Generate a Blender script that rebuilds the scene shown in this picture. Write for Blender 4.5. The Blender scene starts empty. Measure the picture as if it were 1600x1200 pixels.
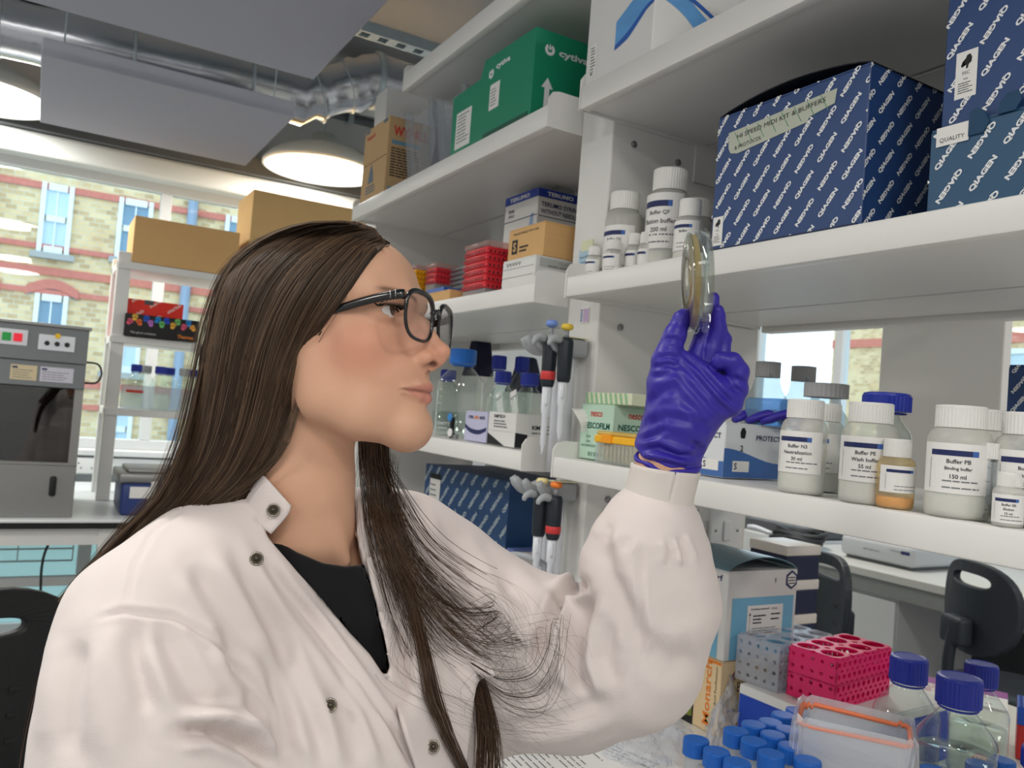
import bpy, bmesh, math, random
import numpy as np
from mathutils import Vector, Matrix

random.seed(7)
rng = np.random.default_rng(7)
SC = bpy.context.scene
COL = SC.collection
PI = math.pi

# ------------------------------------------------------------------ camera
# The room's axes: X runs from the aisle into the island shelving, Y runs
# along the shelving towards the window wall, Z up.  The photograph's two
# vanishing points give the rotation; the eye stands 1.43 m above the floor.
F_PX = 1281.0
EYE = np.array([0.0, 0.0, 1.43])
def _n(v): return v / np.linalg.norm(v)
_d1 = _n(np.array([(55 - 800) / F_PX, -(585 - 600) / F_PX, -1.0]))
_d2 = np.array([(3000 - 800) / F_PX, -(815 - 600) / F_PX, -1.0])
_d2 = _n(_d2 - _d1 * _d2.dot(_d1))
ROT = np.array([_d2, _d1, np.cross(_d2, _d1)])        # camera -> room
cam_data = bpy.data.cameras.new('camera')
cam_data.sensor_fit = 'HORIZONTAL'
cam_data.sensor_width = 36.0
cam_data.lens = 36.0 * F_PX / 1600.0
cam_data.clip_start = 0.05
cam_data.clip_end = 200
cam = bpy.data.objects.new('camera', cam_data)
COL.objects.link(cam)
_m = Matrix([list(r) for r in ROT]).to_4x4()
_m.translation = Vector(EYE)
cam.matrix_world = _m
SC.camera = cam
cam_data.dof.use_dof = True
cam_data.dof.focus_distance = 0.78
cam_data.dof.aperture_fstop = 13.0

def ray(u, v): return ROT @ np.array([(u - 800) / F_PX, -(v - 600) / F_PX, -1.0])
def on_x(u, v, x): r = ray(u, v); return EYE + r * (x / r[0])
def on_y(u, v, y): r = ray(u, v); return EYE + r * (y / r[1])
def on_z(u, v, z): r = ray(u, v); return EYE + r * ((z - EYE[2]) / r[2])
def on_d(u, v, d): return EYE + ray(u, v) * d

# ------------------------------------------------------------------ world, exposure
SC.view_settings.view_transform = 'Standard'
SC.view_settings.look = 'None'
SC.view_settings.exposure = 0.24
SC.view_settings.gamma = 1.0
SC.view_settings.use_curve_mapping = False
W = bpy.data.worlds.new('world'); SC.world = W; W.use_nodes = True
_nt = W.node_tree
_bg = _nt.nodes['Background']
_bg.inputs['Color'].default_value = (0.80, 0.90, 1.0, 1)      # overcast daylight
_bg.inputs['Strength'].default_value = 2.5
LAMP_POWER = 17.0

# ------------------------------------------------------------------ materials
def lin(c):
    return tuple((x / 12.92 if x <= 0.04045 else ((x + 0.055) / 1.055) ** 2.4) for x in c)
def rgb(r, g, b): return lin((r / 255, g / 255, b / 255))
_M = {}
def mat(name, col=(200, 200, 200), rough=0.5, metal=0.0, trans=0.0, ior=1.45, bump=0.0, bscale=200.0, var=0.0,
        vscale=8.0, emit=None, estr=0.0, sss=0.0, alpha=1.0, coat=0.0, stretch=None, spec=0.5, aniso=None):
    if name in _M: return _M[name]
    m = bpy.data.materials.new(name); m.use_nodes = True; _M[name] = m
    nt = m.node_tree; b = nt.nodes['Principled BSDF']
    c = (*rgb(*col), 1)
    b.inputs['Base Color'].default_value = c
    b.inputs['Roughness'].default_value = rough
    b.inputs['Metallic'].default_value = metal
    b.inputs['Transmission Weight'].default_value = trans
    b.inputs['IOR'].default_value = ior
    b.inputs['Alpha'].default_value = alpha
    b.inputs['Coat Weight'].default_value = coat
    b.inputs['Specular IOR Level'].default_value = spec
    if sss:
        b.inputs['Subsurface Weight'].default_value = sss
        b.inputs['Subsurface Radius'].default_value = (0.012, 0.005, 0.003)
        b.inputs['Subsurface Scale'].default_value = 0.6
    if emit is not None:
        b.inputs['Emission Color'].default_value = (*rgb(*emit), 1)
        b.inputs['Emission Strength'].default_value = estr
    if var or bump:
        tc = nt.nodes.new('ShaderNodeTexCoord')
        vec = tc.outputs['Object']
        if stretch is not None:
            mp = nt.nodes.new('ShaderNodeMapping'); mp.inputs['Scale'].default_value = stretch
            nt.links.new(vec, mp.inputs['Vector']); vec = mp.outputs['Vector']
        if var:
            nz = nt.nodes.new('ShaderNodeTexNoise'); nz.inputs['Scale'].default_value = vscale
            nz.inputs['Detail'].default_value = 4
            nt.links.new(vec, nz.inputs['Vector'])
            mx = nt.nodes.new('ShaderNodeMix'); mx.data_type = 'RGBA'
            mx.inputs[6].default_value = tuple(x * (1 - var) for x in c[:3]) + (1,)
            mx.inputs[7].default_value = tuple(min(1, x * (1 + var)) for x in c[:3]) + (1,)
            nt.links.new(nz.outputs['Fac'], mx.inputs[0]); nt.links.new(mx.outputs[2], b.inputs['Base Color'])
        if bump:
            nb = nt.nodes.new('ShaderNodeTexNoise'); nb.inputs['Scale'].default_value = bscale
            nb.inputs['Detail'].default_value = 3
            nt.links.new(vec, nb.inputs['Vector'])
            bp = nt.nodes.new('ShaderNodeBump'); bp.inputs['Strength'].default_value = bump
            bp.inputs['Distance'].default_value = 0.002
            nt.links.new(nb.outputs['Fac'], bp.inputs['Height']); nt.links.new(bp.outputs['Normal'], b.inputs['Normal'])
    return m

def glass(name, col=(240, 248, 246), rough=0.02, ior=1.3):
    """thin clear wall: part see-through, part gloss, so light still gets inside"""
    if name in _M: return _M[name]
    m = bpy.data.materials.new(name); m.use_nodes = True; _M[name] = m
    nt = m.node_tree; nt.nodes.clear()
    o = nt.nodes.new('ShaderNodeOutputMaterial'); tr = nt.nodes.new('ShaderNodeBsdfTransparent')
    tr.inputs['Color'].default_value = (*rgb(*col), 1)
    gl = nt.nodes.new('ShaderNodeBsdfGlossy'); gl.inputs['Roughness'].default_value = rough
    gl.inputs['Color'].default_value = (1, 1, 1, 1)
    lw = nt.nodes.new('ShaderNodeLayerWeight'); lw.inputs['Blend'].default_value = .5
    pw = nt.nodes.new('ShaderNodeMath'); pw.operation = 'POWER'; pw.inputs[1].default_value = 4.0
    fr = nt.nodes.new('ShaderNodeMath'); fr.operation = 'MULTIPLY_ADD'; fr.inputs[1].default_value = .85; fr.inputs[2].default_value = ((ior - 1) / (ior + 1)) ** 2 * 2
    nt.links.new(lw.outputs['Facing'], pw.inputs[0]); nt.links.new(pw.outputs[0], fr.inputs[0])
    mx = nt.nodes.new('ShaderNodeMixShader')
    nt.links.new(fr.outputs[0], mx.inputs[0]); nt.links.new(tr.outputs[0], mx.inputs[1]); nt.links.new(gl.outputs[0], mx.inputs[2])
    nt.links.new(mx.outputs[0], o.inputs['Surface'])
    return m

def film(name, col=(235, 238, 242), dens=0.35, rough=0.25):
    """cloudy thin plastic: see-through mixed with a pale glossy skin"""
    if name in _M: return _M[name]
    m = bpy.data.materials.new(name); m.use_nodes = True; _M[name] = m
    nt = m.node_tree; b = nt.nodes['Principled BSDF']; o = nt.nodes['Material Output']
    b.inputs['Base Color'].default_value = (*rgb(*col), 1); b.inputs['Roughness'].default_value = rough
    tr = nt.nodes.new('ShaderNodeBsdfTransparent'); tr.inputs['Color'].default_value = (*rgb(*[min(255, c + 12) for c in col]), 1)
    mx = nt.nodes.new('ShaderNodeMixShader'); mx.inputs[0].default_value = dens
    nt.links.new(tr.outputs[0], mx.inputs[1]); nt.links.new(b.outputs[0], mx.inputs[2]); nt.links.new(mx.outputs[0], o.inputs['Surface'])
    return m

# ------------------------------------------------------------------ mesh building
def rotz(a): return np.array([[math.cos(a), -math.sin(a), 0], [math.sin(a), math.cos(a), 0], [0, 0, 1.0]])
def rotx(a): return np.array([[1.0, 0, 0], [0, math.cos(a), -math.sin(a)], [0, math.sin(a), math.cos(a)]])
def roty(a): return np.array([[math.cos(a), 0, math.sin(a)], [0, 1.0, 0], [-math.sin(a), 0, math.cos(a)]])

class MB:
    """collects shapes, then links them as one mesh object"""
    def __init__(s): s.v = []; s.f = []; s.mi = []; s.n = 0
    def add(s, v, f, mi=0):
        v = np.asarray(v, float).reshape(-1, 3)
        s.v.append(v)
        for q in f: s.f.append(tuple(int(i) + s.n for i in q)); s.mi.append(mi)
        s.n += len(v); return s
    def box(s, x0, x1, y0, y1, z0, z1, mi=0, m=None):
        v = np.array([[x, y, z] for z in (z0, z1) for y in (y0, y1) for x in (x0, x1)], float)
        if m is not None: v = v @ m.T
        return s.add(v, [(0, 2, 3, 1), (4, 5, 7, 6), (0, 1, 5, 4), (2, 6, 7, 3), (0, 4, 6, 2), (1, 3, 7, 5)], mi)
    def rbox(s, x0, x1, y0, y1, z0, z1, r, seg=2, mi=0):
        bm = bmesh.new()
        bmesh.ops.create_cube(bm, size=1)
        for w in bm.verts:
            w.co = Vector(((x0 + x1) / 2 + w.co.x * (x1 - x0), (y0 + y1) / 2 + w.co.y * (y1 - y0), (z0 + z1) / 2 + w.co.z * (z1 - z0)))
        bmesh.ops.bevel(bm, geom=bm.edges[:], offset=r, segments=seg, profile=0.5, affect='EDGES')
        bm.verts.index_update()
        s.add([w.co[:] for w in bm.verts], [[w.index for w in q.verts] for q in bm.faces], mi); bm.free(); return s
    def lathe(s, prof, seg=28, c=(0, 0, 0), mi=0, sq=0.0, mi_from=None, cap=True):
        """prof: list of (r, z) bottom to top; sq squares the section"""
        base = s.n; rings = []
        for r, z in prof:
            pts = []
            for k in range(seg):
                a = 2 * PI * k / seg
                rr = r
                if sq: rr = r * (1 + sq * (math.cos(4 * a) * -0.5 + 0.5) ** 1.5 * 0.414)
                pts.append((c[0] + rr * math.cos(a), c[1] + rr * math.sin(a), c[2] + z))
            rings.append(pts)
        v = [p for rg in rings for p in rg]; f = []; mis = []
        for i in range(len(prof) - 1):
            for k in range(seg):
                k2 = (k + 1) % seg
                f.append((i * seg + k, i * seg + k2, (i + 1) * seg + k2, (i + 1) * seg + k))
        if cap:
            if prof[0][0] > 1e-5: f.append(tuple(range(seg - 1, -1, -1)))
            if prof[-1][0] > 1e-5: f.append(tuple((len(prof) - 1) * seg + k for k in range(seg)))
        return s.add(v, f, mi)
    def tube(s, pts, rad, seg=8, mi=0, cap=True, flat=1.0, up=None):
        pts = [np.asarray(p, float) for p in pts]; n = len(pts)
        rad = [rad] * n if np.isscalar(rad) else rad
        v = []; f = []
        ref = np.array([0, 0, 1.0]) if up is None else np.asarray(up, float)
        for i in range(n):
            t = _n(pts[min(i + 1, n - 1)] - pts[max(i - 1, 0)] + 1e-12)
            a = np.cross(t, ref)
            if np.linalg.norm(a) < 1e-3: a = np.cross(t, np.array([1.0, 0.1, 0]))
            a = _n(a); b = np.cross(a, t)
            if up is None: ref = b
            for k in range(seg):
                q = 2 * PI * k / seg
                v.append(pts[i] + rad[i] * (math.cos(q) * a + flat * math.sin(q) * b))
        for i in range(n - 1):
            for k in range(seg):
                k2 = (k + 1) % seg
                f.append((i * seg + k, i * seg + k2, (i + 1) * seg + k2, (i + 1) * seg + k))
        if cap: f.append(tuple(range(seg - 1, -1, -1))); f.append(tuple((n - 1) * seg + k for k in range(seg)))
        return s.add(v, f, mi)
    def prism(s, poly, z0, z1, mi=0, m=None, o=None):
        """closed outline in x, y pulled from z0 to z1"""
        n = len(poly)
        v = np.array([(p[0], p[1], z) for z in (z0, z1) for p in poly], float)
        if m is not None: v = v @ np.asarray(m).T
        if o is not None: v = v + np.asarray(o)
        return s.add(v, [tuple(range(n - 1, -1, -1)), tuple(range(n, 2 * n))] + [(i, (i + 1) % n, n + (i + 1) % n, n + i) for i in range(n)], mi)
    def quad(s, a, b, c, d, mi=0): return s.add([a, b, c, d], [(0, 1, 2, 3)], mi)
    def move(s, m=None, o=None):
        for i in range(len(s.v)):
            if m is not None: s.v[i] = s.v[i] @ np.asarray(m).T
            if o is not None: s.v[i] = s.v[i] + np.asarray(o)
        return s
    def build(s, name, mats, parent=None, smooth=False, bevel=0.0):
        me = bpy.data.meshes.new(name)
        V = np.concatenate(s.v) if s.v else np.zeros((0, 3))
        me.from_pydata(V.tolist(), [], s.f)
        if not isinstance(mats, (list, tuple)): mats = [mats]
        for m in mats: me.materials.append(m)
        me.polygons.foreach_set('material_index', s.mi)
        if smooth is True: me.polygons.foreach_set('use_smooth', [True] * len(s.f))
        me.update()
        o = bpy.data.objects.new(name, me); COL.objects.link(o)
        if parent is not None: o.parent = parent
        if smooth == 'auto':
            me.polygons.foreach_set('use_smooth', [True] * len(s.f))
            md = o.modifiers.new('edge_split', 'EDGE_SPLIT'); md.split_angle = math.radians(35)
        if bevel:
            md = o.modifiers.new('bevel', 'BEVEL'); md.width = bevel; md.segments = 2; md.limit_method = 'ANGLE'
            md.angle_limit = math.radians(40)
        return o

def tag(o, label, cat, group=None, kind=None):
    o['label'] = label; o['category'] = cat
    if group: o['group'] = group
    if kind: o['kind'] = kind
    return o
def struct(o, label=None, cat=None):
    o['kind'] = 'structure'
    if label: o['label'] = label
    if cat: o['category'] = cat
    return o
def thing(name, label, cat, loc=(0, 0, 0), rz=0.0, group=None):
    o = bpy.data.objects.new(name, None); COL.objects.link(o)
    o.empty_display_size = 0.02
    o.location = [float(x) for x in loc]; o.rotation_euler = (0, 0, rz)
    return tag(o, label, cat, group)
def dup(root, loc, rz=None, label=None):
    """a copy of a thing with copies of its parts and sub-parts"""
    r = root.copy(); COL.objects.link(r); r.location = [float(x) for x in loc]
    if rz is not None: r.rotation_euler = (0, 0, rz)
    if label: r['label'] = label
    for ch in list(root.children):
        c = ch.copy(); COL.objects.link(c); c.parent = r
        for g in list(ch.children):
            d = g.copy(); COL.objects.link(d); d.parent = c
    return r

# lettering: outlines of the built-in font, flattened to plain mesh data
_TS = bpy.data.scenes.new('lettering_workshop')
_TC = {}
def glyphs(s, bold=0.0):
    k = (s, bold)
    if k in _TC: return _TC[k]
    cu = bpy.data.curves.new('t', 'FONT'); cu.body = s; cu.size = 1.0; cu.resolution_u = 2
    cu.offset = bold; cu.align_x = 'CENTER'; cu.align_y = 'CENTER'; cu.fill_mode = 'FRONT'
    o = bpy.data.objects.new('t', cu); _TS.collection.objects.link(o)
    _TS.view_layers[0].update()
    dg = _TS.view_layers[0].depsgraph
    me = o.evaluated_get(dg).to_mesh()
    v = np.array([w.co[:] for w in me.vertices]).reshape(-1, 3); f = [tuple(p.vertices) for p in me.polygons]
    o.evaluated_get(dg).to_mesh_clear()
    bpy.data.objects.remove(o); bpy.data.curves.remove(cu)
    if len(v):
        v[:, 0] -= (v[:, 0].min() + v[:, 0].max()) / 2; v[:, 1] -= (v[:, 1].min() + v[:, 1].max()) / 2
    _TC[k] = (v, f); return v, f
def put_text(mb, s, c, size, w=None, ang=0.0, plane='xz', y=0.0, mi=0, bold=0.0):
    """letters of height `size`, centred at c=(a,b), on a face: 'xz' looks to -y, 'yz' looks to +x, 'xy' looks up; w fixes the width"""
    v, f = glyphs(s, bold)
    if not len(v): return
    h = max(v[:, 1].max() - v[:, 1].min(), 1e-6); wd = max(v[:, 0].max() - v[:, 0].min(), 1e-6)
    sy = size / h; sx = sy if w is None else w / wd
    p = np.stack([v[:, 0] * sx, v[:, 1] * sy], 1)
    ca, sa = math.cos(ang), math.sin(ang)
    p = p @ np.array([[ca, sa], [-sa, ca]]) + np.array(c)
    if plane == 'xz': q = np.stack([p[:, 0], np.full(len(p), y), p[:, 1]], 1)
    elif plane == 'yz': q = np.stack([np.full(len(p), y), p[:, 0], p[:, 1]], 1)
    else: q = np.stack([p[:, 0], p[:, 1], np.full(len(p), y)], 1)
    mb.add(q, f, mi)
def put_rect(mb, x0, x1, z0, z1, plane='xz', y=0.0, mi=0):
    if plane == 'xz': mb.quad((x0, y, z0), (x1, y, z0), (x1, y, z1), (x0, y, z1), mi)
    elif plane == 'yz': mb.quad((y, x0, z0), (y, x1, z0), (y, x1, z1), (y, x0, z1), mi)
    else: mb.quad((x0, z0, y), (x1, z0, y), (x1, z1, y), (x0, z1, y), mi)
def put_lines(mb, x0, x1, ztop, n, step, th, plane='xz', y=0.0, mi=0, ragged=0.5, seed=1):
    r = random.Random(seed)
    for k in range(n):
        e = x0 + (x1 - x0) * (1 - ragged * r.random())
        z = ztop - k * step; a = x0
        while a < e:                       # words
            b = min(e, a + (x1 - x0) * r.uniform(0.08, 0.22)); put_rect(mb, a, b, z - th, z, plane, y, mi); a = b + (x1 - x0) * 0.025

RZ = -PI / 2       # shelf things: local x = along the shelf to the right, local y = into the shelf
# ================================================================== the room
M_wall = mat('wall_paint', (205, 207, 208), 0.85, var=0.03, vscale=3, bump=0.05, bscale=80)
M_ceil = mat('ceiling_paint', (178, 180, 184), 0.9, var=0.03, vscale=2)
M_floor = mat('grey_vinyl_floor', (150, 152, 156), 0.45, var=0.08, vscale=30)
M_white = mat('white_powder_coat', (232, 231, 228), 0.38, var=0.012, vscale=5)
M_trim = mat('window_frame_white', (222, 226, 228), 0.45, var=0.02)
M_glass = glass('window_glass', (236, 244, 247), 0.0, 1.25)
WY, WX, ZC = 4.86, 4.05, 3.25          # window wall, side window wall, ceiling
X0, Y0 = -3.2, -3.4
def wallbox(name, *a, m=M_wall):
    return struct(MB().box(*a).build(name, m))
wallbox('floor', X0, WX + .2, Y0, WY + .2, -.1, 0, m=M_floor)
wallbox('ceiling', X0, WX + .2, Y0, WY + .2, ZC, ZC + .12, m=M_ceil)
wallbox('wall_back', X0, WX + .2, Y0 - .12, Y0, 0, ZC)
wallbox('wall_left', X0 - .12, X0, Y0, WY + .2, 0, ZC)
# wall with the street windows (seen at the left): sill wall, head wall, pier
HEAD = 2.545; SILL = 1.06
mb = MB().box(X0, WX + .2, WY, WY + .25, .86, SILL - .03).box(X0, WX + .2, WY, WY + .25, 0, .08).box(1.9, WX + .2, WY, WY + .25, .08, .86).box(X0, WX + .2, WY, WY + .25, HEAD, ZC).box(1.9, WX + .2, WY, WY + .25, SILL - .03, HEAD)
struct(mb.build('wall_front', M_wall))
# side wall with windows (seen through the shelving)
mb = MB().box(WX, WX + .25, Y0, WY, 0, 1.1).box(WX, WX + .25, Y0, WY, 2.45, ZC).box(WX, WX + .25, Y0, 1.0, 1.1, 2.45)
struct(mb.build('wall_right', M_wall))
M_sock = mat('socket_plastic', (238, 240, 240), 0.35)
M_black = mat('black_plastic', (22, 23, 25), 0.4, bump=0.05, bscale=400)
def window(name, axis, a0, a1, z0, z1, pos, bars, cross):
    root = bpy.data.objects.new(name, None); COL.objects.link(root); root['kind'] = 'structure'
    def bx(p0, p1, q0, q1, d0, d1, nm, m=M_trim):
        b = MB()
        if axis == 'x': b.box(p0, p1, pos + d0, pos + d1, q0, q1)
        else: b.box(pos + d0, pos + d1, p0, p1, q0, q1)
        return b.build(nm, m, root, bevel=.004)
    t = .055
    bx(a0, a1, z1 - t, z1, .06, .13, 'head_rail'); bx(a0, a1, z0, z0 + t, .06, .13, 'bottom_rail')
    for x in bars: bx(x - t / 2, x + t / 2, z0 + t, z1 - t, .06, .13, 'mullion')
    for z in cross: bx(a0, a1, z - .02, z + .02, .065, .12, 'transom')
    bx(a0, a1, z0 - .03, z0, -.06, .06, 'window_sill')
    for p, q in zip(bars[:-1], bars[1:]): bx(p + t / 2, q - t / 2, z0 + t, z1 - t, .09, .096, 'pane', M_glass)
    return root
window('window_1', 'x', X0, 1.9, SILL, HEAD, WY, [X0 + .03, -1.9, -.7, .55, 1.87], [])
window('window_2', 'y', 1.0, WY, 1.1, 2.45, WX, [1.03, 1.9, 2.75, 3.25, 3.9, 4.83], [])
def frosted():
    m = bpy.data.materials.new('frosted_pane'); m.use_nodes = True; nt = m.node_tree; o = nt.nodes['Material Output']; b = nt.nodes['Principled BSDF']
    b.inputs['Base Color'].default_value = (*rgb(214, 236, 244), 1); b.inputs['Roughness'].default_value = .4
    tl = nt.nodes.new('ShaderNodeBsdfTranslucent'); tl.inputs['Color'].default_value = (*rgb(206, 236, 246), 1); mx = nt.nodes.new('ShaderNodeMixShader'); mx.inputs[0].default_value = .8
    nt.links.new(b.outputs[0], mx.inputs[1]); nt.links.new(tl.outputs[0], mx.inputs[2]); nt.links.new(mx.outputs[0], o.inputs['Surface']); return m
_keep = M_glass; M_glass = frosted()
window('window_3', 'x', X0, 1.9, .09, .86, WY, [X0 + .03, -1.9, -.7, .55, 1.87], [])
M_glass = _keep
# roller-blind boxes and grey lintel band over the street window
M_blind = mat('pale_blind', (206, 210, 208), 0.6, var=.02)
b = MB().rbox(X0 + .02, 1.88, WY - .10, WY + .02, HEAD - .02, HEAD + .10, .02); struct(b.build('trim_1', M_blind), 'long pale roller blind box above the street window', 'blind')
M_dark = mat('dark_grey_paint', (92, 96, 100), 0.6, var=.04)
b = MB().box(X0 + .02, 1.95, WY - .14, WY - .02, HEAD + .10, HEAD + .20); struct(b.build('trim_2', M_dark))
# sockets and trunking along the street window wall
b = MB().rbox(-.6, 1.6, WY - .05, WY, .93, 1.02, .006); struct(b.build('trim_3', M_trim), 'white socket trunking under the street window', 'trunking')
t = thing('wall_socket', 'white double socket on the trunking beside the steel cabinet', 'socket', (.27, WY - .05, .975))
MB().rbox(-.075, .075, -.008, 0, -.04, .04, .003).build('plate', M_sock, t)
for dx in (-.037, .037):
    h = MB()
    for ox, oz in ((0, .014), (-.012, -.01), (.012, -.01)): h.box(dx + ox - .003, dx + ox + .003, -.0095, -.0075, oz - .004, oz + .004)
    h.build('pin_holes', M_black, t)

# ------------------------------------------------------------------ the brick houses outside
def brick_mat():
    m = bpy.data.materials.new('london_stock_brick'); m.use_nodes = True
    nt = m.node_tree; b = nt.nodes['Principled BSDF']; b.inputs['Roughness'].default_value = .9
    tc = nt.nodes.new('ShaderNodeTexCoord'); mp = nt.nodes.new('ShaderNodeMapping')
    mp.inputs['Rotation'].default_value = (PI / 2, 0, 0)
    br = nt.nodes.new('ShaderNodeTexBrick'); br.inputs['Scale'].default_value = 4.4
    br.inputs['Color1'].default_value = (*rgb(224, 202, 156), 1); br.inputs['Color2'].default_value = (*rgb(172, 144, 102), 1)
    br.inputs['Mortar'].default_value = (*rgb(206, 200, 178), 1); br.inputs['Mortar Size'].default_value = .02
    br.inputs['Bias'].default_value = -.3
    nz = nt.nodes.new('ShaderNodeTexNoise'); nz.inputs['Scale'].default_value = 3.0; nz.inputs['Detail'].default_value = 6
    mx = nt.nodes.new('ShaderNodeMix'); mx.data_type = 'RGBA'; mx.blend_type = 'OVERLAY'; mx.inputs[0].default_value = .55
    nt.links.new(tc.outputs['Object'], mp.inputs['Vector']); nt.links.new(mp.outputs[0], br.inputs['Vector'])
    nt.links.new(tc.outputs['Object'], nz.inputs['Vector'])
    nt.links.new(br.outputs['Color'], mx.inputs[6]); nt.links.new(nz.outputs['Fac'], mx.inputs[7]); nt.links.new(mx.outputs[2], b.inputs['Base Color'])
    return m
M_brick = brick_mat()
M_red = mat('red_brick_band', (200, 124, 110), .9, var=.25, vscale=25)
M_bwin = mat('house_window_paint', (226, 236, 240), .5)
M_bpane = mat('house_window_pane', (118, 150, 172), .15, var=.3, vscale=2)
M_curt = mat('net_curtain', (190, 214, 226), .8, var=.12, vscale=14, stretch=(6, 1, .4))
M_bsill = mat('stone_sill', (168, 172, 170), .8, var=.1)
HY = 11.0
def house(name, label, place, bands, wins, pipes, L):
    """a terrace front: local x along the street, local y towards us is 0, z up"""
    r = thing(name, label, 'building', *place)
    MB().box(L[0], L[1], 0, .5, -3, 9).build('wall', M_brick, r)
    for z0, z1 in bands: MB().box(L[0], L[1], -.03, 0, z0, z1).build('brick_band', M_red, r)
    for (x0, x1, z0, z1, arch, curt) in wins:
        g = MB()
        g.box(x0, x0 + .05, -.05, 0, z0, z1).box(x1 - .05, x1, -.05, 0, z0, z1).box(x0 + .07, x1 - .07, -.05, 0, z1 - .08, z1).box(x0 + .07, x1 - .07, -.05, 0, z0, z0 + .08)
        zm = (z0 + z1) / 2; g.box(x0 + .07, x1 - .07, -.045, 0, zm - .035, zm + .035)
        g.box((x0 + x1) / 2 - .008, (x0 + x1) / 2 + .008, -.035, 0, z0 + .08, z1 - .08)
        w = g.build('window', M_bwin, r)
        MB().box(x0 + .05, x1 - .05, -.018, -.002, z0 + .08, zm - .035).build('pane', M_curt if curt else M_bpane, w)
        MB().box(x0 + .05, x1 - .05, -.026, -.010, zm + .035, z1 - .08).build('pane', M_curt if curt else M_bpane, w)
        MB().box(x0 - .06, x1 + .06, -.10, 0, z0 - .07, z0).build('window_sill', M_bsill, w)
        if arch:
            n = 9; p = []
            for k in range(n + 1):
                q = k / n; p.append((x0 - .1 + (x1 - x0 + .2) * q, z1 - .03 + .10 * math.sin(PI * q)))
            poly = p + [(x, z + .11) for x, z in reversed(p)]
            a = MB(); m3 = np.array([[1, 0, 0], [0, 0, 1], [0, 1, 0.0]]); a.prism(poly, -.04, 0, m=m3)
            a.build('arch', M_red, w)
            fill = [(x0, z1)] + [(x, z) for x, z in p] + [(x1, z1)]
            a = MB(); a.prism(fill, -.02, 0, m=m3); a.build('arch_head', M_bpane, w)
    for x, m in pipes: MB().tube([(x, -.08, -3), (x, -.08, 9)], .06, 8).build('drainpipe', m, r)
    return r
def hx(u, v): p = on_y(u, v, HY); return p[0], p[2]
def hz(u, v): return on_y(u, v, HY)[2]
def hwin(u0, v0, u1, v1, arch=False, curt=True):
    a = on_y(u0, v1, HY); b_ = on_y(u1, v0, HY); return (a[0], b_[0], a[2], b_[2], arch, curt)
M_pipe = mat('blue_grey_pipe', (140, 160, 182), .6)
house('brick_house', 'yellow stock brick house with red bands across the street', ((0, HY, 0), 0),
      [(hz(100, 394), hz(100, 386)), (hz(90, 432), hz(90, 420)), (hz(90, 462), hz(90, 454)), (hz(150, 310), hz(150, 300)), (hz(130, 606), hz(130, 596)), (hz(130, 640), hz(130, 632))],
      [hwin(56, 294, 117, 393), hwin(178, 318, 240, 402, False, False), hwin(45, 464, 107, 560, True, False), hwin(162, 478, 225, 580),
       hwin(150, 637, 208, 704), hwin(345, 345, 400, 420, False, False), hwin(-60, 270, -5, 372), hwin(-75, 450, -15, 540, True, False)],
      [(on_y(275, 600, HY)[0], M_pipe)], (-14, 11))
house('brick_house', 'brick house seen through the side window behind the shelving', ((13.0, 0, 0), -PI / 2),
      [(1.0, 1.15), (3.1, 3.25), (3.6, 3.7)],
      [(-9.3, -8.3, 1.5, 3.0, False, True), (-7.3, -6.3, 1.5, 3.0, False, True), (-5.0, -4.0, 1.5, 3.0, False, True)], [], (-10.4, 4))
gr = struct(MB().box(-30, 40, 5.2, 60, -3.1, -3.0).box(4.4, 40, -30, 5.2, -3.1, -3.0).build('street', mat('asphalt', (150, 152, 152), .9, var=.1)))

# ------------------------------------------------------------------ ceiling: rafts, ducts, trays, lamps
M_raft = mat('acoustic_raft_grey', (182, 184, 198), .9, bump=.12, bscale=500, var=.015)
M_foil = mat('aluminium_foil_wrap', (205, 208, 214), .22, metal=1.0, bump=.9, bscale=16, var=.1, vscale=5)
M_galv = mat('galvanised_steel', (190, 202, 208), .42, metal=.55, var=.12, vscale=22, bump=.05, bscale=40)
M_cable = mat('dark_cable', (40, 42, 45), .5)
def raft(label, x0, x1, y0, y1, z, th):
    r = thing('acoustic_ceiling_panel', label, 'ceiling panel', ((x0 + x1) / 2, (y0 + y1) / 2, z), group='hanging acoustic panels')
    a, c = (x1 - x0) / 2, (y1 - y0) / 2
    MB().rbox(-a, a, -c, c, 0, th, .004).build('panel', M_raft, r)
    for sx in (-1, 1):
        for sy in (-1, 1):
            MB().tube([(sx * a * .85, sy * c * .8, th), (sx * a * .85, sy * c * .8, ZC - z)], .003, 6).build('hanging_wire', M_galv, r)
    return r
zr = 2.46
pA = on_z(62, 193, zr); pB = on_z(385, 258, zr); pC = on_z(75, 88, zr)
raft('smaller grey acoustic panel hanging nearer the street window', pA[0], pB[0], pC[1], (pA[1] + pB[1]) / 2, zr, .06)
qA = on_z(490, 125, zr + .02)
raft('large grey acoustic panel hanging nearest overhead', -.12, qA[0], .9, qA[1], zr + .02, .06)
def duct(name, label, pts, rad, m=M_foil, sub=10, wob=.012, seg=20):
    r = thing(name, label, 'duct', pts[0])
    P = [np.array(p, float) - np.array(pts[0], float) for p in pts]; out = []; rr = []
    for a, c in zip(P[:-1], P[1:]):
        for k in range(sub): out.append(a + (c - a) * k / sub); rr.append(rad + random.uniform(-wob, wob))
    out.append(P[-1]); rr.append(rad)
    MB().tube(out, rr, seg).build('duct_wall', m, r, smooth=True)
    for k in range(2, len(out) - 1, 4):
        MB().tube([out[k] * .995 + out[k + 1] * .005 - (out[k + 1] - out[k]) * .05, out[k] + (out[k + 1] - out[k]) * .05], rr[k] + .008, seg).build('clamp_band', M_galv, r, smooth=True)
    return r
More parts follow.
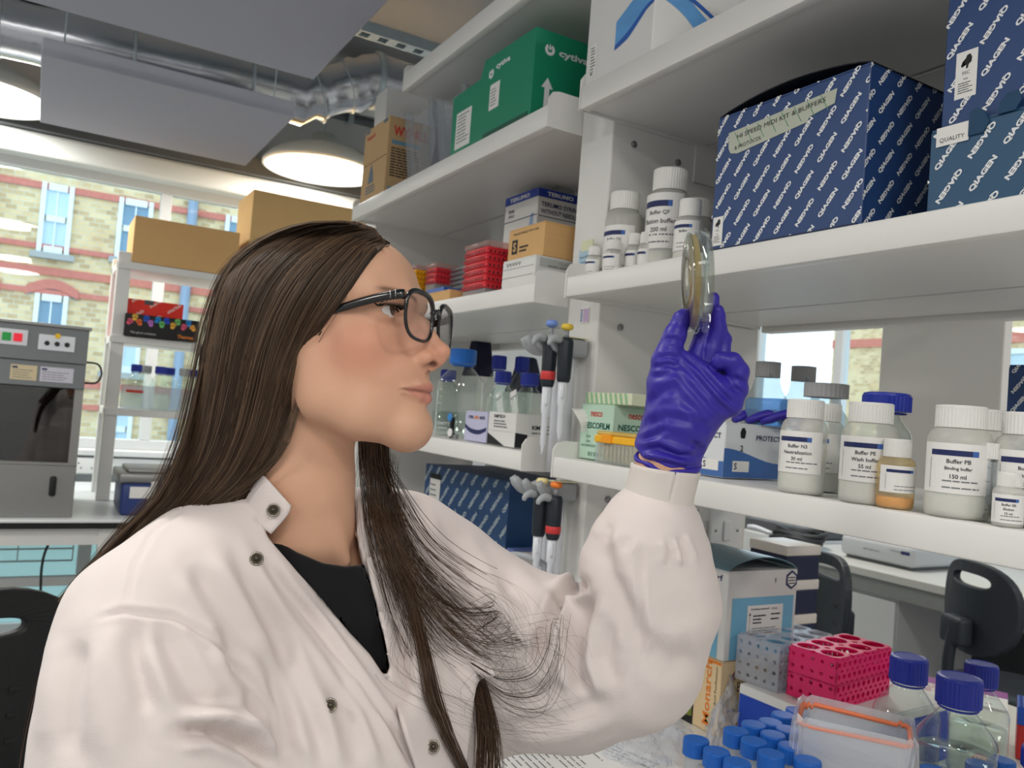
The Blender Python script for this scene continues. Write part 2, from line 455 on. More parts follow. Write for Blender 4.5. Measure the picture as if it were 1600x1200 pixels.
dA, dB = on_y(0, 42, 3.55), on_y(470, 150, 3.55)
duct('foil_air_duct', 'long foil-wrapped air duct running across above the acoustic panels', [(-3.0, 3.55, dA[2] - .02), (dA[0], 3.55, dA[2]), (dB[0], 3.55, dB[2]), (1.2, 3.5, 2.86), (3.6, 3.5, 2.92)], .115)
duct('foil_air_duct', 'crumpled foil air duct above the green carton', [(1.84, .9, 2.97), (1.80, 2.3, 2.97), (1.76, 2.85, 2.97)], .16)
# rectangular galvanised duct over the shelving and its slotted hanger channel
r = thing('galvanised_duct', 'flat galvanised sheet metal duct under the ceiling', 'duct', (.2, 1.1, 2.88))
MB().box(0, 1.0, 0, 1.35, 0, .30).build('duct_wall', M_galv, r, bevel=.004)
MB().box(-.012, 1.012, .64, .68, -.012, .312).build('seam_flange', M_galv, r)
e0, e1 = on_z(565, 45, 2.74), on_z(730, 100, 2.74)
r = thing('slotted_hanger_channel', 'slotted steel channel hanging under the galvanised duct', 'channel', (e0[0] - .5, (e0[1] + e1[1]) / 2, 2.74))
n_s = 26; st = .07
g = MB(); g.box(0, n_s * st, 0, .012, 0, .04).box(0, n_s * st, .05, .062, 0, .04)
for k in range(n_s + 1): g.box(k * st - .018, k * st + .018, .012, .05, 0, .004)
g.build('slotted_web', M_galv, r)
for x in (.1, 1.7): MB().tube([(x, .03, .03), (x, .03, ZC - 2.74)], .005, 6).build('threaded_rod', M_galv, r)
# dark cable trays and pipes against the window wall bulkhead
for k, (z, yy, rad, lab) in enumerate([(3.1, 4.25, .035, 'dark grey service pipe under the ceiling, upper of two'), (3.02, 4.5, .025, 'dark grey service pipe under the ceiling, lower of two')]):
    r = thing('service_pipe', lab, 'pipe', (-3, yy, z)); MB().tube([(0, 0, 0), (7, 0, 0)], rad, 10).build('pipe_wall', M_dark, r, smooth=True)
    for x in (1.2, 2.8, 4.4, 6.0): MB().box(x, x + .03, -rad - .01, rad + .01, -rad - .01, ZC - z).build('pipe_hanger', M_galv, r)
r = thing('cable_tray', 'perforated cable tray carrying dark cables near the ceiling', 'cable tray', (-3, 3.92, 2.95))
MB().box(0, 7, 0, .01, 0, .05).box(0, 7, .29, .3, 0, .05).box(0, 7, 0, .3, 0, .004).build('tray', M_galv, r)
for k in range(5): MB().tube([(0, .05 + .05 * k, .025), (7, .06 + .045 * k, .025)], .014, 7).build('cable', M_cable, r, smooth=True)
for x in (1, 3, 5): MB().tube([(x, .15, .04), (x, .15, ZC - 2.95)], .005, 6).build('threaded_rod', M_galv, r)

M_shade = mat('lamp_shade_grey', (214, 216, 216), .5)
M_lampglow = mat('lamp_diffuser', (255, 253, 246), .4, emit=(255, 250, 240), estr=3.2)
def pendant(x, y, z, R, label):
    r = thing('pendant_lamp', label, 'lamp', (x, y, z), group='dish pendant lamps')
    MB().lathe([(R, 0), (R + .012, .004), (R + .012, .022), (R * .93, .06), (R * .7, .105), (R * .4, .13), (.07, .14), (.06, .2), (.0, .205)], 40, cap=False).build('shade', M_shade, r, smooth=True)
    MB().lathe([(0, .004), (R * .5, .0042), (R * .985, .006)], 40, cap=False).build('diffuser', M_lampglow, r, smooth=True)
    MB().tube([(0, 0, .2), (0, 0, ZC - z)], .008, 8).build('suspension_rod', M_galv, r)
    ld = bpy.data.lights.new('lamp_light', 'AREA'); ld.shape = 'DISK'; ld.size = R * 1.9; ld.energy = LAMP_POWER; ld.color = (1, .965, .91)
    lo = bpy.data.objects.new('lamp_light', ld); COL.objects.link(lo); lo.location = (0, 0, -.006); lo.parent = r
    return r
pendant(1.25, 4.40, 2.655, .30, 'lit dish pendant lamp behind the brown wiper carton')
pendant(-.33, 4.40, 2.655, .30, 'lit dish pendant lamp at the edge of view beside the foil duct')
for i, (x, y) in enumerate([(-.35, 1.3), (-1.9, 2.9), (-.35, -1.2), (-1.9, .2), (-1.9, -1.8), (2.9, -.7), (1.28, -1.0), (2.9, 2.6), (-.35, -2.6)]):  # unseen lamps added to light the room; the island one brightens the white panel
    pendant(x, y, 2.75, .30, 'lit dish pendant lamp out of view, ' + ['above the aisle before the woman', 'over the room centre towards the windows', 'above the aisle behind the camera', 'over the room centre beside the camera', 'over the room centre near the back wall', 'above the side bench near the back wall', 'added above the camera end of the island', 'above the side bench towards the windows', 'above the aisle close to the back wall'][i])
# ================================================================== island bench and shelving
M_lip = M_white
Z1, Z2, Z3, Z4 = 1.357, 1.677, 2.022, 2.33
ZB = .90
M_bolt = mat('zinc_bolt', (150, 150, 150), .35, metal=.9)
M_under = M_white
def shelf(label, y0, y1, zt, th=.037, x0=.80, x1=1.29, lip=0.0, group='white metal shelves of the island'):
    """folded sheet-metal shelf board between two uprights; y1 is the far end"""
    r = thing('shelf_board', label, 'shelf', (x0, y0, zt), group=group)
    L = y1 - y0; D = x1 - x0
    MB().rbox(0, .022, .0032, L - .0032, -th, 0, .004).build('front_lip', M_lip, r, smooth='auto')
    MB().box(.02, D, .0032, L - .0032, -.012, -.0015).build('shelf_top', M_white, r)
    MB().box(.021, D * .62, .0035, L - .0035, -th + .006, -.012).box(D * .64, D, .0035, L - .0035, -th + .006, -.012).build('underside', M_under, r)
    for yy in (0, L - .003):                      # upturned end plates
        e = MB(); poly = [(0.0, -th), (D, -th), (D, .028), (.022, .028), (.008, .024), (.0, .012)]
        e.prism(poly, yy, yy + .003, m=np.array([[1, 0, 0], [0, 0, 1], [0, 1, 0.0]]))
        e.build('end_plate', M_white, r)
    return r
NY0, NY1, FY0, FY1 = -.30, 1.218, 1.322, 2.44
for nm, z in (('lowest', Z1), ('middle', Z2), ('upper', Z3)):
    shelf(f'{nm} white shelf of the bay on the camera side of the upright', NY0, NY1, z, .037 if nm != 'upper' else .044)
    shelf(f'{nm} white shelf of the bay beyond the upright', FY0, FY1, z, .037 if nm != 'upper' else .044)
shelf('topmost white shelf under the ceiling, bay beyond the upright', FY0, 2.10, Z4, .05)
def upright(label, y0, y1, holes=True):
    r = thing('shelf_upright', label, 'upright', (.88, y0, ZB), group='white shelf uprights')
    w = y1 - y0; D = .41; hgt = 2.42 - ZB
    MB().rbox(0, D, 0, w, 0, hgt, .003).build('column', M_white, r)
    if holes:
        for zz in (Z1, Z2, Z3):
            for xx, dz in ((.05, -.075), (.16, -.085), (.27, -.095)):
                MB().lathe([(0, 0), (.0065, 0), (.0065, .003), (.004, .0045), (0, .0045)], 10).move(rotx(PI / 2), (xx, 0, zz - ZB + dz)).build('bolt', M_bolt, r)
            MB().rbox(.2, .39, -.004, 0, zz - ZB - .115, zz - ZB - .04, .0015).build('bracket', M_white, r)
    return r
upright('white upright between the two shelf bays behind the gloved hand', NY1 + .001, FY0 - .001)
upright('white upright at the window end of the shelving', FY1 + .001, FY1 + .1, False)
upright('white upright closing the camera end of the shelving', NY0 - .1, NY0 - .001, False)
# back rail under the middle shelf, near bay
r = thing('back_rail', 'white rail along the back under the middle shelf', 'rail', (1.295, NY0, 1.634)); MB().rbox(0, .03, 0, NY1 - NY0, 0, .038, .003).build('rail', M_white, r)
r = thing('back_rail', 'white rail along the back under the upper shelf', 'rail', (1.295, NY0, Z3 - .09)); MB().rbox(0, .03, 0, NY1 - NY0, 0, .08, .003).build('rail', M_white, r)
r = thing('back_rail', 'white rail along the back of the bay beyond the upright', 'rail', (1.295, FY0, Z2 - .05)); MB().rbox(0, .03, 0, FY1 - FY0, 0, .08, .003).build('rail', M_white, r)
# service spine boards behind the shelves
M_grey = mat('spine_grey', (196, 197, 198), .5, var=.015)
r = thing('spine_board', 'pale grey back board behind the upper shelves', 'board', (1.335, NY0, 1.70)); MB().box(0, .02, 0, FY1 - NY0, 0, .75).build('board', M_grey, r)
r = thing('spine_board', 'pale grey back board low behind the boxes under the far shelf', 'board', (1.335, 1.62, .92)); MB().box(0, .02, 0, .82, 0, .40).build('board', M_grey, r)
# switch plate on the upright, low
p = on_y(1130, 828, NY1)
t = thing('switch_plate', 'white square switch plate low on the upright', 'switch', (p[0], NY1 - .0005, p[2]))
MB().rbox(-.043, .043, -.009, 0, -.043, .043, .003).build('plate', M_sock, t)
MB().rbox(-.010, .010, -.013, -.008, -.020, .020, .002).build('rocker', M_sock, t)
for sx in (-.030, .030): MB().lathe([(0, 0), (.003, 0), (.003, .001), (0, .001)], 10).move(rotx(PI / 2), (sx, -.009, 0)).build('screw', M_bolt, t)
# bench: worktop, carcass
M_top = mat('bench_laminate', (214, 211, 205), .35, var=.02)
r = thing('island_bench', 'long pale laminate laboratory bench carrying the shelving', 'bench', (.52, NY0 - .4, 0))
MB().rbox(0, 1.30, 0, FY1 - NY0 + .6, ZB - .035, ZB - .0005, .006).build('worktop', M_top, r)
MB().box(.06, 1.24, .03, FY1 - NY0 + .57, .10, ZB - .036).build('carcass', M_white, r)
for k in range(5):
    y = .05 + k * .66
    MB().rbox(.045, .06, y, y + .64, .12, ZB - .06, .003).build('cupboard_door', M_white, r)
MB().box(.1, 1.20, .05, FY1 - NY0 + .55, 0, .10).build('plinth', M_dark, r)
# ================================================================== implicit-surface toolkit (organic shapes)
# eye frame: x right, y up, z away from the eye, metres
def PP(u, v, d): return np.array([(u - 800) / F_PX * d, -(v - 600) / F_PX * d, d])
def to_room(P):
    P = np.asarray(P, float).reshape(-1, 3); return EYE + (P * np.array([1, 1, -1.0])) @ ROT.T
def to_px(P): return np.stack([800 + F_PX * P[..., 0] / P[..., 2], 600 - F_PX * P[..., 1] / P[..., 2]], -1)

class Field:
    def __init__(s, lo, hi, h):
        s.lo = np.array(lo, float); s.h = h
        s.n = np.ceil((np.array(hi, float) - s.lo) / h).astype(int) + 1
        s.D = np.full(tuple(s.n), .08, np.float32)
        s.ax = [(s.lo[i] + h * np.arange(s.n[i])).astype(np.float32) for i in range(3)]
    def win(s, lo, hi):
        a = np.clip(np.floor((np.array(lo) - s.lo) / s.h).astype(int), 0, s.n); b = np.clip(np.ceil((np.array(hi) - s.lo) / s.h).astype(int) + 1, 0, s.n)
        sl = tuple(slice(a[i], b[i]) for i in range(3))
        if any(b[i] <= a[i] for i in range(3)): return None, None
        return sl, np.meshgrid(*[s.ax[i][sl[i]] for i in range(3)], indexing='ij', sparse=True)
    def mix(s, sl, d, k, op):
        A = s.D[sl]
        if op == 'sub': d = -d; A2 = -A; d2 = -d
        if op == 'add':
            if k <= 0: s.D[sl] = np.minimum(A, d)
            else:
                hh = np.clip(.5 + .5 * (A - d) / k, 0, 1); s.D[sl] = A * (1 - hh) + d * hh - k * hh * (1 - hh)
        else:   # d already negated: smooth max(A, -shape)
            if k <= 0: s.D[sl] = np.maximum(A, d)
            else:
                hh = np.clip(.5 - .5 * (A - d) / k, 0, 1); s.D[sl] = A * (1 - hh) + d * hh + k * hh * (1 - hh)
    def cone(s, p, q, r0, r1, k=.01, op='add'):
        p = np.asarray(p, float); q = np.asarray(q, float); m = max(r0, r1) + k + .012
        sl, g = s.win(np.minimum(p, q) - m, np.maximum(p, q) + m)
        if sl is None: return s
        ba = q - p; L = max(float(ba @ ba), 1e-9)
        x, y, z = g[0] - p[0], g[1] - p[1], g[2] - p[2]
        t = np.clip((x * ba[0] + y * ba[1] + z * ba[2]) / L, 0, 1)
        d = np.sqrt((x - t * ba[0]) ** 2 + (y - t * ba[1]) ** 2 + (z - t * ba[2]) ** 2) - (r0 + (r1 - r0) * t)
        s.mix(sl, d.astype(np.float32), k, op); return s
    def chain(s, pts, rad, k=.01, op='add'):
        for i in range(len(pts) - 1): s.cone(pts[i], pts[i + 1], rad[i], rad[i + 1], k, op)
        return s
    def ell(s, c, axes, semi, k=.01, op='add'):
        """axes: three unit row vectors"""
        c = np.asarray(c, float); axes = np.asarray(axes, float); semi = np.asarray(semi, float)
        ext = np.sqrt(((axes * semi[:, None]) ** 2).sum(0)) + k + .012
        sl, g = s.win(c - ext, c + ext)
        if sl is None: return s
        x, y, z = g[0] - c[0], g[1] - c[1], g[2] - c[2]
        L = [(x * a[0] + y * a[1] + z * a[2]) for a in axes]
        k0 = np.sqrt(sum((l / e) ** 2 for l, e in zip(L, semi))) + 1e-6; k1 = np.sqrt(sum((l / e ** 2) ** 2 for l, e in zip(L, semi))) + 1e-6
        d = k0 * (k0 - 1) / k1
        s.mix(sl, d.astype(np.float32), k, op); return s
    def px_cut(s, poly, z0, z1, k=.002, keep=False):
        """carve the prism over an outline drawn on the view, between two depths"""
        poly = np.array(poly, float); lo_d, hi_d = z0, z1
        sl, g = s.win((-9, -9, z0 - .02), (9, 9, z1 + .02))
        if sl is None: return s
        z = np.broadcast_to(g[2], s.D[sl].shape)
        u = 800 + F_PX * g[0] / z; v = 600 - F_PX * g[1] / z
        dmin = np.full(z.shape, 1e9, np.float32); inside = np.zeros(z.shape, bool)
        n = len(poly)
        for i in range(n):
            a, b = poly[i], poly[(i + 1) % n]; e = b - a
            t = np.clip(((u - a[0]) * e[0] + (v - a[1]) * e[1]) / (e @ e), 0, 1)
            dmin = np.minimum(dmin, (u - a[0] - t * e[0]) ** 2 + (v - a[1] - t * e[1]) ** 2)
            c = ((a[1] > v) != (b[1] > v)) & (u < (b[0] - a[0]) * (v - a[1]) / (b[1] - a[1] + 1e-9) + a[0]); inside ^= c
        d = np.sqrt(dmin) * z / F_PX; d = np.where(inside, -d, d)
        d = np.maximum(d, np.maximum(lo_d - z, z - hi_d))
        s.mix(sl, (-d).astype(np.float32), k, 'cut'); return s
    def surface(s):
        D = s.D; h = s.h; neg = D < 0
        c = neg[:-1, :-1, :-1].astype(np.int8)
        for dx, dy, dz in ((1, 0, 0), (0, 1, 0), (0, 0, 1), (1, 1, 0), (1, 0, 1), (0, 1, 1), (1, 1, 1)):
            c = c + neg[dx:dx + c.shape[0], dy:dy + c.shape[1], dz:dz + c.shape[2]]
        act = (c > 0) & (c < 8)
        ijk = np.argwhere(act); idx = np.full(act.shape, -1, np.int32); idx[act] = np.arange(len(ijk))
        acc = np.zeros((len(ijk), 3)); cnt = np.zeros(len(ijk))
        cs = [(x, y, z) for x in (0, 1) for y in (0, 1) for z in (0, 1)]
        for p in cs:
            for ax in range(3):
                if p[ax]: continue
                q = list(p); q[ax] = 1
                d0 = D[ijk[:, 0] + p[0], ijk[:, 1] + p[1], ijk[:, 2] + p[2]]; d1 = D[ijk[:, 0] + q[0], ijk[:, 1] + q[1], ijk[:, 2] + q[2]]
                m = (d0 < 0) != (d1 < 0); t = np.where(m, d0 / np.where(m, d0 - d1, 1), 0)
                pos = np.array(p, float)[None].repeat(len(ijk), 0); pos[:, ax] += t
                acc[m] += pos[m]; cnt[m] += 1
        V = s.lo + h * (ijk + acc / cnt[:, None])
        Fs = []
        for ax in range(3):
            o1, o2 = (ax + 1) % 3, (ax + 2) % 3
            sl0 = [slice(None)] * 3; sl1 = [slice(None)] * 3; sl0[ax] = slice(0, -1); sl1[ax] = slice(1, None)
            ch = neg[tuple(sl0)] != neg[tuple(sl1)]
            e = np.argwhere(ch); e = e[(e[:, o1] > 0) & (e[:, o2] > 0) & (e[:, o1] < s.n[o1] - 1) & (e[:, o2] < s.n[o2] - 1)]
            inn = neg[e[:, 0], e[:, 1], e[:, 2]]
            def cell(a, b):
                w = e.copy(); w[:, o1] -= a; w[:, o2] -= b; return idx[w[:, 0], w[:, 1], w[:, 2]]
            q = np.stack([cell(1, 1), cell(0, 1), cell(0, 0), cell(1, 0)], 1)
            q[~inn] = q[~inn][:, ::-1]
            Fs.append(q[(q >= 0).all(1)])
        return V, np.concatenate(Fs)

def smooth_verts(V, Fq, it=2, lam=.5):
    E = np.concatenate([Fq[:, [0, 1]], Fq[:, [1, 2]], Fq[:, [2, 3]], Fq[:, [3, 0]]])
    deg = np.zeros(len(V)); np.add.at(deg, E[:, 0], 1); np.add.at(deg, E[:, 1], 1)
    for k in range(it):
        for l in (lam, -lam * 1.03):
            S = np.zeros_like(V); np.add.at(S, E[:, 0], V[E[:, 1]]); np.add.at(S, E[:, 1], V[E[:, 0]])
            V = V + l * (S / np.maximum(deg, 1)[:, None] - V)
    return V
def vnormals(V, Fq):
    n = np.cross(V[Fq[:, 2]] - V[Fq[:, 0]], V[Fq[:, 3]] - V[Fq[:, 1]])
    N = np.zeros_like(V)
    for i in range(4): np.add.at(N, Fq[:, i], n)
    return N / (np.linalg.norm(N, axis=1)[:, None] + 1e-12)
def wavy(P, seed, octaves=3):
    """cheap smooth noise from random plane waves, about -1..1"""
    r = np.random.default_rng(seed); out = np.zeros(len(P)); amp = 1.0; tot = 0
    for o in range(octaves):
        for k in range(5):
            w = r.normal(size=3); w = w / np.linalg.norm(w) * (2 ** o); out += amp * np.sin(P @ w * 2 * PI + r.uniform(0, 6.28)); tot += amp * .45
        amp *= .55
    return out / tot
def creases(V, N, lines, d_front=True):
    """press folds along lines drawn on the view; (points, width px, depth m)"""
    uv = to_px(V); facing = (N * V).sum(1) < 0      # eye-facing side
    off = np.zeros(len(V))
    for pts, wid, dep in lines:
        pts = np.array(pts, float); best = np.full(len(V), 1e9); par = np.zeros(len(V)); L = len(pts) - 1
        for i in range(L):
            a, e = pts[i], pts[i + 1] - pts[i]
            t = np.clip(((uv - a) @ e) / (e @ e), 0, 1); d = np.linalg.norm(uv - a - t[:, None] * e, axis=1)
            m = d < best; best[m] = d[m]; par[m] = (i + t[m]) / L
        fade = np.clip(np.minimum(par, 1 - par) * 5 + .15, 0, 1)
        x = best / wid
        off += np.where(facing, -dep * fade * (np.exp(-x * x) - .55 * np.exp(-((x - 1.9) ** 2) * 1.2)), 0)
    return V + N * off[:, None]
def quad_object(name, V, Fq, m, parent=None):
    """eye-frame vertices to a smooth mesh in the room (the frame is mirrored, so faces turn)"""
    me = bpy.data.meshes.new(name); P = to_room(V)
    me.vertices.add(len(P)); me.vertices.foreach_set('co', P.ravel())
    Fq = np.ascontiguousarray(Fq[:, ::-1]); n = len(Fq)
    me.loops.add(n * 4); me.loops.foreach_set('vertex_index', Fq.ravel())
    me.polygons.add(n); me.polygons.foreach_set('loop_start', np.arange(n) * 4); me.polygons.foreach_set('loop_total', np.full(n, 4))
    me.polygons.foreach_set('use_smooth', np.ones(n, bool))
    for x in (m if isinstance(m, list) else [m]): me.materials.append(x)
    me.update(); me.validate()
    o = bpy.data.objects.new(name, me); COL.objects.link(o)
    if parent is not None: o.parent = parent; o.matrix_parent_inverse = Matrix.Translation(parent.location).inverted()
    return o
def bvh_of(V, Fq):
    from mathutils.bvhtree import BVHTree
    return BVHTree.FromPolygons(V.tolist(), Fq.tolist())
def cast(bvh, u, v):
    d = PP(u, v, 1.0); d = d / np.linalg.norm(d)
    h = bvh.ray_cast(Vector((0, 0, 0)), Vector(d))
    return None if h[0] is None else np.array(h[0])
def spline(pts, n):
    """Catmull-Rom through rows of pts, n samples"""
    P = np.asarray(pts, float); P = np.concatenate([[2 * P[0] - P[1]], P, [2 * P[-1] - P[-2]]])
    L = len(P) - 3; t = np.linspace(0, L, n); i = np.minimum(t.astype(int), L - 1); f = (t - i)[:, None]
    a, b, c, d = P[i], P[i + 1], P[i + 2], P[i + 3]
    return .5 * (2 * b + (c - a) * f + (2 * a - 5 * b + 4 * c - d) * f ** 2 + (3 * b - a - 3 * c + d) * f ** 3)
# ================================================================== the woman in the lab coat
def skin_mat():
    m = mat('skin', (206, 158, 128), .48, sss=.12, bump=.06, bscale=700)
    nt = m.node_tree; b = nt.nodes['Principled BSDF']
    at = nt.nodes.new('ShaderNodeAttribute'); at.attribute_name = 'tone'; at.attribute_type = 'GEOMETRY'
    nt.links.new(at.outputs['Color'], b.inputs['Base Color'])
    b.inputs['Specular IOR Level'].default_value = .35
    return m
M_skin = skin_mat()
def cloth_mat(name, col, weave, bump):
    m = mat(name, col, .85, spec=.25)
    nt = m.node_tree; b = nt.nodes['Principled BSDF']
    b.inputs['Sheen Weight'].default_value = .15
    tc = nt.nodes.new('ShaderNodeTexCoord'); w1 = nt.nodes.new('ShaderNodeTexWave'); w1.inputs['Scale'].default_value = weave
    w1.wave_type = 'BANDS'; w1.bands_direction = 'DIAGONAL'; w1.inputs['Distortion'].default_value = .6
    nz = nt.nodes.new('ShaderNodeTexNoise'); nz.inputs['Scale'].default_value = 35; nz.inputs['Detail'].default_value = 5
    mx = nt.nodes.new('ShaderNodeMath'); mx.operation = 'MULTIPLY_ADD'; mx.inputs[1].default_value = .25
    bp = nt.nodes.new('ShaderNodeBump'); bp.inputs['Strength'].default_value = bump; bp.inputs['Distance'].default_value = .002
    nt.links.new(tc.outputs['Object'], w1.inputs['Vector']); nt.links.new(tc.outputs['Object'], nz.inputs['Vector'])
    nt.links.new(w1.outputs['Fac'], mx.inputs[0]); nt.links.new(nz.outputs['Fac'], mx.inputs[2])
    nt.links.new(mx.outputs[0], bp.inputs['Height']); nt.links.new(bp.outputs[0], b.inputs['Normal'])
    return m
M_coat = cloth_mat('lab_coat_cotton', (218, 208, 205), 420, .14)
M_shirt = cloth_mat('black_jersey', (16, 16, 19), 500, .1)
M_rib = cloth_mat('ribbed_knit', (216, 209, 203), 900, .12)
M_nitrile = mat('nitrile_glove_blue', (50, 38, 152), .42, bump=.28, bscale=55, var=.10, vscale=25, spec=.45)

_pz = to_room(PP(470, 1000, .74))[0]
person = thing('person', 'woman in a white lab coat and glasses holding up a dish', 'person', (_pz[0], _pz[1], 0))
# ---------------- head frame: a forward, b to her right (towards the eye), c up, unit s
HD = .72; HS = HD / F_PX
HO = PP(520, 530, HD)
_f = _n(HO); _r = np.array([1.0, 0, 0]); _r = _n(_r - _f * (_f @ _r)); _u = np.array([0, 1.0, 0]); _u = _n(_u - _f * (_f @ _u) - _r * (_r @ _u))
PSI, RHO = math.radians(28), math.radians(10)
HSH = 10.0
def V3(u, v, w): return HO + HS * ((u - 520) * _r + (530 - v) * _u - w * _f)
def Hd(a, b, c):
    a = a - .092 * c
    b1 = b * math.cos(RHO) - c * math.sin(RHO); c1 = c * math.cos(RHO) + b * math.sin(RHO)
    x = a * math.cos(PSI) - b1 * math.sin(PSI) - HSH; z = a * math.sin(PSI) + b1 * math.cos(PSI)
    return HO + HS * (x * _r + c1 * _u - z * _f)
_h0 = Hd(0, 0, 0)
AX_A, AX_B, AX_C = _n(Hd(1, 0, 0) - _h0), _n(Hd(0, 1, 0) - _h0), _n(Hd(0, 0, 1) - _h0)
HAX = np.array([AX_A, AX_B, AX_C])
# ---------------- torso frame
SR, SL = PP(215, 985, .62), PP(672, 905, .84)
MID = (SR + SL) / 2
TL = _n((SL - SR) * np.array([1, 0, 1])); TT = np.array([TL[2], 0, -TL[0]]); TY = np.array([0, 1.0, 0])
TAX = np.array([TL, TT, TY])
def Tp(l, t, y): return MID + l * TL + t * TT + y * TY

fb = Field((-.34, -.36, .52), (.19, .16, .98), .0019)
def he(a, b, c, A, B, C, k=10, op='add'): fb.ell(Hd(a, b, c), HAX, np.array([A, B, C]) * HS, k * HS, op)
def hc(pts, rad, k=8, op='add'): fb.chain([Hd(*p) for p in pts], [r * HS for r in rad], k * HS, op)
# neck and shoulders first
nk = [V3(478, 610, 0), V3(469, 750, 4), V3(468, 828, 0)]
fb.chain(nk, [80 * HS, 79 * HS, 84 * HS], .01)
fb.ell(Tp(0, -.005, -.17), TAX, (.145, .083, .19), .03)
fb.chain([SR, PP(345, 935, .675), PP(470, 905, .735), PP(590, 895, .79), SL], [.046, .037, .040, .037, .046], .02)
fb.chain([SL, PP(840, 1040, .80), PP(1000, 1040, .755), PP(1040, 735, .742), PP(1048, 690, .74)], [.05, .042, .035, .0225, .020], .02)
fb.chain([SR, PP(235, 1240, .63)], [.05, .045], .02)
# sterno-mastoid cord and hollow of the throat
fb.chain([V3(452, 660, 62), V3(500, 770, 60), V3(532, 870, 46)], [13 * HS, 13 * HS, 11 * HS], 16 * HS)
# skull, forehead
he(0, 0, 60, 142, 116, 106, 10)
he(61, 0, 72, 79, 90, 68, 30)
hc([(112, -66, 52), (134, -22, 54), (134, 22, 54), (112, 66, 52)], [18, 19, 19, 18], 26)
# face: one full egg, cheekbones, muzzle, soft jaw
he(70, 0, -30, 72, 88, 96, 26)
he(66, 0, -78, 84, 79, 66, 30)
he(112, 0, -5, 38, 38, 44, 24)
he(118, 0, -62, 46, 50, 46, 26)
for s in (-1, 1):
    he(88, s * 52, -20, 40, 36, 34, 26)
    hc([(128, s * 12, -134), (82, s * 52, -120), (26, s * 70, -98), (12, s * 76, -40)], [27, 26, 24, 26], 34)
he(82, 0, -108, 60, 58, 44, 24)
he(138, 0, -136, 29, 36, 28, 22)
# eye sockets, then lids
for s in (-1, 1):
    he(150, s * 56, 32, 24, 26, 16, 12, 'sub')
    he(118, s * 57, 33, 24, 24, 24, 6)
# nose
he(144, 0, -12, 32, 21, 32, 14)
hc([(146, 0, 42), (163, 0, 18), (182, 0, -10)], [8.5, 9.5, 11.5], 13)
he(191, 0, -20, 13.5, 13.5, 13, 9)
for s in (-1, 1): he(168, s * 16, -31, 16, 11, 12, 8)
hc([(188, 0, -32), (170, 0, -43)], [8, 9], 7)
for s in (-1, 1): he(177, s * 10, -43, 10, 6, 7, 3, 'sub')
# lips
hc([(146, -42, -81), (160, -20, -74), (165, -6, -71.5), (165, 6, -71.5), (160, 20, -74), (146, 42, -81)], [2.5, 5, 6, 6, 5, 2.5], 9)
hc([(146, -41, -82), (158, -18, -88), (162, 0, -90), (158, 18, -88), (146, 41, -82)], [2.5, 6, 7, 6, 2.5], 9)
hc([(147, -46, -81), (165, -20, -80.5), (172, 0, -80.5), (165, 20, -80.5), (147, 46, -81)], [1.8, 2.2, 2.2, 2.2, 1.8], 3, 'sub')
hc([(168, 0, -48), (172, 0, -62)], [3, 3], 6, 'sub')
# lid slits
for s in (-1, 1): he(141, s * 60, 31, 16, 22, 6.5, 2.5, 'sub')
Vb, Fb = fb.surface(); Vb = smooth_verts(Vb, Fb, 3)
body = quad_object('body', Vb, Fb, M_skin, person)
# skin tone by place on the head: lips, cheek flush, painted shade at mouth line and nostrils
def head_coords(P):
    Q = (P - HO) / HS; x, c1, z = Q @ _r + HSH, Q @ _u, -(Q @ _f)
    a = x * math.cos(PSI) + z * math.sin(PSI); b1 = -x * math.sin(PSI) + z * math.cos(PSI)
    b = b1 * math.cos(RHO) + c1 * math.sin(RHO); c = -b1 * math.sin(RHO) + c1 * math.cos(RHO)
    return a + .092 * c, b, c
ha, hb, hc_ = head_coords(Vb)
base = np.array(rgb(211, 165, 137)); flush = np.array(rgb(208, 130, 108)); lipc = np.array(rgb(196, 118, 110)); browc = np.array(rgb(92, 62, 46))
w_fl = np.exp(-(((ha - 100) / 60) ** 2 + ((hc_ + 28) / 48) ** 2)) * .5 * (ha > 20) + .35 * np.exp(-(((ha - 192) / 24) ** 2 + ((hc_ + 22) / 24) ** 2))
def sst(e0, e1, x): t_ = np.clip((x - e0) / (e1 - e0), 0, 1); return t_ * t_ * (3 - 2 * t_)
up_e = -81 + 15 * np.clip(1 - (np.abs(hb) / 44) ** 1.7, 0, 1) - 2 * np.exp(-(hb / 6) ** 2); lo_e = -81 - 17.5 * np.clip(1 - (np.abs(hb) / 42) ** 2, 0, 1)
w_lip = .6 * sst(up_e + 2, up_e - 2, hc_) * sst(lo_e - 2.5, lo_e + 2, hc_) * sst(46, 41, np.abs(hb)) * sst(135, 142, ha)
bl = 52 + 10 * np.sin(np.clip((np.abs(hb) - 14) / 80, 0, 1) * PI * .85)
w_br = np.exp(-((hc_ - bl) / 3.6) ** 2) * sst(14, 24, np.abs(hb)) * sst(88, 70, np.abs(hb)) * (ha > 60) * .9
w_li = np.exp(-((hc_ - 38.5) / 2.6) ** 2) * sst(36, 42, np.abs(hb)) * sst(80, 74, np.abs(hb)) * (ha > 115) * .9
tone = base[None] * (1 - w_fl[:, None]) + flush * w_fl[:, None]
tone = tone * (1 - w_lip[:, None]) + lipc * w_lip[:, None]
w_ml = .8 * np.exp(-((hc_ + 80.8) / 2.0) ** 2) * sst(50, 44, np.abs(hb)) * (ha > 138); w_no = .85 * sst(1.25, .75, np.sqrt(((ha - 180) / 9) ** 2 + ((np.abs(hb) - 10) / 6.5) ** 2 + ((hc_ + 41) / 7) ** 2))  # shade of the lip crease and nostrils painted into the skin colour
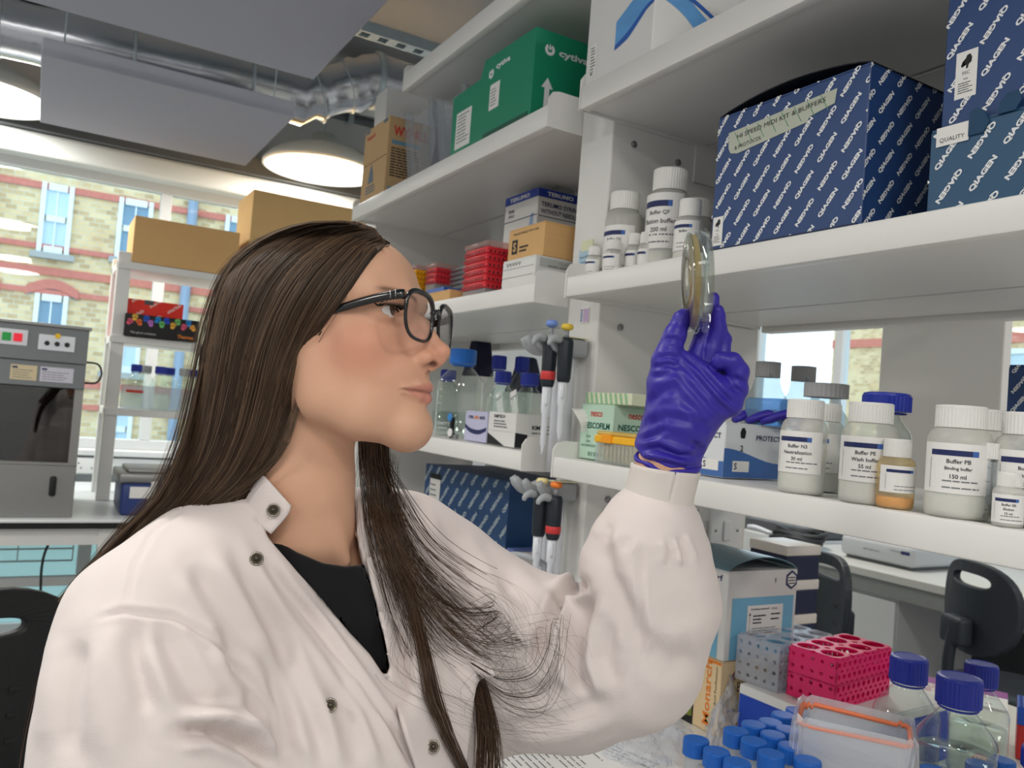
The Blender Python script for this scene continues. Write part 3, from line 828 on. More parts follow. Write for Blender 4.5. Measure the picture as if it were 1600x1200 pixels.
w_shade = np.maximum(w_ml, w_no)[:, None]; tone = tone * (1 - w_shade) + np.array(rgb(96, 48, 42)) * w_shade
tone = tone * (1 - w_br[:, None]) + browc * w_br[:, None]
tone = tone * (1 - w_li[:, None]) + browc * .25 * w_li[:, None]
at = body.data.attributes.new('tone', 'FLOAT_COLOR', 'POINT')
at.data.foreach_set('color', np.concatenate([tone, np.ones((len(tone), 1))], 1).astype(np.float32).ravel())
def eye_mesh(mb, verts, faces, mi=0):      # eye-frame vertices into a room mesh
    mb.add(to_room(np.array(verts)), [tuple(reversed(q)) for q in faces], mi)
def pbuild(mb, name, m, parent, smooth=True):
    o = mb.build(name, m, parent, smooth)
    root = parent
    while root.parent is not None: root = root.parent
    o.matrix_parent_inverse = Matrix.Translation(root.location).inverted() if parent is root else Matrix()
    return o
# eyes: ball, iris, pupil
M_sclera = mat('eye_white', (226, 220, 214), .15, coat=.6); M_iris = mat('brown_iris', (84, 56, 36), .2, coat=.6); M_pupil = mat('pupil', (8, 8, 8), .1)
gaze = _n(np.array([AX_A * 1.0 + AX_C * .08]))[0]
for s in (-1, 1):
    c = Hd(118, s * 57, 33); R_ = 22.2 * HS; e1 = _n(np.cross(gaze, np.array([0, 1.0, 0]))); e2 = np.cross(gaze, e1)
    g = MB(); n1, n2 = 20, 20; vv = []; ff = []; mi = []
    for i in range(n1 + 1):
        th = PI * i / n1
        for k in range(n2):
            ph = 2 * PI * k / n2; vv.append(c + R_ * (math.cos(th) * gaze + math.sin(th) * (math.cos(ph) * e1 + math.sin(ph) * e2)))
    for i in range(n1):
        for k in range(n2):
            q = (i * n2 + k, i * n2 + (k + 1) % n2, (i + 1) * n2 + (k + 1) % n2, (i + 1) * n2 + k)
            g_mi = 2 if i < 1 else (1 if i < 3 else 0); ff.append(q); mi.append(g_mi)
    V_ = to_room(np.array(vv))
    for m_ in (0, 1, 2): pass
    g.v.append(V_); g.n = len(V_); g.f = [tuple(q) for q in ff]; g.mi = mi
    pbuild(g, 'eye', [M_sclera, M_iris, M_pupil], person)
# lashes
M_lash = mat('eyelash', (14, 11, 10), .6)
for s in (-1, 1):
    g = MB()
    for k in range(15):
        q = k / 14; b0 = 38 + 44 * q; a0 = 143 - 15 * ((q - .35) / .65) ** 2 * (1 if q > .35 else .3)
        p0 = Hd(a0, s * b0, 38 - 4 * abs(q - .4)); L = 15 + 6 * q
        p1 = Hd(a0 + L * .6, s * (b0 + (q - .3) * 10), 41); p2 = Hd(a0 + L * .9, s * (b0 + (q - .3) * 18), 49)
        g.tube(to_room(np.array([p0, p1, p2])), [.0004, .0003, .0001], 4)
    ln = [Hd(139 - 12 * q * q, s * (36 + 48 * q), 34 + 6.5 * math.sin(PI * min(1, q * 1.02)) * (1 - .15 * q)) for q in np.linspace(0, 1, 14)] + [Hd(120, s * 92, 40)]
    g.tube(to_room(np.array(ln)), [.0004] + [.0010] * 12 + [.0008, .0002], 6)
    pbuild(g, 'eyelashes', M_lash, person)

# ---------------- black shirt
ft = Field((-.30, -.37, .52), (.02, -.10, .90), .0024)
ft.ell(Tp(0, .0, -.165), TAX, (.152, .098, .2), .03)
ft.chain([PP(370, 930, .69), PP(475, 912, .72), PP(585, 905, .775)], [.044, .0535, .050], .03)
ft.px_cut([(300, 700), (395, 805), (424, 836), (462, 862), (505, 880), (540, 885), (570, 882), (590, 860), (700, 700)], .3, .76, .002)
Vt, Ft = ft.surface(); Vt = smooth_verts(Vt, Ft, 2)

# ---------------- lab coat
fc = Field((-.44, -.40, .47), (.235, -.06, .98), .0030)
fc.ell(Tp(.0, .012, -.19), TAX, (.185, .128, .215), .03)
fc.chain([PP(240, 985, .635), PP(335, 912, .68), PP(430, 872, .72), PP(500, 870, .755), PP(580, 872, .795), PP(640, 886, .82), PP(690, 930, .83)],
         [.064, .062, .058, .056, .058, .062, .066], .035)
fc.chain([PP(240, 1005, .625), PP(245, 1100, .615), PP(250, 1230, .61), PP(252, 1340, .61)], [.064, .073, .083, .088], .03)
fc.chain([PP(690, 935, .83), PP(780, 1022, .81), PP(890, 1042, .785), PP(985, 1032, .752)], [.068, .083, .071, .060], .03)
fc.chain([PP(985, 1032, .752), PP(1015, 940, .745), PP(1010, 880, .742), PP(1018, 836, .741), PP(1021, 815, .741)], [.060, .0585, .054, .045, .033], .018)
fc.px_cut([(422, 834), (464, 891), (512, 947), (550, 992), (580, 1022), (608, 1062), (598, 990), (585, 930), (568, 876), (548, 790), (470, 700), (405, 735), (418, 790)], .45, .80, .0025)
fc.chain([V3(485, 640, 0), V3(470, 760, 6), V3(464, 850, 8)], [88 * HS, 86 * HS, 92 * HS], .004, 'sub')
Vc, Fc = fc.surface(); Vc = smooth_verts(Vc, Fc, 3)
Nc = vnormals(Vc, Fc)
uvc = to_px(Vc)
Vc = Vc + Nc * (.0022 * wavy(Vc * np.array([9, 6, 9]), 3, 3))[:, None]
CR = [  # seams
    ([(150, 968), (192, 955), (268, 964), (330, 1000), (380, 1045), (425, 1110), (440, 1190)], 5, .0022),
    ([(290, 792), (240, 830), (212, 880), (195, 952)], 4, .0018),
    # right sleeve, armpit
    ([(205, 970), (215, 1040), (235, 1120)], 16, .004), ([(240, 975), (290, 1060), (320, 1110)], 18, .005),
    ([(275, 1145), (330, 1140), (385, 1165), (425, 1200)], 12, .012), ([(300, 1125), (360, 1118), (420, 1150)], 14, -.006),
    ([(345, 1000), (390, 1070), (415, 1150)], 12, .007), ([(130, 1000), (110, 1080), (100, 1180)], 18, .004), ([(160, 980), (165, 1090), (180, 1200)], 26, -.004),
    # right front
    ([(360, 850), (400, 930), (440, 1010), (480, 1110), (510, 1200)], 13, .005), ([(300, 880), (350, 960), (390, 1040)], 16, .006),
    ([(395, 850), (450, 930), (510, 1010), (575, 1110), (610, 1200)], 9, .004), ([(440, 905), (500, 980), (560, 1060), (615, 1140), (650, 1200)], 6, .004),
    ([(420, 1040), (440, 1120), (450, 1200)], 18, .006), ([(520, 1060), (545, 1130), (560, 1200)], 16, .005),
    # left front and shoulder
    ([(640, 800), (655, 850), (690, 900), (700, 960)], 14, .006), ([(700, 850), (740, 920), (760, 1000)], 16, .006), ([(690, 940), (760, 980), (850, 985)], 18, .005),
    # left upper sleeve, inner elbow
    ([(915, 908), (880, 935), (850, 985), (838, 1040)], 10, .012), ([(925, 925), (905, 980), (900, 1040), (915, 1090)], 12, .009), ([(940, 960), (925, 1030), (945, 1085)], 12, -.006),
    ([(780, 900), (830, 950), (845, 1010)], 14, .006), ([(770, 1060), (840, 1090), (930, 1085)], 20, .006), ([(800, 1130), (870, 1125), (960, 1095)], 14, .006),
    ([(850, 930), (900, 925), (918, 912)], 8, .005),
    # forearm
    ([(936, 835), (952, 900), (985, 965), (1000, 1010)], 15, .0055), ([(1000, 850), (1003, 930), (1000, 1010), (985, 1070)], 5, .0018), ([(1060, 838), (1068, 858), (1074, 880)], 6, .004),
    ([(1046, 842), (1050, 862), (1046, 884)], 6, .0035), ([(1010, 1010), (1050, 1035), (1090, 1020)], 22, .004), ([(1030, 880), (1060, 930), (1070, 985)], 26, .003),
    ([(982, 838), (975, 862)], 8, .0025), ([(955, 820), (942, 845)], 8, .0025),
]
Vc = creases(Vc, Nc, CR)
coat = quad_object('lab_coat', Vc, Fc, M_coat, person)
bvc = bvh_of(Vc, Fc)
uvt = to_px(Vt)
for i in range(len(Vt)):
    h_ = cast(bvc, *uvt[i])
    if h_ is not None and .5 < h_[2] and h_[2] - .05 < Vt[i, 2] < h_[2] + .006: Vt[i] *= (h_[2] + .006) / Vt[i, 2]
shirt = quad_object('shirt', Vt, Ft, M_shirt, person)
PATCH = {}
def patch(name, rows, thick, m, parent, nu=14, nv=14):
    """thin cloth leaf from a net of eye-frame points (rows of equal length)"""
    A = np.array(rows); A = np.stack([spline(A[:, j], nv) for j in range(A.shape[1])], 1); A = np.stack([spline(A[i], nu) for i in range(nv)], 0)
    du = np.gradient(A, axis=1); dv = np.gradient(A, axis=0); N = np.cross(du, dv); N /= np.linalg.norm(N, axis=2)[..., None] + 1e-9
    if (N * A).sum() > 0: N = -N
    top = A + N * thick / 2; bot = A - N * thick / 2; g = MB()
    V = np.concatenate([top.reshape(-1, 3), bot.reshape(-1, 3)]); k = nu * nv; f = []
    for i in range(nv - 1):
        for j in range(nu - 1):
            a = i * nu + j; f.append((a, a + 1, a + nu + 1, a + nu)); f.append((k + a, k + a + nu, k + a + nu + 1, k + a + 1))
    rim = [j for j in range(nu)] + [i * nu + nu - 1 for i in range(1, nv)] + [(nv - 1) * nu + j for j in range(nu - 2, -1, -1)] + [i * nu for i in range(nv - 2, 0, -1)]
    for a, b in zip(rim, rim[1:] + rim[:1]): f.append((b, a, k + a, k + b))
    PATCH[name] = bvh_of(V[:k], np.array([q for q in f if max(q) < k])); g.add(to_room(V), f); return pbuild(g, name, m, parent)
def on_coat(u, v, lift=.004, default=.72):
    h = cast(bvc, u, v); d = h[2] if h is not None else default
    return PP(u, v, d - lift)
# collar stand, near side: from under the hair to the snap
patch('collar', [[PP(362, 752, .70), PP(390, 735, .685), PP(410, 742, .672), PP(432, 765, .663), PP(455, 790, .660)],
                 [PP(362, 775, .695), PP(388, 766, .680), PP(408, 776, .667), PP(428, 792, .660), PP(448, 806, .658)],
                 [PP(366, 802, .690), PP(384, 806, .676), PP(400, 816, .664), PP(413, 826, .658), PP(424, 834, .657)]], .0028, M_coat, coat)
# far collar and front
patch('collar', [[PP(538, 806, .775), PP(560, 785, .79), PP(590, 775, .80), PP(622, 786, .81)],
                 [PP(552, 850, .765), PP(572, 840, .775), PP(600, 830, .785), PP(632, 826, .795)],
                 [PP(568, 890, .755), PP(588, 885, .765), PP(612, 880, .775), PP(642, 868, .785)]], .003, M_coat, coat)
lap = [[(572, 872), (605, 868), (650, 890), (690, 950)], [(590, 950), (625, 955), (672, 960), (722, 1006)], [(604, 1040), (645, 1040), (700, 1030), (773, 1052)], [(622, 1110), (655, 1105), (700, 1095), (744, 1070)], [(655, 1215), (675, 1215), (700, 1210), (728, 1200)]]
lift = [[.006, .008, .008, .004], [.007, .010, .012, .006], [.008, .014, .018, .030], [.008, .014, .016, .022], [.006, .008, .008, .006]]
patch('lapel', [[on_coat(u, v, l) for (u, v), l in zip(r, q)] for r, q in zip(lap, lift)], .003, M_coat, coat, 22, 26)
# snaps
M_snap = mat('nickel_snap', (150, 144, 132), .3, metal=1.0); M_snapd = mat('snap_well', (70, 64, 56), .4, metal=.9)
for (u, v, d) in ((427, 797, .656), (401, 873, None), (516, 1102, None), (677, 1167, None)):
    p = PP(u, v, d - .002) if d else on_coat(u, v, .0025 if u < 600 else .014)
    c = to_room(p)[0]; nrm = -_n(ray(u, v)); a1 = _n(np.cross(nrm, [0, 0, 1.0])); a2 = np.cross(nrm, a1)
    Mx = np.stack([a1, a2, nrm], 1)
    sn = MB().lathe([(.0052, -.001), (.0054, .0006), (.0048, .0013), (.0040, .0010), (.0038, .0004)], 24, cap=False).move(Mx, c)
    sn = pbuild(sn, 'snap', M_snap, coat)
    g = MB().lathe([(.0, .0002), (.0038, .0003)], 20, cap=False).lathe([(.0022, .0003), (.0022, .0014), (.0012, .0018), (0, .0018)], 16, cap=False).move(Mx, c)
    pbuild(g, 'socket', M_snapd, sn)
# ribbed cuff
g = MB(); c0, c1 = PP(1019, 822, .741), PP(1040, 731, .742); ax = _n(c1 - c0); e1 = _n(np.cross(ax, [0, 0, 1.0])); e2 = np.cross(ax, e1)
nr, ns = 18, 160; vv = []; ff = []
prof = [(t, 59 - 3 * math.sin(t * PI) - 5 * t) for t in np.linspace(0, 1, nr)] + [(1.01, 51), (1.0, 47.5), (.9, 46.5), (.75, 46)]
for t, r in prof:
    for k in range(ns):
        q = 2 * PI * k / ns; rr = r * HS * 1.02 + .00035 * math.cos(q * 80) - (.0022 * math.exp(-((q - 1.45) / .03) ** 2) if t <= 1 else 0)
        tt = t + .10 * t * (math.cos(q + .4)) * .6
        vv.append(c0 + (c1 - c0) * tt + rr * (math.cos(q) * e1 + math.sin(q) * e2))
for i in range(len(prof) - 1):
    for k in range(ns): ff.append((i * ns + k, i * ns + (k + 1) % ns, (i + 1) * ns + (k + 1) % ns, (i + 1) * ns + k))
eye_mesh(g, vv, ff); pbuild(g, 'cuff', M_rib, coat)

# ---------------- gloved hand
GD = .738; GS = GD / F_PX; GO = PP(1080, 600, GD)
_gf = _n(GO); _gr = np.array([1.0, 0, 0]); _gr = _n(_gr - _gf * (_gf @ _gr)); _gu = np.array([0, 1.0, 0]); _gu = _n(_gu - _gf * (_gf @ _gu) - _gr * (_gr @ _gu))
def G(u, v, w=0): return GO + GS * ((u - 1080) * _gr + (600 - v) * _gu - w * _gf)
fg = Field(G(980, 760, -80).min() * 0 + np.minimum(G(980, 760, 80), G(1185, 440, -80)) - .02, np.maximum(G(980, 760, 80), G(1185, 440, -80)) + .02, .0013)
def gc(pts, rad, k=8, op='add'): fg.chain([G(*p) for p in pts], [r * GS for r in rad], k * GS, op)
gc([(1043, 730, 0), (1046, 700, 0), (1056, 655, 2)], [49, 49, 46], 14)
gc([(1056, 655, 2), (1050, 600, 8)], [46, 37], 16); gc([(1066, 655, 0), (1085, 602, 2)], [46, 36], 16)
gc([(1075, 660, 0), (1112, 622, 0), (1128, 618, -4)], [44, 34, 28], 16)
gc([(1066, 566, 6), (1095, 590, 10), (1122, 612, 12), (1138, 632, 8)], [19, 20, 20, 17], 12)     # ridge at the finger roots
gc([(1040, 606, 10), (1041, 562, 14), (1055, 526, 12), (1066, 500, 6), (1070, 495, 4)], [27, 20.5, 17, 13.5, 11], 9)   # thumb
gc([(1082, 580, -8), (1090, 545, -14), (1104, 505, -22), (1113, 474, -24), (1115, 464, -24)], [16, 14, 12.5, 10.5, 9], 1.5)   # index
gc([(1104, 585, -12), (1112, 545, -14), (1122, 512, -14), (1121, 494, -12), (1120, 486, -10)], [16, 15, 13, 11.5, 9.5], 1.5)     # middle
gc([(1118, 600, -18), (1128, 560, -18), (1131, 530, -20), (1126, 515, -18)], [15, 13, 11, 9], 3)     # ring
gc([(1138, 634, 0), (1149, 606, 6), (1150, 582, 12), (1140, 566, 18), (1124, 564, 22), (1119, 568, 24)], [17, 16.5, 16.5, 15, 12.5, 10], 5)   # little finger, hooked
fg.px_cut([(980, 694), (994, 699), (1004, 713), (1022, 722), (1044, 731), (1064, 732), (1083, 736), (1097, 728), (1200, 800), (900, 800)], .3, 1.2, .001)
Vg, Fg = fg.surface(); Vg = smooth_verts(Vg, Fg, 2)
Ng = vnormals(Vg, Fg)
Vg = Vg + Ng * (.0007 * wavy(Vg * 28, 11, 3))[:, None]
GC = [([(1028, 560), (1045, 556), (1062, 560)], 4, .0012), ([(1022, 575), (1042, 570), (1060, 574)], 4, .0012), ([(1040, 530), (1055, 530), (1066, 536)], 3.5, .001), ([(1018, 590), (1040, 586), (1056, 580)], 5, .0012),
      ([(1066, 552), (1095, 578), (1125, 612), (1150, 636)], 4, .0022), ([(1064, 566), (1090, 594), (1118, 628), (1140, 646)], 5, .0018), ([(1060, 580), (1080, 605), (1110, 640)], 6, .0016),
      ([(1010, 640), (1030, 615), (1056, 605)], 6, .0012), ([(1005, 668), (1040, 652), (1085, 660), (1110, 672)], 7, .0014), ([(1000, 690), (1030, 676), (1040, 668)], 5, .0016), ([(1060, 620), (1085, 640), (1100, 668)], 7, .0012),
      ([(1000, 702), (1030, 700), (1060, 712), (1090, 712)], 5, .0028), ([(1010, 712), (1045, 716), (1075, 724)], 4, -.0022), ([(1080, 690), (1092, 700), (1090, 716)], 5, .0022), ([(1145, 590), (1156, 594), (1164, 600)], 4, .0014), ([(1144, 606), (1154, 610), (1160, 616)], 4, .0014)]
Vg = creases(Vg, Ng, GC)
glove = quad_object('glove', Vg, Fg, M_nitrile, person)
# rolled bottom hem of the glove
g = MB(); hv = []
for k in range(41):
    q = 2 * PI * k / 40; x_ = math.cos(q); hv.append(G(1044 + 49 * x_, 724 + 11 * x_ * (1 if x_ < 0 else .35) + (9 if math.sin(q) > 0 else -2) * abs(math.sin(q)) + 1.5 * math.sin(5 * q), 47 * math.sin(q)))
g.tube(to_room(np.array(hv)), [.0022 + .0006 * math.sin(5 * k) for k in range(41)], 8); pbuild(g, 'rolled_hem', M_nitrile, glove)
# ---------------- below the picture edge: coat skirt, sleeve into the pocket, trousers, shoes
_dn = -(ROT.T @ np.array([0, 0, 1.0])) * np.array([1, 1, -1.0])
_zm = float(to_room(MID)[0][2])
def Lp(l, t, d): return MID + l * TL + t * TT + d * _dn
_cs = np.array([Lp(a_, b_, d_) for a_ in (-.34, .26) for b_ in (-.24, .24) for d_ in (.08, 1.0)]); fs = Field(_cs.min(0), _cs.max(0), .008)
for s in (-1, 1): fs.chain([Lp(s * .055, .0, .18), Lp(s * .055, -.005, .36), Lp(s * .065, .0, .55), Lp(s * .07, .0, .80)], [.115, .108, .125, .135], .05)
fs.chain([PP(250, 1255, .61), Lp(-.235, -.02, .42), Lp(-.17, .06, .56)], [.080, .062, .045], .03)
Vs, Fs_ = fs.surface(); Vs = smooth_verts(Vs, Fs_, 2)
Nsk = vnormals(Vs, Fs_); Vs = Vs + Nsk * (.005 * wavy(Vs * np.array([7, 1.5, 7]), 8, 2))[:, None]
quad_object('coat_skirt', Vs, Fs_, M_coat, coat).matrix_parent_inverse = Matrix()
M_trouser = cloth_mat('dark_trousers', (34, 36, 44), 400, .1); M_shoe = mat('dark_shoe', (26, 24, 24), .5, bump=.1, bscale=200)
for s in (-1, 1):
    _cs = np.array([Lp(s * .085 + a_, b_, d_) for a_ in (-.12, .12) for b_ in (-.12, .24) for d_ in (.54, _zm + .02)]); ff_ = Field(_cs.min(0), _cs.max(0), .007)
    ff_.chain([Lp(s * .08, 0, .66), Lp(s * .085, .01, .9), Lp(s * .085, -.01, _zm - .10)], [.085, .062, .048], .02)
    Vl, Fl = ff_.surface(); quad_object('trouser_leg', smooth_verts(Vl, Fl, 2), Fl, M_trouser, person)
    ff_.D[:] = .08; ff_.ell(Lp(s * .09, .055, _zm - .042), np.array([TL, TT, -_dn]), (.045, .125, .042), .01); ff_.cone(Lp(s * .087, -.01, _zm - .10), Lp(s * .088, .0, _zm - .05), .047, .046, .02)
    Vl, Fl = ff_.surface(); quad_object('shoe', smooth_verts(Vl, Fl, 2), Fl, M_shoe, person)
# ---------------- eyeglasses
M_frame = mat('black_acetate', (12, 12, 14), .22, coat=.5, var=.2, vscale=60); M_lens = glass('spectacle_lens', (250, 248, 249), .0, 1.2)
M_hinge = mat('steel_hinge', (170, 170, 172), .3, metal=1.0)
HSH = 0.0
glasses = bpy.data.objects.new('eyeglasses', None); COL.objects.link(glasses); glasses.parent = person
glasses.matrix_parent_inverse = Matrix.Translation(person.location).inverted()
def gl_pt(b, c): return Hd(172 - (abs(b) / 90) ** 2 * 9 + (c - 24) * .10, b, c)
def lens_loop(s, k=48, grow=1.0):
    out = []
    for i in range(k):
        q = 2 * PI * i / k; cx, cy = math.cos(q), math.sin(q); e = 2 / 2.9
        x = math.copysign(abs(cx) ** e, cx) * 40 * grow; y = math.copysign(abs(cy) ** e, cy) * 35 * grow
        x *= 1 + .06 * cy                                  # a touch wider at the brow
        out.append((s * (53 + x), 24 + y))
    return out
for s in (1, -1):
    lp = lens_loop(s); P = np.array([gl_pt(*q) for q in lp]); P = np.concatenate([P, P[:2]])
    rad = [(2.7 + 1.5 * max(0, (c - 24) / 35)) * HS for b, c in lp]; rad += rad[:2]
    pbuild(MB().tube(to_room(P), rad, 8, cap=False), 'rim', M_frame, glasses)
    lp = lens_loop(s, 40, .97); P = [gl_pt(*q) for q in lp] + [gl_pt(s * 53, 24)]
    g = MB(); n_ = 40; fr = np.array(P) + AX_A * 1.2 * HS; bk = np.array(P) - AX_A * 1.2 * HS
    g.add(to_room(np.concatenate([fr, bk])), [((i + 1) % n_, i, n_) for i in range(n_)] + [(n_ + 1 + i, n_ + 1 + (i + 1) % n_, 2 * n_ + 1) for i in range(n_)])
    pbuild(g, 'lens', M_lens, glasses)
    # temple arm with hinge block
    tp = [Hd(161, s * 92, 48), Hd(151, s * 97, 47), Hd(112, s * 99, 40), Hd(60, s * 98, 27), Hd(10, s * 96, 14), Hd(-14, s * 93, -2), Hd(-24, s * 90, -26)]
    tp = spline(np.array(tp), 22)
    arm = pbuild(MB().tube(to_room(tp), [(7.5 - 2.5 * k / 21) * HS for k in range(22)], 8, flat=.38, up=to_room(HO + AX_B)[0] - to_room(HO)[0]), 'temple', M_frame, glasses)
    g = MB()
    for (a_, c_) in ((151, 48), (143, 46.5)): g.tube(to_room(np.array([Hd(a_, s * 100.6, c_ - 5), Hd(a_, s * 100.6, c_ + 5)])), 1.1 * HS, 6)
    pbuild(g, 'hinge', M_hinge, arm)
br = [gl_pt(15, 36), Hd(174, 6, 40), Hd(175, 0, 41), Hd(174, -6, 40), gl_pt(-15, 36)]
pbuild(MB().tube(to_room(spline(np.array(br), 12)), 4.2 * HS, 8), 'bridge', M_frame, glasses)

# ---------------- hair
def hair_mat():
    m = mat('brown_hair', (70, 52, 40), .42, spec=.5)
    nt = m.node_tree; b = nt.nodes['Principled BSDF']
    at = nt.nodes.new('ShaderNodeAttribute'); at.attribute_name = 'tone'; at.attribute_type = 'GEOMETRY'
    nt.links.new(at.outputs['Color'], b.inputs['Base Color']); return m
M_hair = hair_mat(); M_hairbase = mat('brown_hair_mass', (40, 29, 22), .8, var=.3, vscale=40, spec=.1)
HSH = 10.0
fh = Field((-.44, -.36, .56), (-.06, .17, .86), .0026)
def vc(pts, rad, k=14, op='add'): fh.chain([V3(*p) for p in pts], [r * HS for r in rad], k * HS, op)
fh.ell(Hd(8, -2, 64), HAX, np.array([137, 119, 109]) * HS, .005)
vc([(470, 450, 40), (430, 480, 40), (408, 560, 46), (388, 650, 34), (355, 735, 16), (300, 800, -10), (220, 865, -40), (130, 985, -70), (85, 1120, -80), (70, 1230, -80)], [78, 74, 70, 64, 55, 44, 34, 22, 14, 8], 24)
vc([(455, 600, 40), (425, 690, 45), (385, 750, 40)], [30, 28, 24], 20)
fh.px_cut([(640, 372), (622, 376), (604, 385), (585, 402), (566, 427), (548, 457), (527, 484), (499, 520), (490, 547), (484, 577), (471, 607), (462, 637), (457, 665), (445, 700), (425, 733), (404, 745), (430, 800), (900, 820), (900, 330)], .4, .80, .002)
Vh, Fh = fh.surface(); Vh = smooth_verts(Vh, Fh, 2)
Nh = vnormals(Vh, Fh); Vh = Vh + Nh * (.0010 * wavy(Vh * np.array([40, 10, 20]), 5, 2))[:, None]
hair = quad_object('hair', Vh, Fh, M_hairbase, person)
bvhh = bvh_of(Vh, Fh)
def strand_object(name, P, rad, tone, parent, m=M_hair):
    """P (S,N,3) eye frame, rad (S,N), tone (S,3)"""
    S_, N_, _ = P.shape
    T = np.gradient(P, axis=1); T /= np.linalg.norm(T, axis=2)[..., None] + 1e-12
    ref = P / np.linalg.norm(P, axis=2)[..., None]
    A = np.cross(T, ref); A /= np.linalg.norm(A, axis=2)[..., None] + 1e-9; B = np.cross(A, T)
    ring = [P + rad[..., None] * (math.cos(q) * A + math.sin(q) * B) for q in (PI / 2, PI / 2 + 2.094, PI / 2 + 4.189)]
    V = np.stack(ring, 2).reshape(-1, 3)
    s_i = (np.arange(S_) * N_ * 3)[:, None, None]; n_i = (np.arange(N_ - 1) * 3)[None, :, None]; k = np.arange(3)[None, None, :]; k2 = (k + 1) % 3
    q = np.stack([s_i + n_i + k, s_i + n_i + k2, s_i + n_i + 3 + k2, s_i + n_i + 3 + k], -1).reshape(-1, 4)
    o = quad_object(name, V, q, m); o.parent = parent
    if parent is person: o.matrix_parent_inverse = Matrix.Translation(person.location).inverted()
    col = np.repeat(np.concatenate([tone, np.ones((S_, 1))], 1), N_ * 3, 0).astype(np.float32)
    o.data.attributes.new('tone', 'FLOAT_COLOR', 'POINT').data.foreach_set('color', col.ravel())
    return o
def tones(n, lo=(38, 27, 21), hi=(124, 98, 74), r=np.random.default_rng(3)):
    t = r.beta(1.2, 2.9, n)[:, None]; return np.array(rgb(*lo)) * (1 - t) + np.array(rgb(*hi)) * t
GU = np.array([
    [(602, 384), (592, 391), (566, 427), (528, 482), (493, 526), (481, 580), (460, 640), (438, 705), (398, 748), (330, 792), (250, 836)],
    [(592, 372), (566, 386), (528, 434), (488, 500), (458, 566), (444, 626), (424, 690), (392, 745), (340, 790), (270, 832), (200, 885)],
    [(580, 357), (532, 366), (468, 408), (424, 470), (396, 548), (380, 620), (362, 690), (332, 750), (285, 800), (220, 850), (150, 925)],
    [(556, 349), (500, 351), (436, 373), (384, 412), (352, 476), (335, 550), (320, 625), (302, 700), (266, 775), (200, 846), (118, 935)],
    [(530, 346), (470, 350), (408, 376), (362, 418), (337, 485), (323, 558), (308, 634), (287, 708), (252, 778), (186, 846), (104, 938)]], float)
NS, NP = 3400, 26
r3 = np.random.default_rng(21)
gden = np.stack([spline(g_, NP) for g_ in GU])                     # guides x NP x 2
fs = r3.uniform(0, 1, NS) ** .9; fs[:260] = r3.uniform(0, .06, 260)
xi = fs * 4; i0 = np.minimum(xi.astype(int), 3); fr = (xi - i0)[:, None, None]
UV = gden[i0] * (1 - fr) + gden[i0 + 1] * fr
ph = r3.uniform(0, 6.28, (NS, 1)); tt = np.linspace(0, 1, NP)[None]
lock = np.round(fs * 60); lr = np.random.default_rng(4).normal(size=(62, 4)); lk = lr[lock.astype(int)]
sway = (lk[:, :1] * 6 * tt + 3 * np.sin(tt * 7 + lk[:, 1:2] * 3) * lk[:, 2:3] * tt) + r3.normal(0, 3.0, (NS, 1)) * tt ** .7 + 1.2 * np.sin(tt * 9 + ph)
UV[..., 0] += sway; UV[..., 1] += .35 * sway * (lk[:, 3:4])
UV[:, :, 0] += r3.normal(0, 2.0, (NS, 1)); UV[:, 0] += r3.normal(0, 1, (NS, 2)) * np.array([1.5, .6])
P3 = np.zeros((NS, NP, 3)); layer = r3.uniform(-.0004, .0026, NS) + .0012 * np.clip(lk[:, 1], -1, 1)
for i in range(NS):
    last = None; ds = np.full(NP, np.nan)
    for j in range(NP):
        h_ = cast(bvhh, *UV[i, j])
        if h_ is not None: ds[j] = h_[2]
    ok = ~np.isnan(ds)
    if ok.any(): ds = np.interp(np.arange(NP), np.arange(NP)[ok], ds[ok])
    else: ds = np.full(NP, HD)
    ds = np.convolve(np.pad(ds, 1, mode='edge'), [.25, .5, .25], 'valid')
    for j in range(NP): P3[i, j] = PP(UV[i, j, 0], UV[i, j, 1], ds[j] - (.0012 + layer[i]) * min(1, j / 2.5) + .003 * max(0, 1 - j / 1.5))
rad = np.full((NS, NP), .00042) * r3.uniform(.6, 1.25, (NS, 1)) * (1 - .35 * tt)
strand_object('hair_strands', P3, rad, tones(NS), hair)
# fine fly-aways along the crown and the nape
NF = 170; fl = np.zeros((NF, NP, 3)); r5 = np.random.default_rng(9)
for i in range(NF):
    f_ = r5.choice([r5.uniform(.85, 1.0), r5.uniform(0, .08), r5.uniform(.3, .9)], p=[.5, .25, .25]); x_ = f_ * 4; k_ = min(int(x_), 3); g_ = gden[k_] * (1 - x_ + k_) + gden[k_ + 1] * (x_ - k_)
    out = r5.uniform(2, 16); a_ = r5.uniform(-1, 1)
    du = np.linspace(0, 1, NP) ** 1.3
    side = 1 if f_ < .5 else -1
    for j in range(NP): fl[i, j] = PP(g_[j, 0] + side * out * math.sin(du[j] * 3.0) * (1.6 if side < 0 else .8) + a_ * 10 * du[j], g_[j, 1] - out * .5 * math.sin(du[j] * 2.5), HD - .04 - .02 * math.sin(du[j] * 3))
strand_object('flyaway_hairs', fl, np.full((NF, NP), .00016), tones(NF, r=r5), hair)
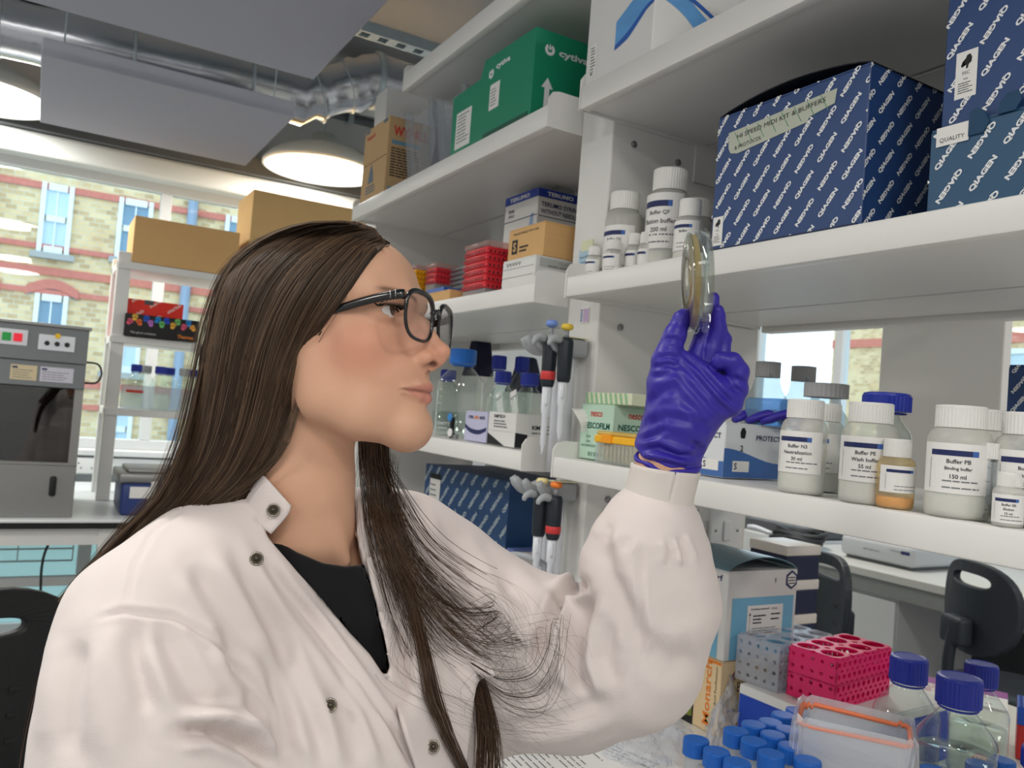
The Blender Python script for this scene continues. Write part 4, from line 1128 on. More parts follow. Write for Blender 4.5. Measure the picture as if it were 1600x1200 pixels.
# tress over the far shoulder, falling down the lapel
def tress(name, guides, n, seed, spread, lift=.006, rad0=.00042, tail=1.0, npt=34, drape=True, lapel=True, short=1.0):
    r_ = np.random.default_rng(seed); G_ = np.stack([spline(np.array(g, float), npt) for g in guides]); P_ = np.zeros((n, npt, 3))
    for i in range(n):
        f_ = r_.uniform(0, len(guides) - 1.001); k_ = int(f_); g_ = G_[k_] * (1 - f_ + k_) + G_[k_ + 1] * (f_ - k_)
        t_ = np.linspace(0, 1, npt)
        if short < 1: g_ = np.stack([np.interp(t_ * r_.uniform(short, 1), t_, g_[:, q]) for q in range(3)], 1)
        off = r_.normal(0, spread, 2)
        g2 = g_[:, :2] + off * (.3 + .7 * t_[:, None] * tail) + np.stack([np.sin(t_ * 6 + r_.uniform(0, 6)), np.cos(t_ * 5 + r_.uniform(0, 6))], 1) * spread * .5 * t_[:, None]
        d_ = g_[:, 2].copy()
        for j in range(npt if drape else 0):
            h_ = cast(bvc, *g2[j])
            if h_ is not None: d_[j] = min(d_[j], h_[2] - lift)
            h_ = cast(PATCH['lapel'], *g2[j]) if lapel else None
            if h_ is not None: d_[j] = min(d_[j], h_[2] - lift)
        d_ = np.convolve(np.pad(d_, 2, mode='edge'), [.1, .2, .4, .2, .1], 'valid')
        ll = r_.uniform(0, .005)
        for j in range(npt): P_[i, j] = PP(g2[j, 0], g2[j, 1], d_[j] - ll)
    rr = np.full((n, npt), rad0) * r_.uniform(.6, 1.2, (n, 1)) * (1 - .5 * np.linspace(0, 1, npt))[None]
    return strand_object(name, P_, rr, tones(n, (40, 28, 21), (112, 84, 60), r_), hair)
tress('hair_tress', [[(560, 690, .80), (567, 760, .79), (597, 850, .77), (632, 912, .75), (674, 970, .74), (722, 1018, .73), (765, 1046, .73)],
                     [(608, 690, .80), (613, 760, .79), (634, 850, .77), (662, 912, .75), (700, 966, .74), (748, 1008, .73), (800, 1028, .73)]], 210, 31, 3.5, .006, .0004, 1.8, 36, short=.42)
tress('hair_tress', [[(582, 690, .80), (588, 780, .79), (610, 860, .77), (638, 940, .74), (654, 1020, .72), (667, 1090, .71), (694, 1150, .70), (725, 1215, .70)],
                     [(600, 690, .80), (606, 780, .79), (630, 860, .77), (654, 940, .74), (674, 1020, .72), (691, 1090, .71), (709, 1150, .70), (736, 1215, .70)]], 80, 33, 3.5, .005, .00038)
tress('hair_tress', [[(735, 1048, .73), (742, 1085, .72), (748, 1130, .71), (745, 1215, .70)], [(752, 1052, .73), (764, 1090, .72), (775, 1140, .71), (780, 1215, .70)]], 170, 35, 6, lapel=False)
tress('hair_tress', [[(640, 880, .76), (690, 940, .75), (740, 950, .75), (775, 935, .75), (770, 920, .75), (700, 960, .74)], [(690, 960, .75), (750, 970, .74), (790, 965, .74), (770, 990, .74), (740, 1020, .73), (800, 1030, .73)],
                     [(745, 1050, .72), (790, 1078, .72), (840, 1070, .72), (872, 1020, .73), (884, 962, .73), (882, 958, .73)], [(750, 1070, .72), (800, 1110, .71), (850, 1118, .71), (868, 1080, .72), (866, 1040, .72), (850, 1030, .72)]], 46, 37, 7, .010, .00028)
# loose single hairs around the tress
tress('flyaway_hairs', [[(560, 700, .79), (540, 800, .77), (560, 900, .74), (640, 970, .73), (740, 990, .73), (860, 960, .73), (880, 1000, .73)], [(600, 720, .79), (640, 830, .77), (720, 900, .75), (800, 940, .74), (820, 1020, .73), (760, 1080, .72), (820, 1140, .71)],
                        [(610, 720, .79), (600, 850, .77), (620, 960, .73), (600, 1060, .71), (680, 1120, .70), (800, 1160, .71), (870, 1150, .72)]], 90, 39, 26, .008, .00014)
tress('hair_tress', [[(300, 790, .735), (230, 836, .745), (165, 890, .75), (108, 965, .75), (74, 1060, .75), (56, 1140, .75), (44, 1230, .75)], [(330, 790, .735), (260, 840, .745), (190, 900, .75), (132, 975, .75), (98, 1070, .75), (76, 1150, .75), (66, 1230, .75)]], 240, 41, 5, .006, .0004, 1.3, 30, False)
# ================================================================== builders for the laboratory things
M_ink = mat('black_print', (20, 22, 28), .6); M_navy = mat('navy_print', (28, 40, 92), .55); M_paper = mat('label_paper', (236, 235, 232), .6, var=.02, vscale=20)
M_wprint = mat('white_print', (236, 238, 240), .55); M_card = mat('brown_cardboard', (222, 178, 120), .75, var=.06, vscale=18, bump=.05, bscale=120, stretch=(1, 1, 12))
M_cardd = mat('dark_cardboard_gap', (60, 44, 30), .9); M_redp = mat('red_print', (206, 64, 56), .6); M_orange = mat('orange_print', (232, 132, 48), .6)
M_blueprint = mat('blue_print', (62, 104, 176), .6); M_green = mat('green_print', (24, 92, 78), .6)
M_hdpe = film('milky_plastic', (238, 238, 233), .45, .3); M_liquid = mat('cloudy_buffer', (222, 224, 222), .25, var=.02); M_cap = mat('milky_cap', (232, 232, 228), .4, sss=.0, var=.02)
M_bglass = glass('bottle_glass', (246, 251, 249), .01, 1.35); M_bluecap = mat('blue_screw_cap', (28, 48, 160), .38, var=.06, vscale=40); M_water = glass('clear_liquid', (246, 250, 249), .0, 1.2)
M_clear = glass('clear_plastic', (247, 249, 250), .05, 1.3); M_frost = film('frosted_plastic', (226, 230, 234), .30, .35); M_greycap = mat('grey_cap', (168, 168, 170), .5, var=.03)
M_blue50 = mat('tube_cap_blue', (24, 98, 190), .4, var=.05, vscale=60)
def child(mb, name, m, t, smooth=False, bevel=0.0): return mb.build(name, m, t, smooth, bevel)
def wrap(mb, r):
    """bend a flat front print (y = 0) round an upright cylinder of radius r about the origin"""
    for i, v in enumerate(mb.v):
        a = v[:, 0] / r; rr = r - v[:, 1]; mb.v[i] = np.stack([rr * np.sin(a), -rr * np.cos(a), v[:, 2]], 1)
    return mb
def grid_rect(mb, x0, x1, z0, z1, n=12, y=0.0, mi=0):
    for k in range(n): put_rect(mb, x0 + (x1 - x0) * k / n, x0 + (x1 - x0) * (k + 1) / n, z0, z1, 'xz', y, mi)
def ribs(mb, r, z0, z1, n, d=.0006, mi=0):
    prof = []
    for k in range(n * 2):
        a = 2 * PI * k / (n * 2); rr = r + (d if k % 2 else 0); prof.append((rr * math.cos(a), rr * math.sin(a)))
    mb.prism(prof, z0, z1, mi)
def buffer_bottle(label, loc, d, h, yaw, lines, fill=.36, cap='white', liq=None, group='buffer bottles on the shelves', small=False, name='buffer_bottle', lab_z=(.22, .66), wall=None):
    t = thing(name, label, 'bottle', loc, RZ + yaw, group)
    r = d / 2; rc = r * (.80 if not small else .74); hc_ = h * (.20 if not small else .26); hb = h - hc_
    child(MB().lathe([(r * .86, 0), (r * .97, .002), (r, .008), (r, hb * .83), (r * .985, hb * .88), (r * .90, hb * .95), (rc * .96, hb * .99), (rc * .92, hb)], 36), 'body', wall or M_hdpe, t, True)
    child(MB().lathe([(r * .82, .0015), (r * .95, .004), (r * .965, .01), (r * .965, h * fill)], 32), 'liquid', liq or M_liquid, t, True)
    c = MB(); ribs(c, rc * .97, hb, h - .003, 40, .0005); c.lathe([(rc * .99, h - .003), (rc * .985, h - .001), (rc * .94, h)], 36)
    if cap == 'white':
        child(c, 'cap', M_cap, t)
    else: child(c, 'cap', cap, t)
    z0, z1 = h * lab_z[0], h * lab_z[1]; w = d * 1.25; L = MB()
    grid_rect(L, -w / 2, w / 2, z0, z1, 16, 0, 0)
    zz = z1 - (z1 - z0) * .16
    grid_rect(L, -w * .33, w * .20, zz - (z1 - z0) * .09, zz + (z1 - z0) * .02, 10, -.0003, 2); grid_rect(L, w * .20, w * .28, zz - (z1 - z0) * .09, zz + (z1 - z0) * .02, 2, -.0003, 4)
    grid_rect(L, -w * .34, -w * .335, z0 + .004, zz - (z1 - z0) * .14, 1, -.0003, 1)
    s = (z1 - z0) * .085
    for k, tx in enumerate(lines): put_text(L, tx, (w * .04, zz - (z1 - z0) * (.2 + .15 * k)), s, None, 0, 'xz', -.0003, 1, .012)
    put_lines(L, -w * .15, w * .42, z0 + (z1 - z0) * .26, 2, (z1 - z0) * .13, (z1 - z0) * .028, 'xz', -.0003, 3, .4, len(label))
    child(wrap(L, r + .0004), 'printed_label', [M_paper, M_ink, M_navy, mat('grey_print', (120, 122, 128), .6), M_blueprint], t)
    return t
def glass_bottle(label, loc, d, h, yaw=0, fill=None, cap=None, group='blue-capped glass bottles', text=True, name='glass_bottle'):
    t = thing(name, label, 'bottle', loc, RZ + yaw, group)
    r = d / 2; rn = max(.0135, r * .42); hs = h * .60; hn = h * .80; rc = rn * 1.32
    child(MB().lathe([(0, .004), (r * .7, .002), (r * .94, .001), (r, .008), (r, hs), (r * .96, hs + h * .04), (r * .80, hs + h * .09), (rn * 1.25, hn - h * .03), (rn, hn), (rn, h * .90)], 40, cap=False), 'glass_wall', M_bglass, t, True)
    if fill: child(MB().lathe([(0, .006), (r * .9, .006), (r * .955, .012), (r * .955, h * fill), (0, h * fill)], 36, cap=False), 'liquid', M_water, t, True)
    child(MB().lathe([(rn * 1.15, hn + h * .005), (rn * 1.22, hn + h * .012), (rn * 1.15, hn + h * .02)], 28, cap=False), 'pour_ring', cap or M_bluecap, t, True)
    c = MB(); ribs(c, rc, hn + h * .03, h - .004, 34, .0009); c.lathe([(rc * 1.02, h - .004), (rc * .99, h - .0012), (rc * .86, h), (rc * .8, h - .0006), (0, h - .0006)], 34)
    child(c, 'cap', cap or M_bluecap, t)
    if text:
        L = MB()
        for k in range(5): put_rect(L, -r * .25, -r * .05, h * (.2 + .08 * k), h * (.2 + .08 * k) + .0006, 'xz', 0, 0)
        put_text(L, 'SCHOTT', (r * .1, h * .14), h * .035, None, 0, 'xz', 0, 0); put_text(L, 'DURAN', (r * .1, h * .09), h * .028, None, 0, 'xz', 0, 0)
        child(wrap(L, r + .0003), 'white_marking', M_wprint, t)
    return t
def clip_rect(v, f, lo, hi):
    bm = bmesh.new(); vs = [bm.verts.new((p[0], p[1], 0)) for p in v]
    for q in f:
        try: bm.faces.new([vs[i] for i in q])
        except ValueError: pass
    for co, no in (((lo[0], 0, 0), (-1, 0, 0)), ((hi[0], 0, 0), (1, 0, 0)), ((0, lo[1], 0), (0, -1, 0)), ((0, hi[1], 0), (0, 1, 0))):
        bmesh.ops.bisect_plane(bm, geom=bm.verts[:] + bm.edges[:] + bm.faces[:], plane_co=co, plane_no=no, clear_outer=True)
    bm.verts.index_update(); V = [w.co[:2] for w in bm.verts]; Fc_ = [[w.index for w in q.verts] for q in bm.faces]; bm.free(); return np.array(V).reshape(-1, 2), Fc_
def diagonal_print(mb, word, w, h, size, ang, along, across, plane='xz', y=0.0, mi=0, bold=.035, wlen=None, flip=True, skip=None):
    """rows of a word running diagonally over a face 0..w, 0..h, cut at the edges"""
    v, f = glyphs(word, bold); hh = v[:, 1].max() - v[:, 1].min(); ww = v[:, 0].max() - v[:, 0].min()
    sy = size / hh; sx = sy if wlen is None else wlen / ww
    ca, sa = math.cos(ang), math.sin(ang); R_ = math.hypot(w, h) / 2 + along
    r_i = int(R_ / across) + 2; c_i = int(R_ / along) + 2
    for i in range(-r_i, r_i + 1):
        for k in range(-c_i, c_i + 1):
            px_, py_ = (k + .5 * (i % 2)) * along, i * across
            cx, cy = w / 2 + ca * px_ - sa * py_, h / 2 + sa * px_ + ca * py_
            if not (-along / 2 < cx < w + along / 2 and -along / 2 < cy < h + along / 2): continue
            if skip and skip(cx, cy): continue
            a2 = ang + (PI if (flip and i % 2) else 0); c2, s2 = math.cos(a2), math.sin(a2)
            p = np.stack([v[:, 0] * sx, v[:, 1] * sy], 1) @ np.array([[c2, s2], [-s2, c2]]) + np.array([cx, cy])
            fs_ = f
            if p[:, 0].min() < 0 or p[:, 0].max() > w or p[:, 1].min() < 0 or p[:, 1].max() > h: p, fs_ = clip_rect(p, f, (0, 0), (w, h))
            if not len(p): continue
            if plane == 'xz': q = np.stack([p[:, 0], np.full(len(p), y), p[:, 1]], 1)
            else: q = np.stack([np.full(len(p), y), p[:, 0], p[:, 1]], 1)
            mb.add(q, fs_, mi)
def carton(name, label, loc, w, d, h, m, yaw=0, cat='box', group=None, seam=None, bevel=.0015):
    """closed carton: local x 0..w along the front, y 0..d deep, z 0..h; lid flaps meet on top"""
    t = thing(name, label, cat, loc, RZ + yaw, group)
    child(MB().rbox(0, w, 0, d, 0, h - .0022, bevel, 1), 'carton_body', m, t)
    child(MB().box(.001, w - .001, .001, d / 2 - .0006, h - .0022, h), 'top_flap', m, t); child(MB().box(.001, w - .001, d / 2 + .0006, d - .001, h - .0022, h), 'top_flap', m, t)
    if seam: child(MB().box(w * .02, w * .98, -.0004, .0002, h * seam - .0008, h * seam + .0008), 'seam', M_cardd, t)
    return t
def holed_plate(mb, nx, ny, cw, ch, r, th, o=(0, 0, 0), m=None, mi=0, seg=16):
    """plate of nx by ny cells, each with a round hole; in local x,y with thickness in z"""
    o = np.array(o, float)
    for i in range(nx):
        for j in range(ny):
            cx, cy = (i + .5) * cw, (j + .5) * ch; V = []; F_ = []
            for z in (0, th):
                for k in range(seg):
                    a = 2 * PI * k / seg; c, s = math.cos(a), math.sin(a); q = 1 / max(abs(c), abs(s))
                    V.append((cx + r * c, cy + r * s, z)); V.append((cx + cw / 2 * c * q, cy + ch / 2 * s * q, z))
            for k in range(seg):
                k2 = (k + 1) % seg; a, b, c2, d2 = 2 * k, 2 * k + 1, 2 * k2 + 1, 2 * k2; n = 2 * seg
                F_ += [(a, d2, c2, b), (n + a, n + b, n + c2, n + d2), (a, n + a, n + d2, d2), (b, c2, n + c2, n + b)]
            V = np.array(V)
            if m is not None: V = V @ np.asarray(m).T
            mb.add(V + o, F_, mi)
    return mb
M_XZ = np.array([[1, 0, 0], [0, 0, 1], [0, 1, 0.0]])     # plate standing, facing -y
M_YZ = np.array([[0, 0, 1], [1, 0, 0], [0, 1, 0.0]])     # plate standing, facing x
# ================================================================== near bay: middle and upper shelf
M_qblue = mat('navy_carton_board', (38, 68, 120), .45, var=.05, vscale=6, bump=.10, bscale=60, stretch=(9, 1, .6))
M_qdark = mat('dark_box_inside', (14, 18, 30), .7); M_tape = film('pale_masking_tape', (206, 212, 196), .78, .5); M_tapeline = mat('green_tape_stripe', (92, 142, 108), .6)
def fsc_label(t, x0, z0, w, h):
    L = MB(); put_rect(L, x0, x0 + w, z0, z0 + h, 'xz', -.0006, 0)
    tr = [(.30, .78), (.24, .70), (.28, .66), (.42, .80), (.50, .90), (.64, .92), (.74, .84), (.72, .74), (.60, .70), (.56, .62), (.48, .62), (.48, .70), (.40, .72)]
    L.prism([(x0 + w * a, z0 + h * b) for a, b in tr], .0007, .0008, 1, m=np.array([[1, 0, 0], [0, 0, -1.0], [0, 1, 0]]))
    put_text(L, 'FSC', (x0 + w * .5, z0 + h * .53), h * .07, None, 0, 'xz', -.0008, 1); put_text(L, 'MIX', (x0 + w * .5, z0 + h * .40), h * .04, None, 0, 'xz', -.0008, 1)
    put_lines(L, x0 + w * .15, x0 + w * .85, z0 + h * .33, 5, h * .05, h * .018, 'xz', -.0008, 1, .3, 5)
    return child(L, 'certification_label', [M_paper, M_ink], t)
# large navy box with handwriting tape
bl = on_x(1109, 388, .83); brr = on_x(1345, 345, .83)
w1 = bl[1] - brr[1]; h1 = .204
q1 = carton('kit_box', 'large navy box printed all over with diagonal white lettering and a handwritten tape strip', (.83, bl[1], Z2), w1, .22, h1, M_qblue, 0, 'box', 'navy printed kit boxes')
L = MB(); diagonal_print(L, 'QIAGEN', w1, h1, .0072, math.radians(52), .052, .0245, 'xz', -.0005, 0, .05, .040); child(L, 'printed_lettering', M_wprint, q1)['kind'] = 'stuff'
L = MB(); diagonal_print(L, 'QIAGEN', .22, h1, .0072, math.radians(52), .052, .0245, 'yz', w1 + .0005, 0, .05, .040); child(L, 'printed_lettering', M_wprint, q1)['kind'] = 'stuff'
fsc_label(q1, .004, .014, .020, .042)
# tape strip: a slightly torn band, striped, with handwriting
tp = MB(); ta = .07; cx, cz = w1 * .46, h1 * .82
def tpt(x, z): return (cx + x * math.cos(ta) - z * math.sin(ta), cz + x * math.sin(ta) + z * math.cos(ta))
edge = [(-.092, .015), (.092, .012), (.088, -.006), (.05, -.010), (.046, -.016), (-.075, -.020), (-.088, -.016), (-.092, -.008)]
tp.prism([tpt(*e) for e in edge], .0006, .0009, 0, m=np.array([[1, 0, 0], [0, 0, -1.0], [0, 1, 0]]))
for k in range(8):
    x = -.08 + k * .021; a, b = tpt(x, .012), tpt(x + .012, -.012); n = (.0008, 0)
    tp.quad((a[0] - .0006, -.0011, a[1]), (b[0] - .0006, -.0011, b[1]), (b[0] + .0006, -.0011, b[1]), (a[0] + .0006, -.0011, a[1]), 1)
c_ = tpt(0.0, .004); put_text(tp, 'HI SPEED MIDI KIT & BUFFERS', c_, .0065, .150, ta, 'xz', -.0013, 2)
c_ = tpt(-.055, -.011); put_text(tp, '& PROTOCOL', c_, .0055, .050, ta, 'xz', -.0013, 2)
child(tp, 'tape_strip', [M_tape, M_tapeline, M_ink], q1)
# bulging dark lid leaf
g = MB(); n = 14
for k in range(n):
    a, b = k / n, (k + 1) / n
    za, zb = h1 + .016 * math.sin(PI * a) ** .8 + .0004, h1 + .016 * math.sin(PI * b) ** .8 + .0004
    g.box(w1 * a, w1 * b, .002, .20, 0, .0015); g.v[-1][:, 2] += np.where(g.v[-1][:, 0] < w1 * (a + b) / 2, za, zb)
child(g, 'lid_flap', M_qdark, q1)
child(MB().box(w1 * .02, w1 * .98, -.0012, .0, .0005, .010), 'base_fold', mat('navy_fold', (20, 36, 70), .5), q1)
# right-hand pair of boxes
y2 = on_x(1447, 330, .835)[1]
q2 = carton('kit_box', 'lower navy printed box with torn flap and white quality sticker', (.835, y2, Z2), .27, .24, .100, mat('navy_teal_carton', (44, 84, 118), .45, var=.08, vscale=10, bump=.08, bscale=80), 0, 'box', 'navy printed kit boxes')
L = MB(); diagonal_print(L, 'QIAGEN', .27, .100, .0074, math.radians(52), .054, .0255, 'xz', -.0005, 0, .05, .041); child(L, 'printed_lettering', M_wprint, q2)['kind'] = 'stuff'
g = MB(); g.box(.008, .044, -.0016, -.0006, .079, .100, 0); put_text(g, 'QUALITY', (.026, .085), .0055, .028, .0, 'xz', -.0018, 1); child(g, 'quality_sticker', [M_paper, M_ink], q2)
m3 = np.array([[1, 0, 0], [0, 0, -1.0], [0, 1, 0]])
for pts in ([(.044, .083), (.060, .083), (.066, .094), (.060, .106), (.052, .112), (.044, .108)], [(.074, .098), (.092, .098), (.098, .108), (.094, .118), (.082, .118), (.076, .110)]):
    child(MB().prism(pts, .0006, .0022, 0, m=m3), 'torn_tab', mat('torn_teal_board', (22, 66, 100), .6), q2)
q3 = carton('kit_box', 'upper navy printed box standing on the torn one, white certification label', (.843, y2 - .006, Z2 + .1005), .26, .22, .150, M_qblue, 0, 'box', 'navy printed kit boxes')
L = MB(); diagonal_print(L, 'QIAGEN', .26, .150, .0074, math.radians(52), .054, .0255, 'xz', -.0005, 0, .05, .041); child(L, 'printed_lettering', M_wprint, q3)['kind'] = 'stuff'
fsc_label(q3, .014, .030, .024, .052)
# white carton with blue swoosh on the upper shelf
s0 = on_x(908, 148, .806)
M_wcard = mat('white_carton_board', (226, 226, 224), .4, var=.015)
sw = carton('reagent_box', 'white carton with a blue swoosh picture on the upper shelf', (.806, min(s0[1], NY1 - .005), Z3), .185, .34, .215, M_wcard, 0, 'box')
M_sky = mat('sky_blue_print', (96, 160, 220), .5, var=.25, vscale=14, stretch=(1, 1, 3)); M_deep = mat('deep_blue_print', (40, 92, 178), .5)
def ribbon(mb, pts, wid, plane, y, mi):
    P = spline(np.array(pts, float), 20); W_ = np.interp(np.linspace(0, 1, 20), np.linspace(0, 1, len(wid)), wid)
    for k in range(19):
        a, b = P[k], P[k + 1]
        q = [(a[0], a[1] - W_[k]), (b[0], b[1] - W_[k + 1]), (b[0], b[1] + W_[k + 1]), (a[0], a[1] + W_[k])]
        mb.quad(*[((p[0], y, p[1]) if plane == 'xz' else (y, p[0], p[1])) for p in q], mi)
g = MB(); ribbon(g, [(.084, .062), (.12, .075), (.16, .098), (.184, .115)], [.024, .03, .025, .02], 'xz', -.0004, 0); ribbon(g, [(.084, .040), (.12, .052), (.16, .078), (.184, .086)], [.004, .006, .004, .003], 'xz', -.0007, 1)
child(g, 'swoosh_print', [M_sky, M_deep], sw)
g = MB(); ribbon(g, [(.002, .108), (.06, .095), (.12, .06), (.2, .02)], [.012, .016, .022, .018], 'yz', .1854, 0); ribbon(g, [(.002, .118), (.08, .108), (.16, .08), (.26, .05)], [.003, .004, .004, .003], 'yz', .1857, 1)
child(g, 'swoosh_print', [M_sky, M_deep], sw)
g = MB(); put_rect(g, .012, .032, .012, .070, 'xz', -.0005, 0); put_lines(g, .014, .030, .064, 9, .0055, .002, 'xz', -.0007, 1, .4, 2); put_rect(g, .016, .023, .014, .0165, 'xz', -.0007, 1); child(g, 'printed_label', [M_paper, M_ink], sw)
bk = carton('storage_box', 'dark box behind the swoosh carton on the upper shelf', (.95, .86, Z3), .18, .25, .16, mat('black_card', (34, 34, 36), .6), 0, 'box')
# bottles at the upright end of the middle shelf
def mid(u, v, X): p = on_x(u, v, X); return (X, p[1], Z2)
GB = 'white buffer bottles of the middle shelf'
buffer_bottle('stout white bottle labelled Buffer QC beside the upright', mid(972, 380, .885), .066, .158, .35, ['Buffer QC', '', ''], .05, group=GB, lab_z=(.15, .60))
buffer_bottle('tallest white bottle labelled Buffer QF on the middle shelf', mid(1042, 360, .91), .074, .185, .35, ['Buffer QF', 'Elution buffer', '200 ml'], .22, group=GB, lab_z=(.24, .75))
buffer_bottle('white bottle half hidden by the raised dish, behind it', mid(1086, 360, 1.02), .066, .165, .3, ['Buffer'], .2, group=GB)
for u, X, d, h, lab in ((928, .855, .031, .062, 'small white vial at the very end of the middle shelf'), (957, .85, .034, .064, 'small white vial beside the end vial, second along'), (989, .88, .030, .078, 'slim white vial between the stout and tall buffer bottles'), (1006, .875, .024, .074, 'thin white vial pressed against the tall buffer bottle')):
    buffer_bottle(lab, mid(u, 415, X), d, h, .35, [], .4, group='small white vials on the middle shelf', small=True, name='reagent_vial', lab_z=(.12, .60))
buffer_bottle('white dropper-necked bottle rising behind the top of the dish', mid(1075, 380, .87), .046, .108, .35, ['Buffer'], .3, group=GB, small=True)
nb = on_x(917, 395, .86)
t = thing('sticky_note', 'pale blue handwritten note with a striped tape top', 'note', (.865, nb[1] + .014, Z2), RZ)
child(MB().box(-.018, .022, 0, .0012, 0, .066), 'note_sheet', mat('pale_blue_paper', (176, 206, 224), .7), t); L = MB(); put_text(L, 'Took out on', (0, .052), .005, .03, .1, 'xz', -.0004, 0); put_text(L, 'Tuesday', (0, .042), .005, .022, .1, 'xz', -.0004, 0); child(L, 'handwriting', M_navy, t)
child(MB().box(-.012, .024, -.0006, .0018, .062, .082), 'striped_tape', mat('striped_tape', (222, 226, 190), .6, var=.2, vscale=60, stretch=(6, 1, 1)), t)
t = carton('reagent_box', 'dark navy box with a yellow letter tucked behind the large navy one', (1.08, on_x(1085, 330, 1.08)[1], Z2), .12, .1, .15, mat('dark_navy_card', (16, 26, 48), .5), 0, 'box'); L = MB(); put_text(L, 'R', (.012, .108), .014, None, 0, 'xz', -.0005, 0, .03); child(L, 'yellow_letter', mat('yellow_print', (226, 190, 60), .5), t)
# far side of the upright: small poster
pp = on_x(914, 480, .878)
t = thing('notice', 'small lilac notice stuck on the front of the upright', 'notice', (.8795, pp[1], pp[2] - .016), RZ); child(MB().box(-.014, .014, -.0008, 0, -.014, .016), 'sheet', M_paper, t)
L = MB(); put_rect(L, -.004, .013, -.012, .013, 'xz', -.0011, 0); put_lines(L, -.013, -.006, .012, 6, .004, .0025, 'xz', -.0011, 1, .2, 1); child(L, 'print', [mat('lilac_print', (200, 176, 210), .6), M_blueprint], t)

# ================================================================== near bay: lowest shelf
GL = 'white buffer bottles of the lowest shelf'
def low(u, v, dx=.03): p = on_z(u, v, Z1); return (max(p[0], .80) + dx, p[1] - dx * .3, Z1)
buffer_bottle('white Neutralization bottle with a black star beside the glove box', low(1197, 768), .0555, .116, .35, ['Buffer N3', 'Neutralization', '30 ml'], .34, group=GL)
buffer_bottle('white bottle labelled Buffer PE Wash buffer 55 ml', low(1300, 784), .0605, .115, .42, ['Buffer PE', 'Wash buffer', '55 ml'], .36, group=GL)
buffer_bottle('white bottle standing just behind the Buffer PE one', (.915, on_x(1283, 700, .915)[1], Z1), .058, .116, .3, ['Buffer'], .36, group=GL)
buffer_bottle('white bottle labelled Buffer PB Binding buffer 150 ml', low(1449, 806), .061, .115, .45, ['Buffer PB', 'Binding buffer', '150 ml'], .36, group=GL)
buffer_bottle('white bottle without a visible label behind the clear tube', (.955, on_x(1530, 700, .955)[1], Z1), .064, .118, 1.6, [], .4, group=GL)
buffer_bottle('white Buffer QBT bottle cut by the picture edge', (.865, on_x(1606, 720, .865)[1], Z1), .062, .112, .5, ['Buffer QBT', 'Equilibration buffer', '50 ml'], .3, group=GL)
M_yliq = mat('amber_liquid', (236, 170, 24), .25)
buffer_bottle('small bottle with a layer of amber liquid at the bottom', low(1371, 793, .02), .0385, .076, .9, [], .17, group=GL, small=True, liq=M_yliq, lab_z=(.24, .62), wall=film('thin_amber_bottle', (240, 226, 190), .28, .3))
t = buffer_bottle('small white vial with a navy-banded label beside the clear tube', low(1551, 822, .014), .0275, .052, .45, ['Buffer EB', 'Elution', '15 ml'], .3, group='small white vials on the lowest shelf', small=True, name='reagent_vial', lab_z=(.08, .6))
p = low(1510, 812, .016)
t = thing('sample_tube', 'clear graduated tube with handwriting and a white cap', 'tube', p, RZ + .4)
child(MB().lathe([(.006, .001), (.0135, .001), (.0142, .006), (.0142, .064)], 28, cap=False), 'tube_wall', M_clear, t, True); child(MB().lathe([(0, .003), (.005, .004), (.010, .016), (.0135, .022), (.0135, .060)], 24, cap=False), 'inner_cone', M_frost, t, True)
c = MB(); ribs(c, .0150, .063, .079, 36, .0005); child(c, 'cap', M_cap, t)
L = MB()
for k in range(7): put_rect(L, -.008, .002 if k % 2 else .008, .012 + .007 * k, .0125 + .007 * k, 'xz', 0, 0)
put_text(L, 'Lysis', (-.002, .040), .006, .014, .2, 'xz', 0, 1); put_text(L, '31000', (0, .006), .005, .012, 0, 'xz', 0, 0); child(wrap(L, .0146), 'marking', [mat('grey_marking', (96, 98, 102), .6), M_ink], t)
# square clear bottles with grey caps
M_pet = film('clear_square_bottle', (214, 220, 222), .20, .08)
def square_bottle(label, u, v, X, w, h):
    p = on_x(u, v, X); t = thing('media_bottle', label, 'bottle', (X, p[1], Z1), RZ + .2, 'square clear bottles with grey caps')
    r = w / 2
    child(MB().lathe([(r * .9, .001), (r, .006), (r, h * .60), (r * .93, h * .66), (r * .62, h * .76), (.0175, h * .83), (.0165, h * .90)], 40, sq=.55, cap=False), 'bottle_wall', M_pet, t, True)
    child(MB().lathe([(r * .95, .003), (r * .96, h * .3)], 40, sq=.5), 'liquid', M_water, t, True)
    c = MB(); ribs(c, .0200, h * .865, h, 30, .0005); child(c, 'cap', M_greycap, t); return t
square_bottle('tall clear square bottle with grey cap next to the gloved hand', 1196, 640, 1.06, .066, on_x(1196, 566, 1.06)[2] - Z1)
square_bottle('clear square bottle with grey cap, middle one of three', 1252, 640, 1.14, .062, on_x(1250, 573, 1.14)[2] - Z1)
square_bottle('clear square bottle with grey cap right behind the Buffer PE bottle', 1288, 660, .985, .062, on_x(1288, 600, .985)[2] - Z1)
# glass bottles among them
glass_bottle('squat clear glass jar with wide blue cap behind the amber bottle', (.895, on_x(1381, 700, .895)[1], Z1), .060, on_x(1381, 614, .895)[2] - Z1, .3, .35, group='glass bottles of the lowest near shelf', text=False)
for o in COL.objects[-6:]:
    if o.name.startswith('cap'): o.scale = (1.5, 1.5, 1); 
    if o.name.startswith('pour'): o.scale = (1.45, 1.45, 1)
glass_bottle('low blue-capped glass bottle between the white bottles', (.94, on_x(1250, 720, .94)[1], Z1), .058, on_x(1250, 653, .94)[2] - Z1, .3, .5, group='glass bottles of the lowest near shelf', text=False)
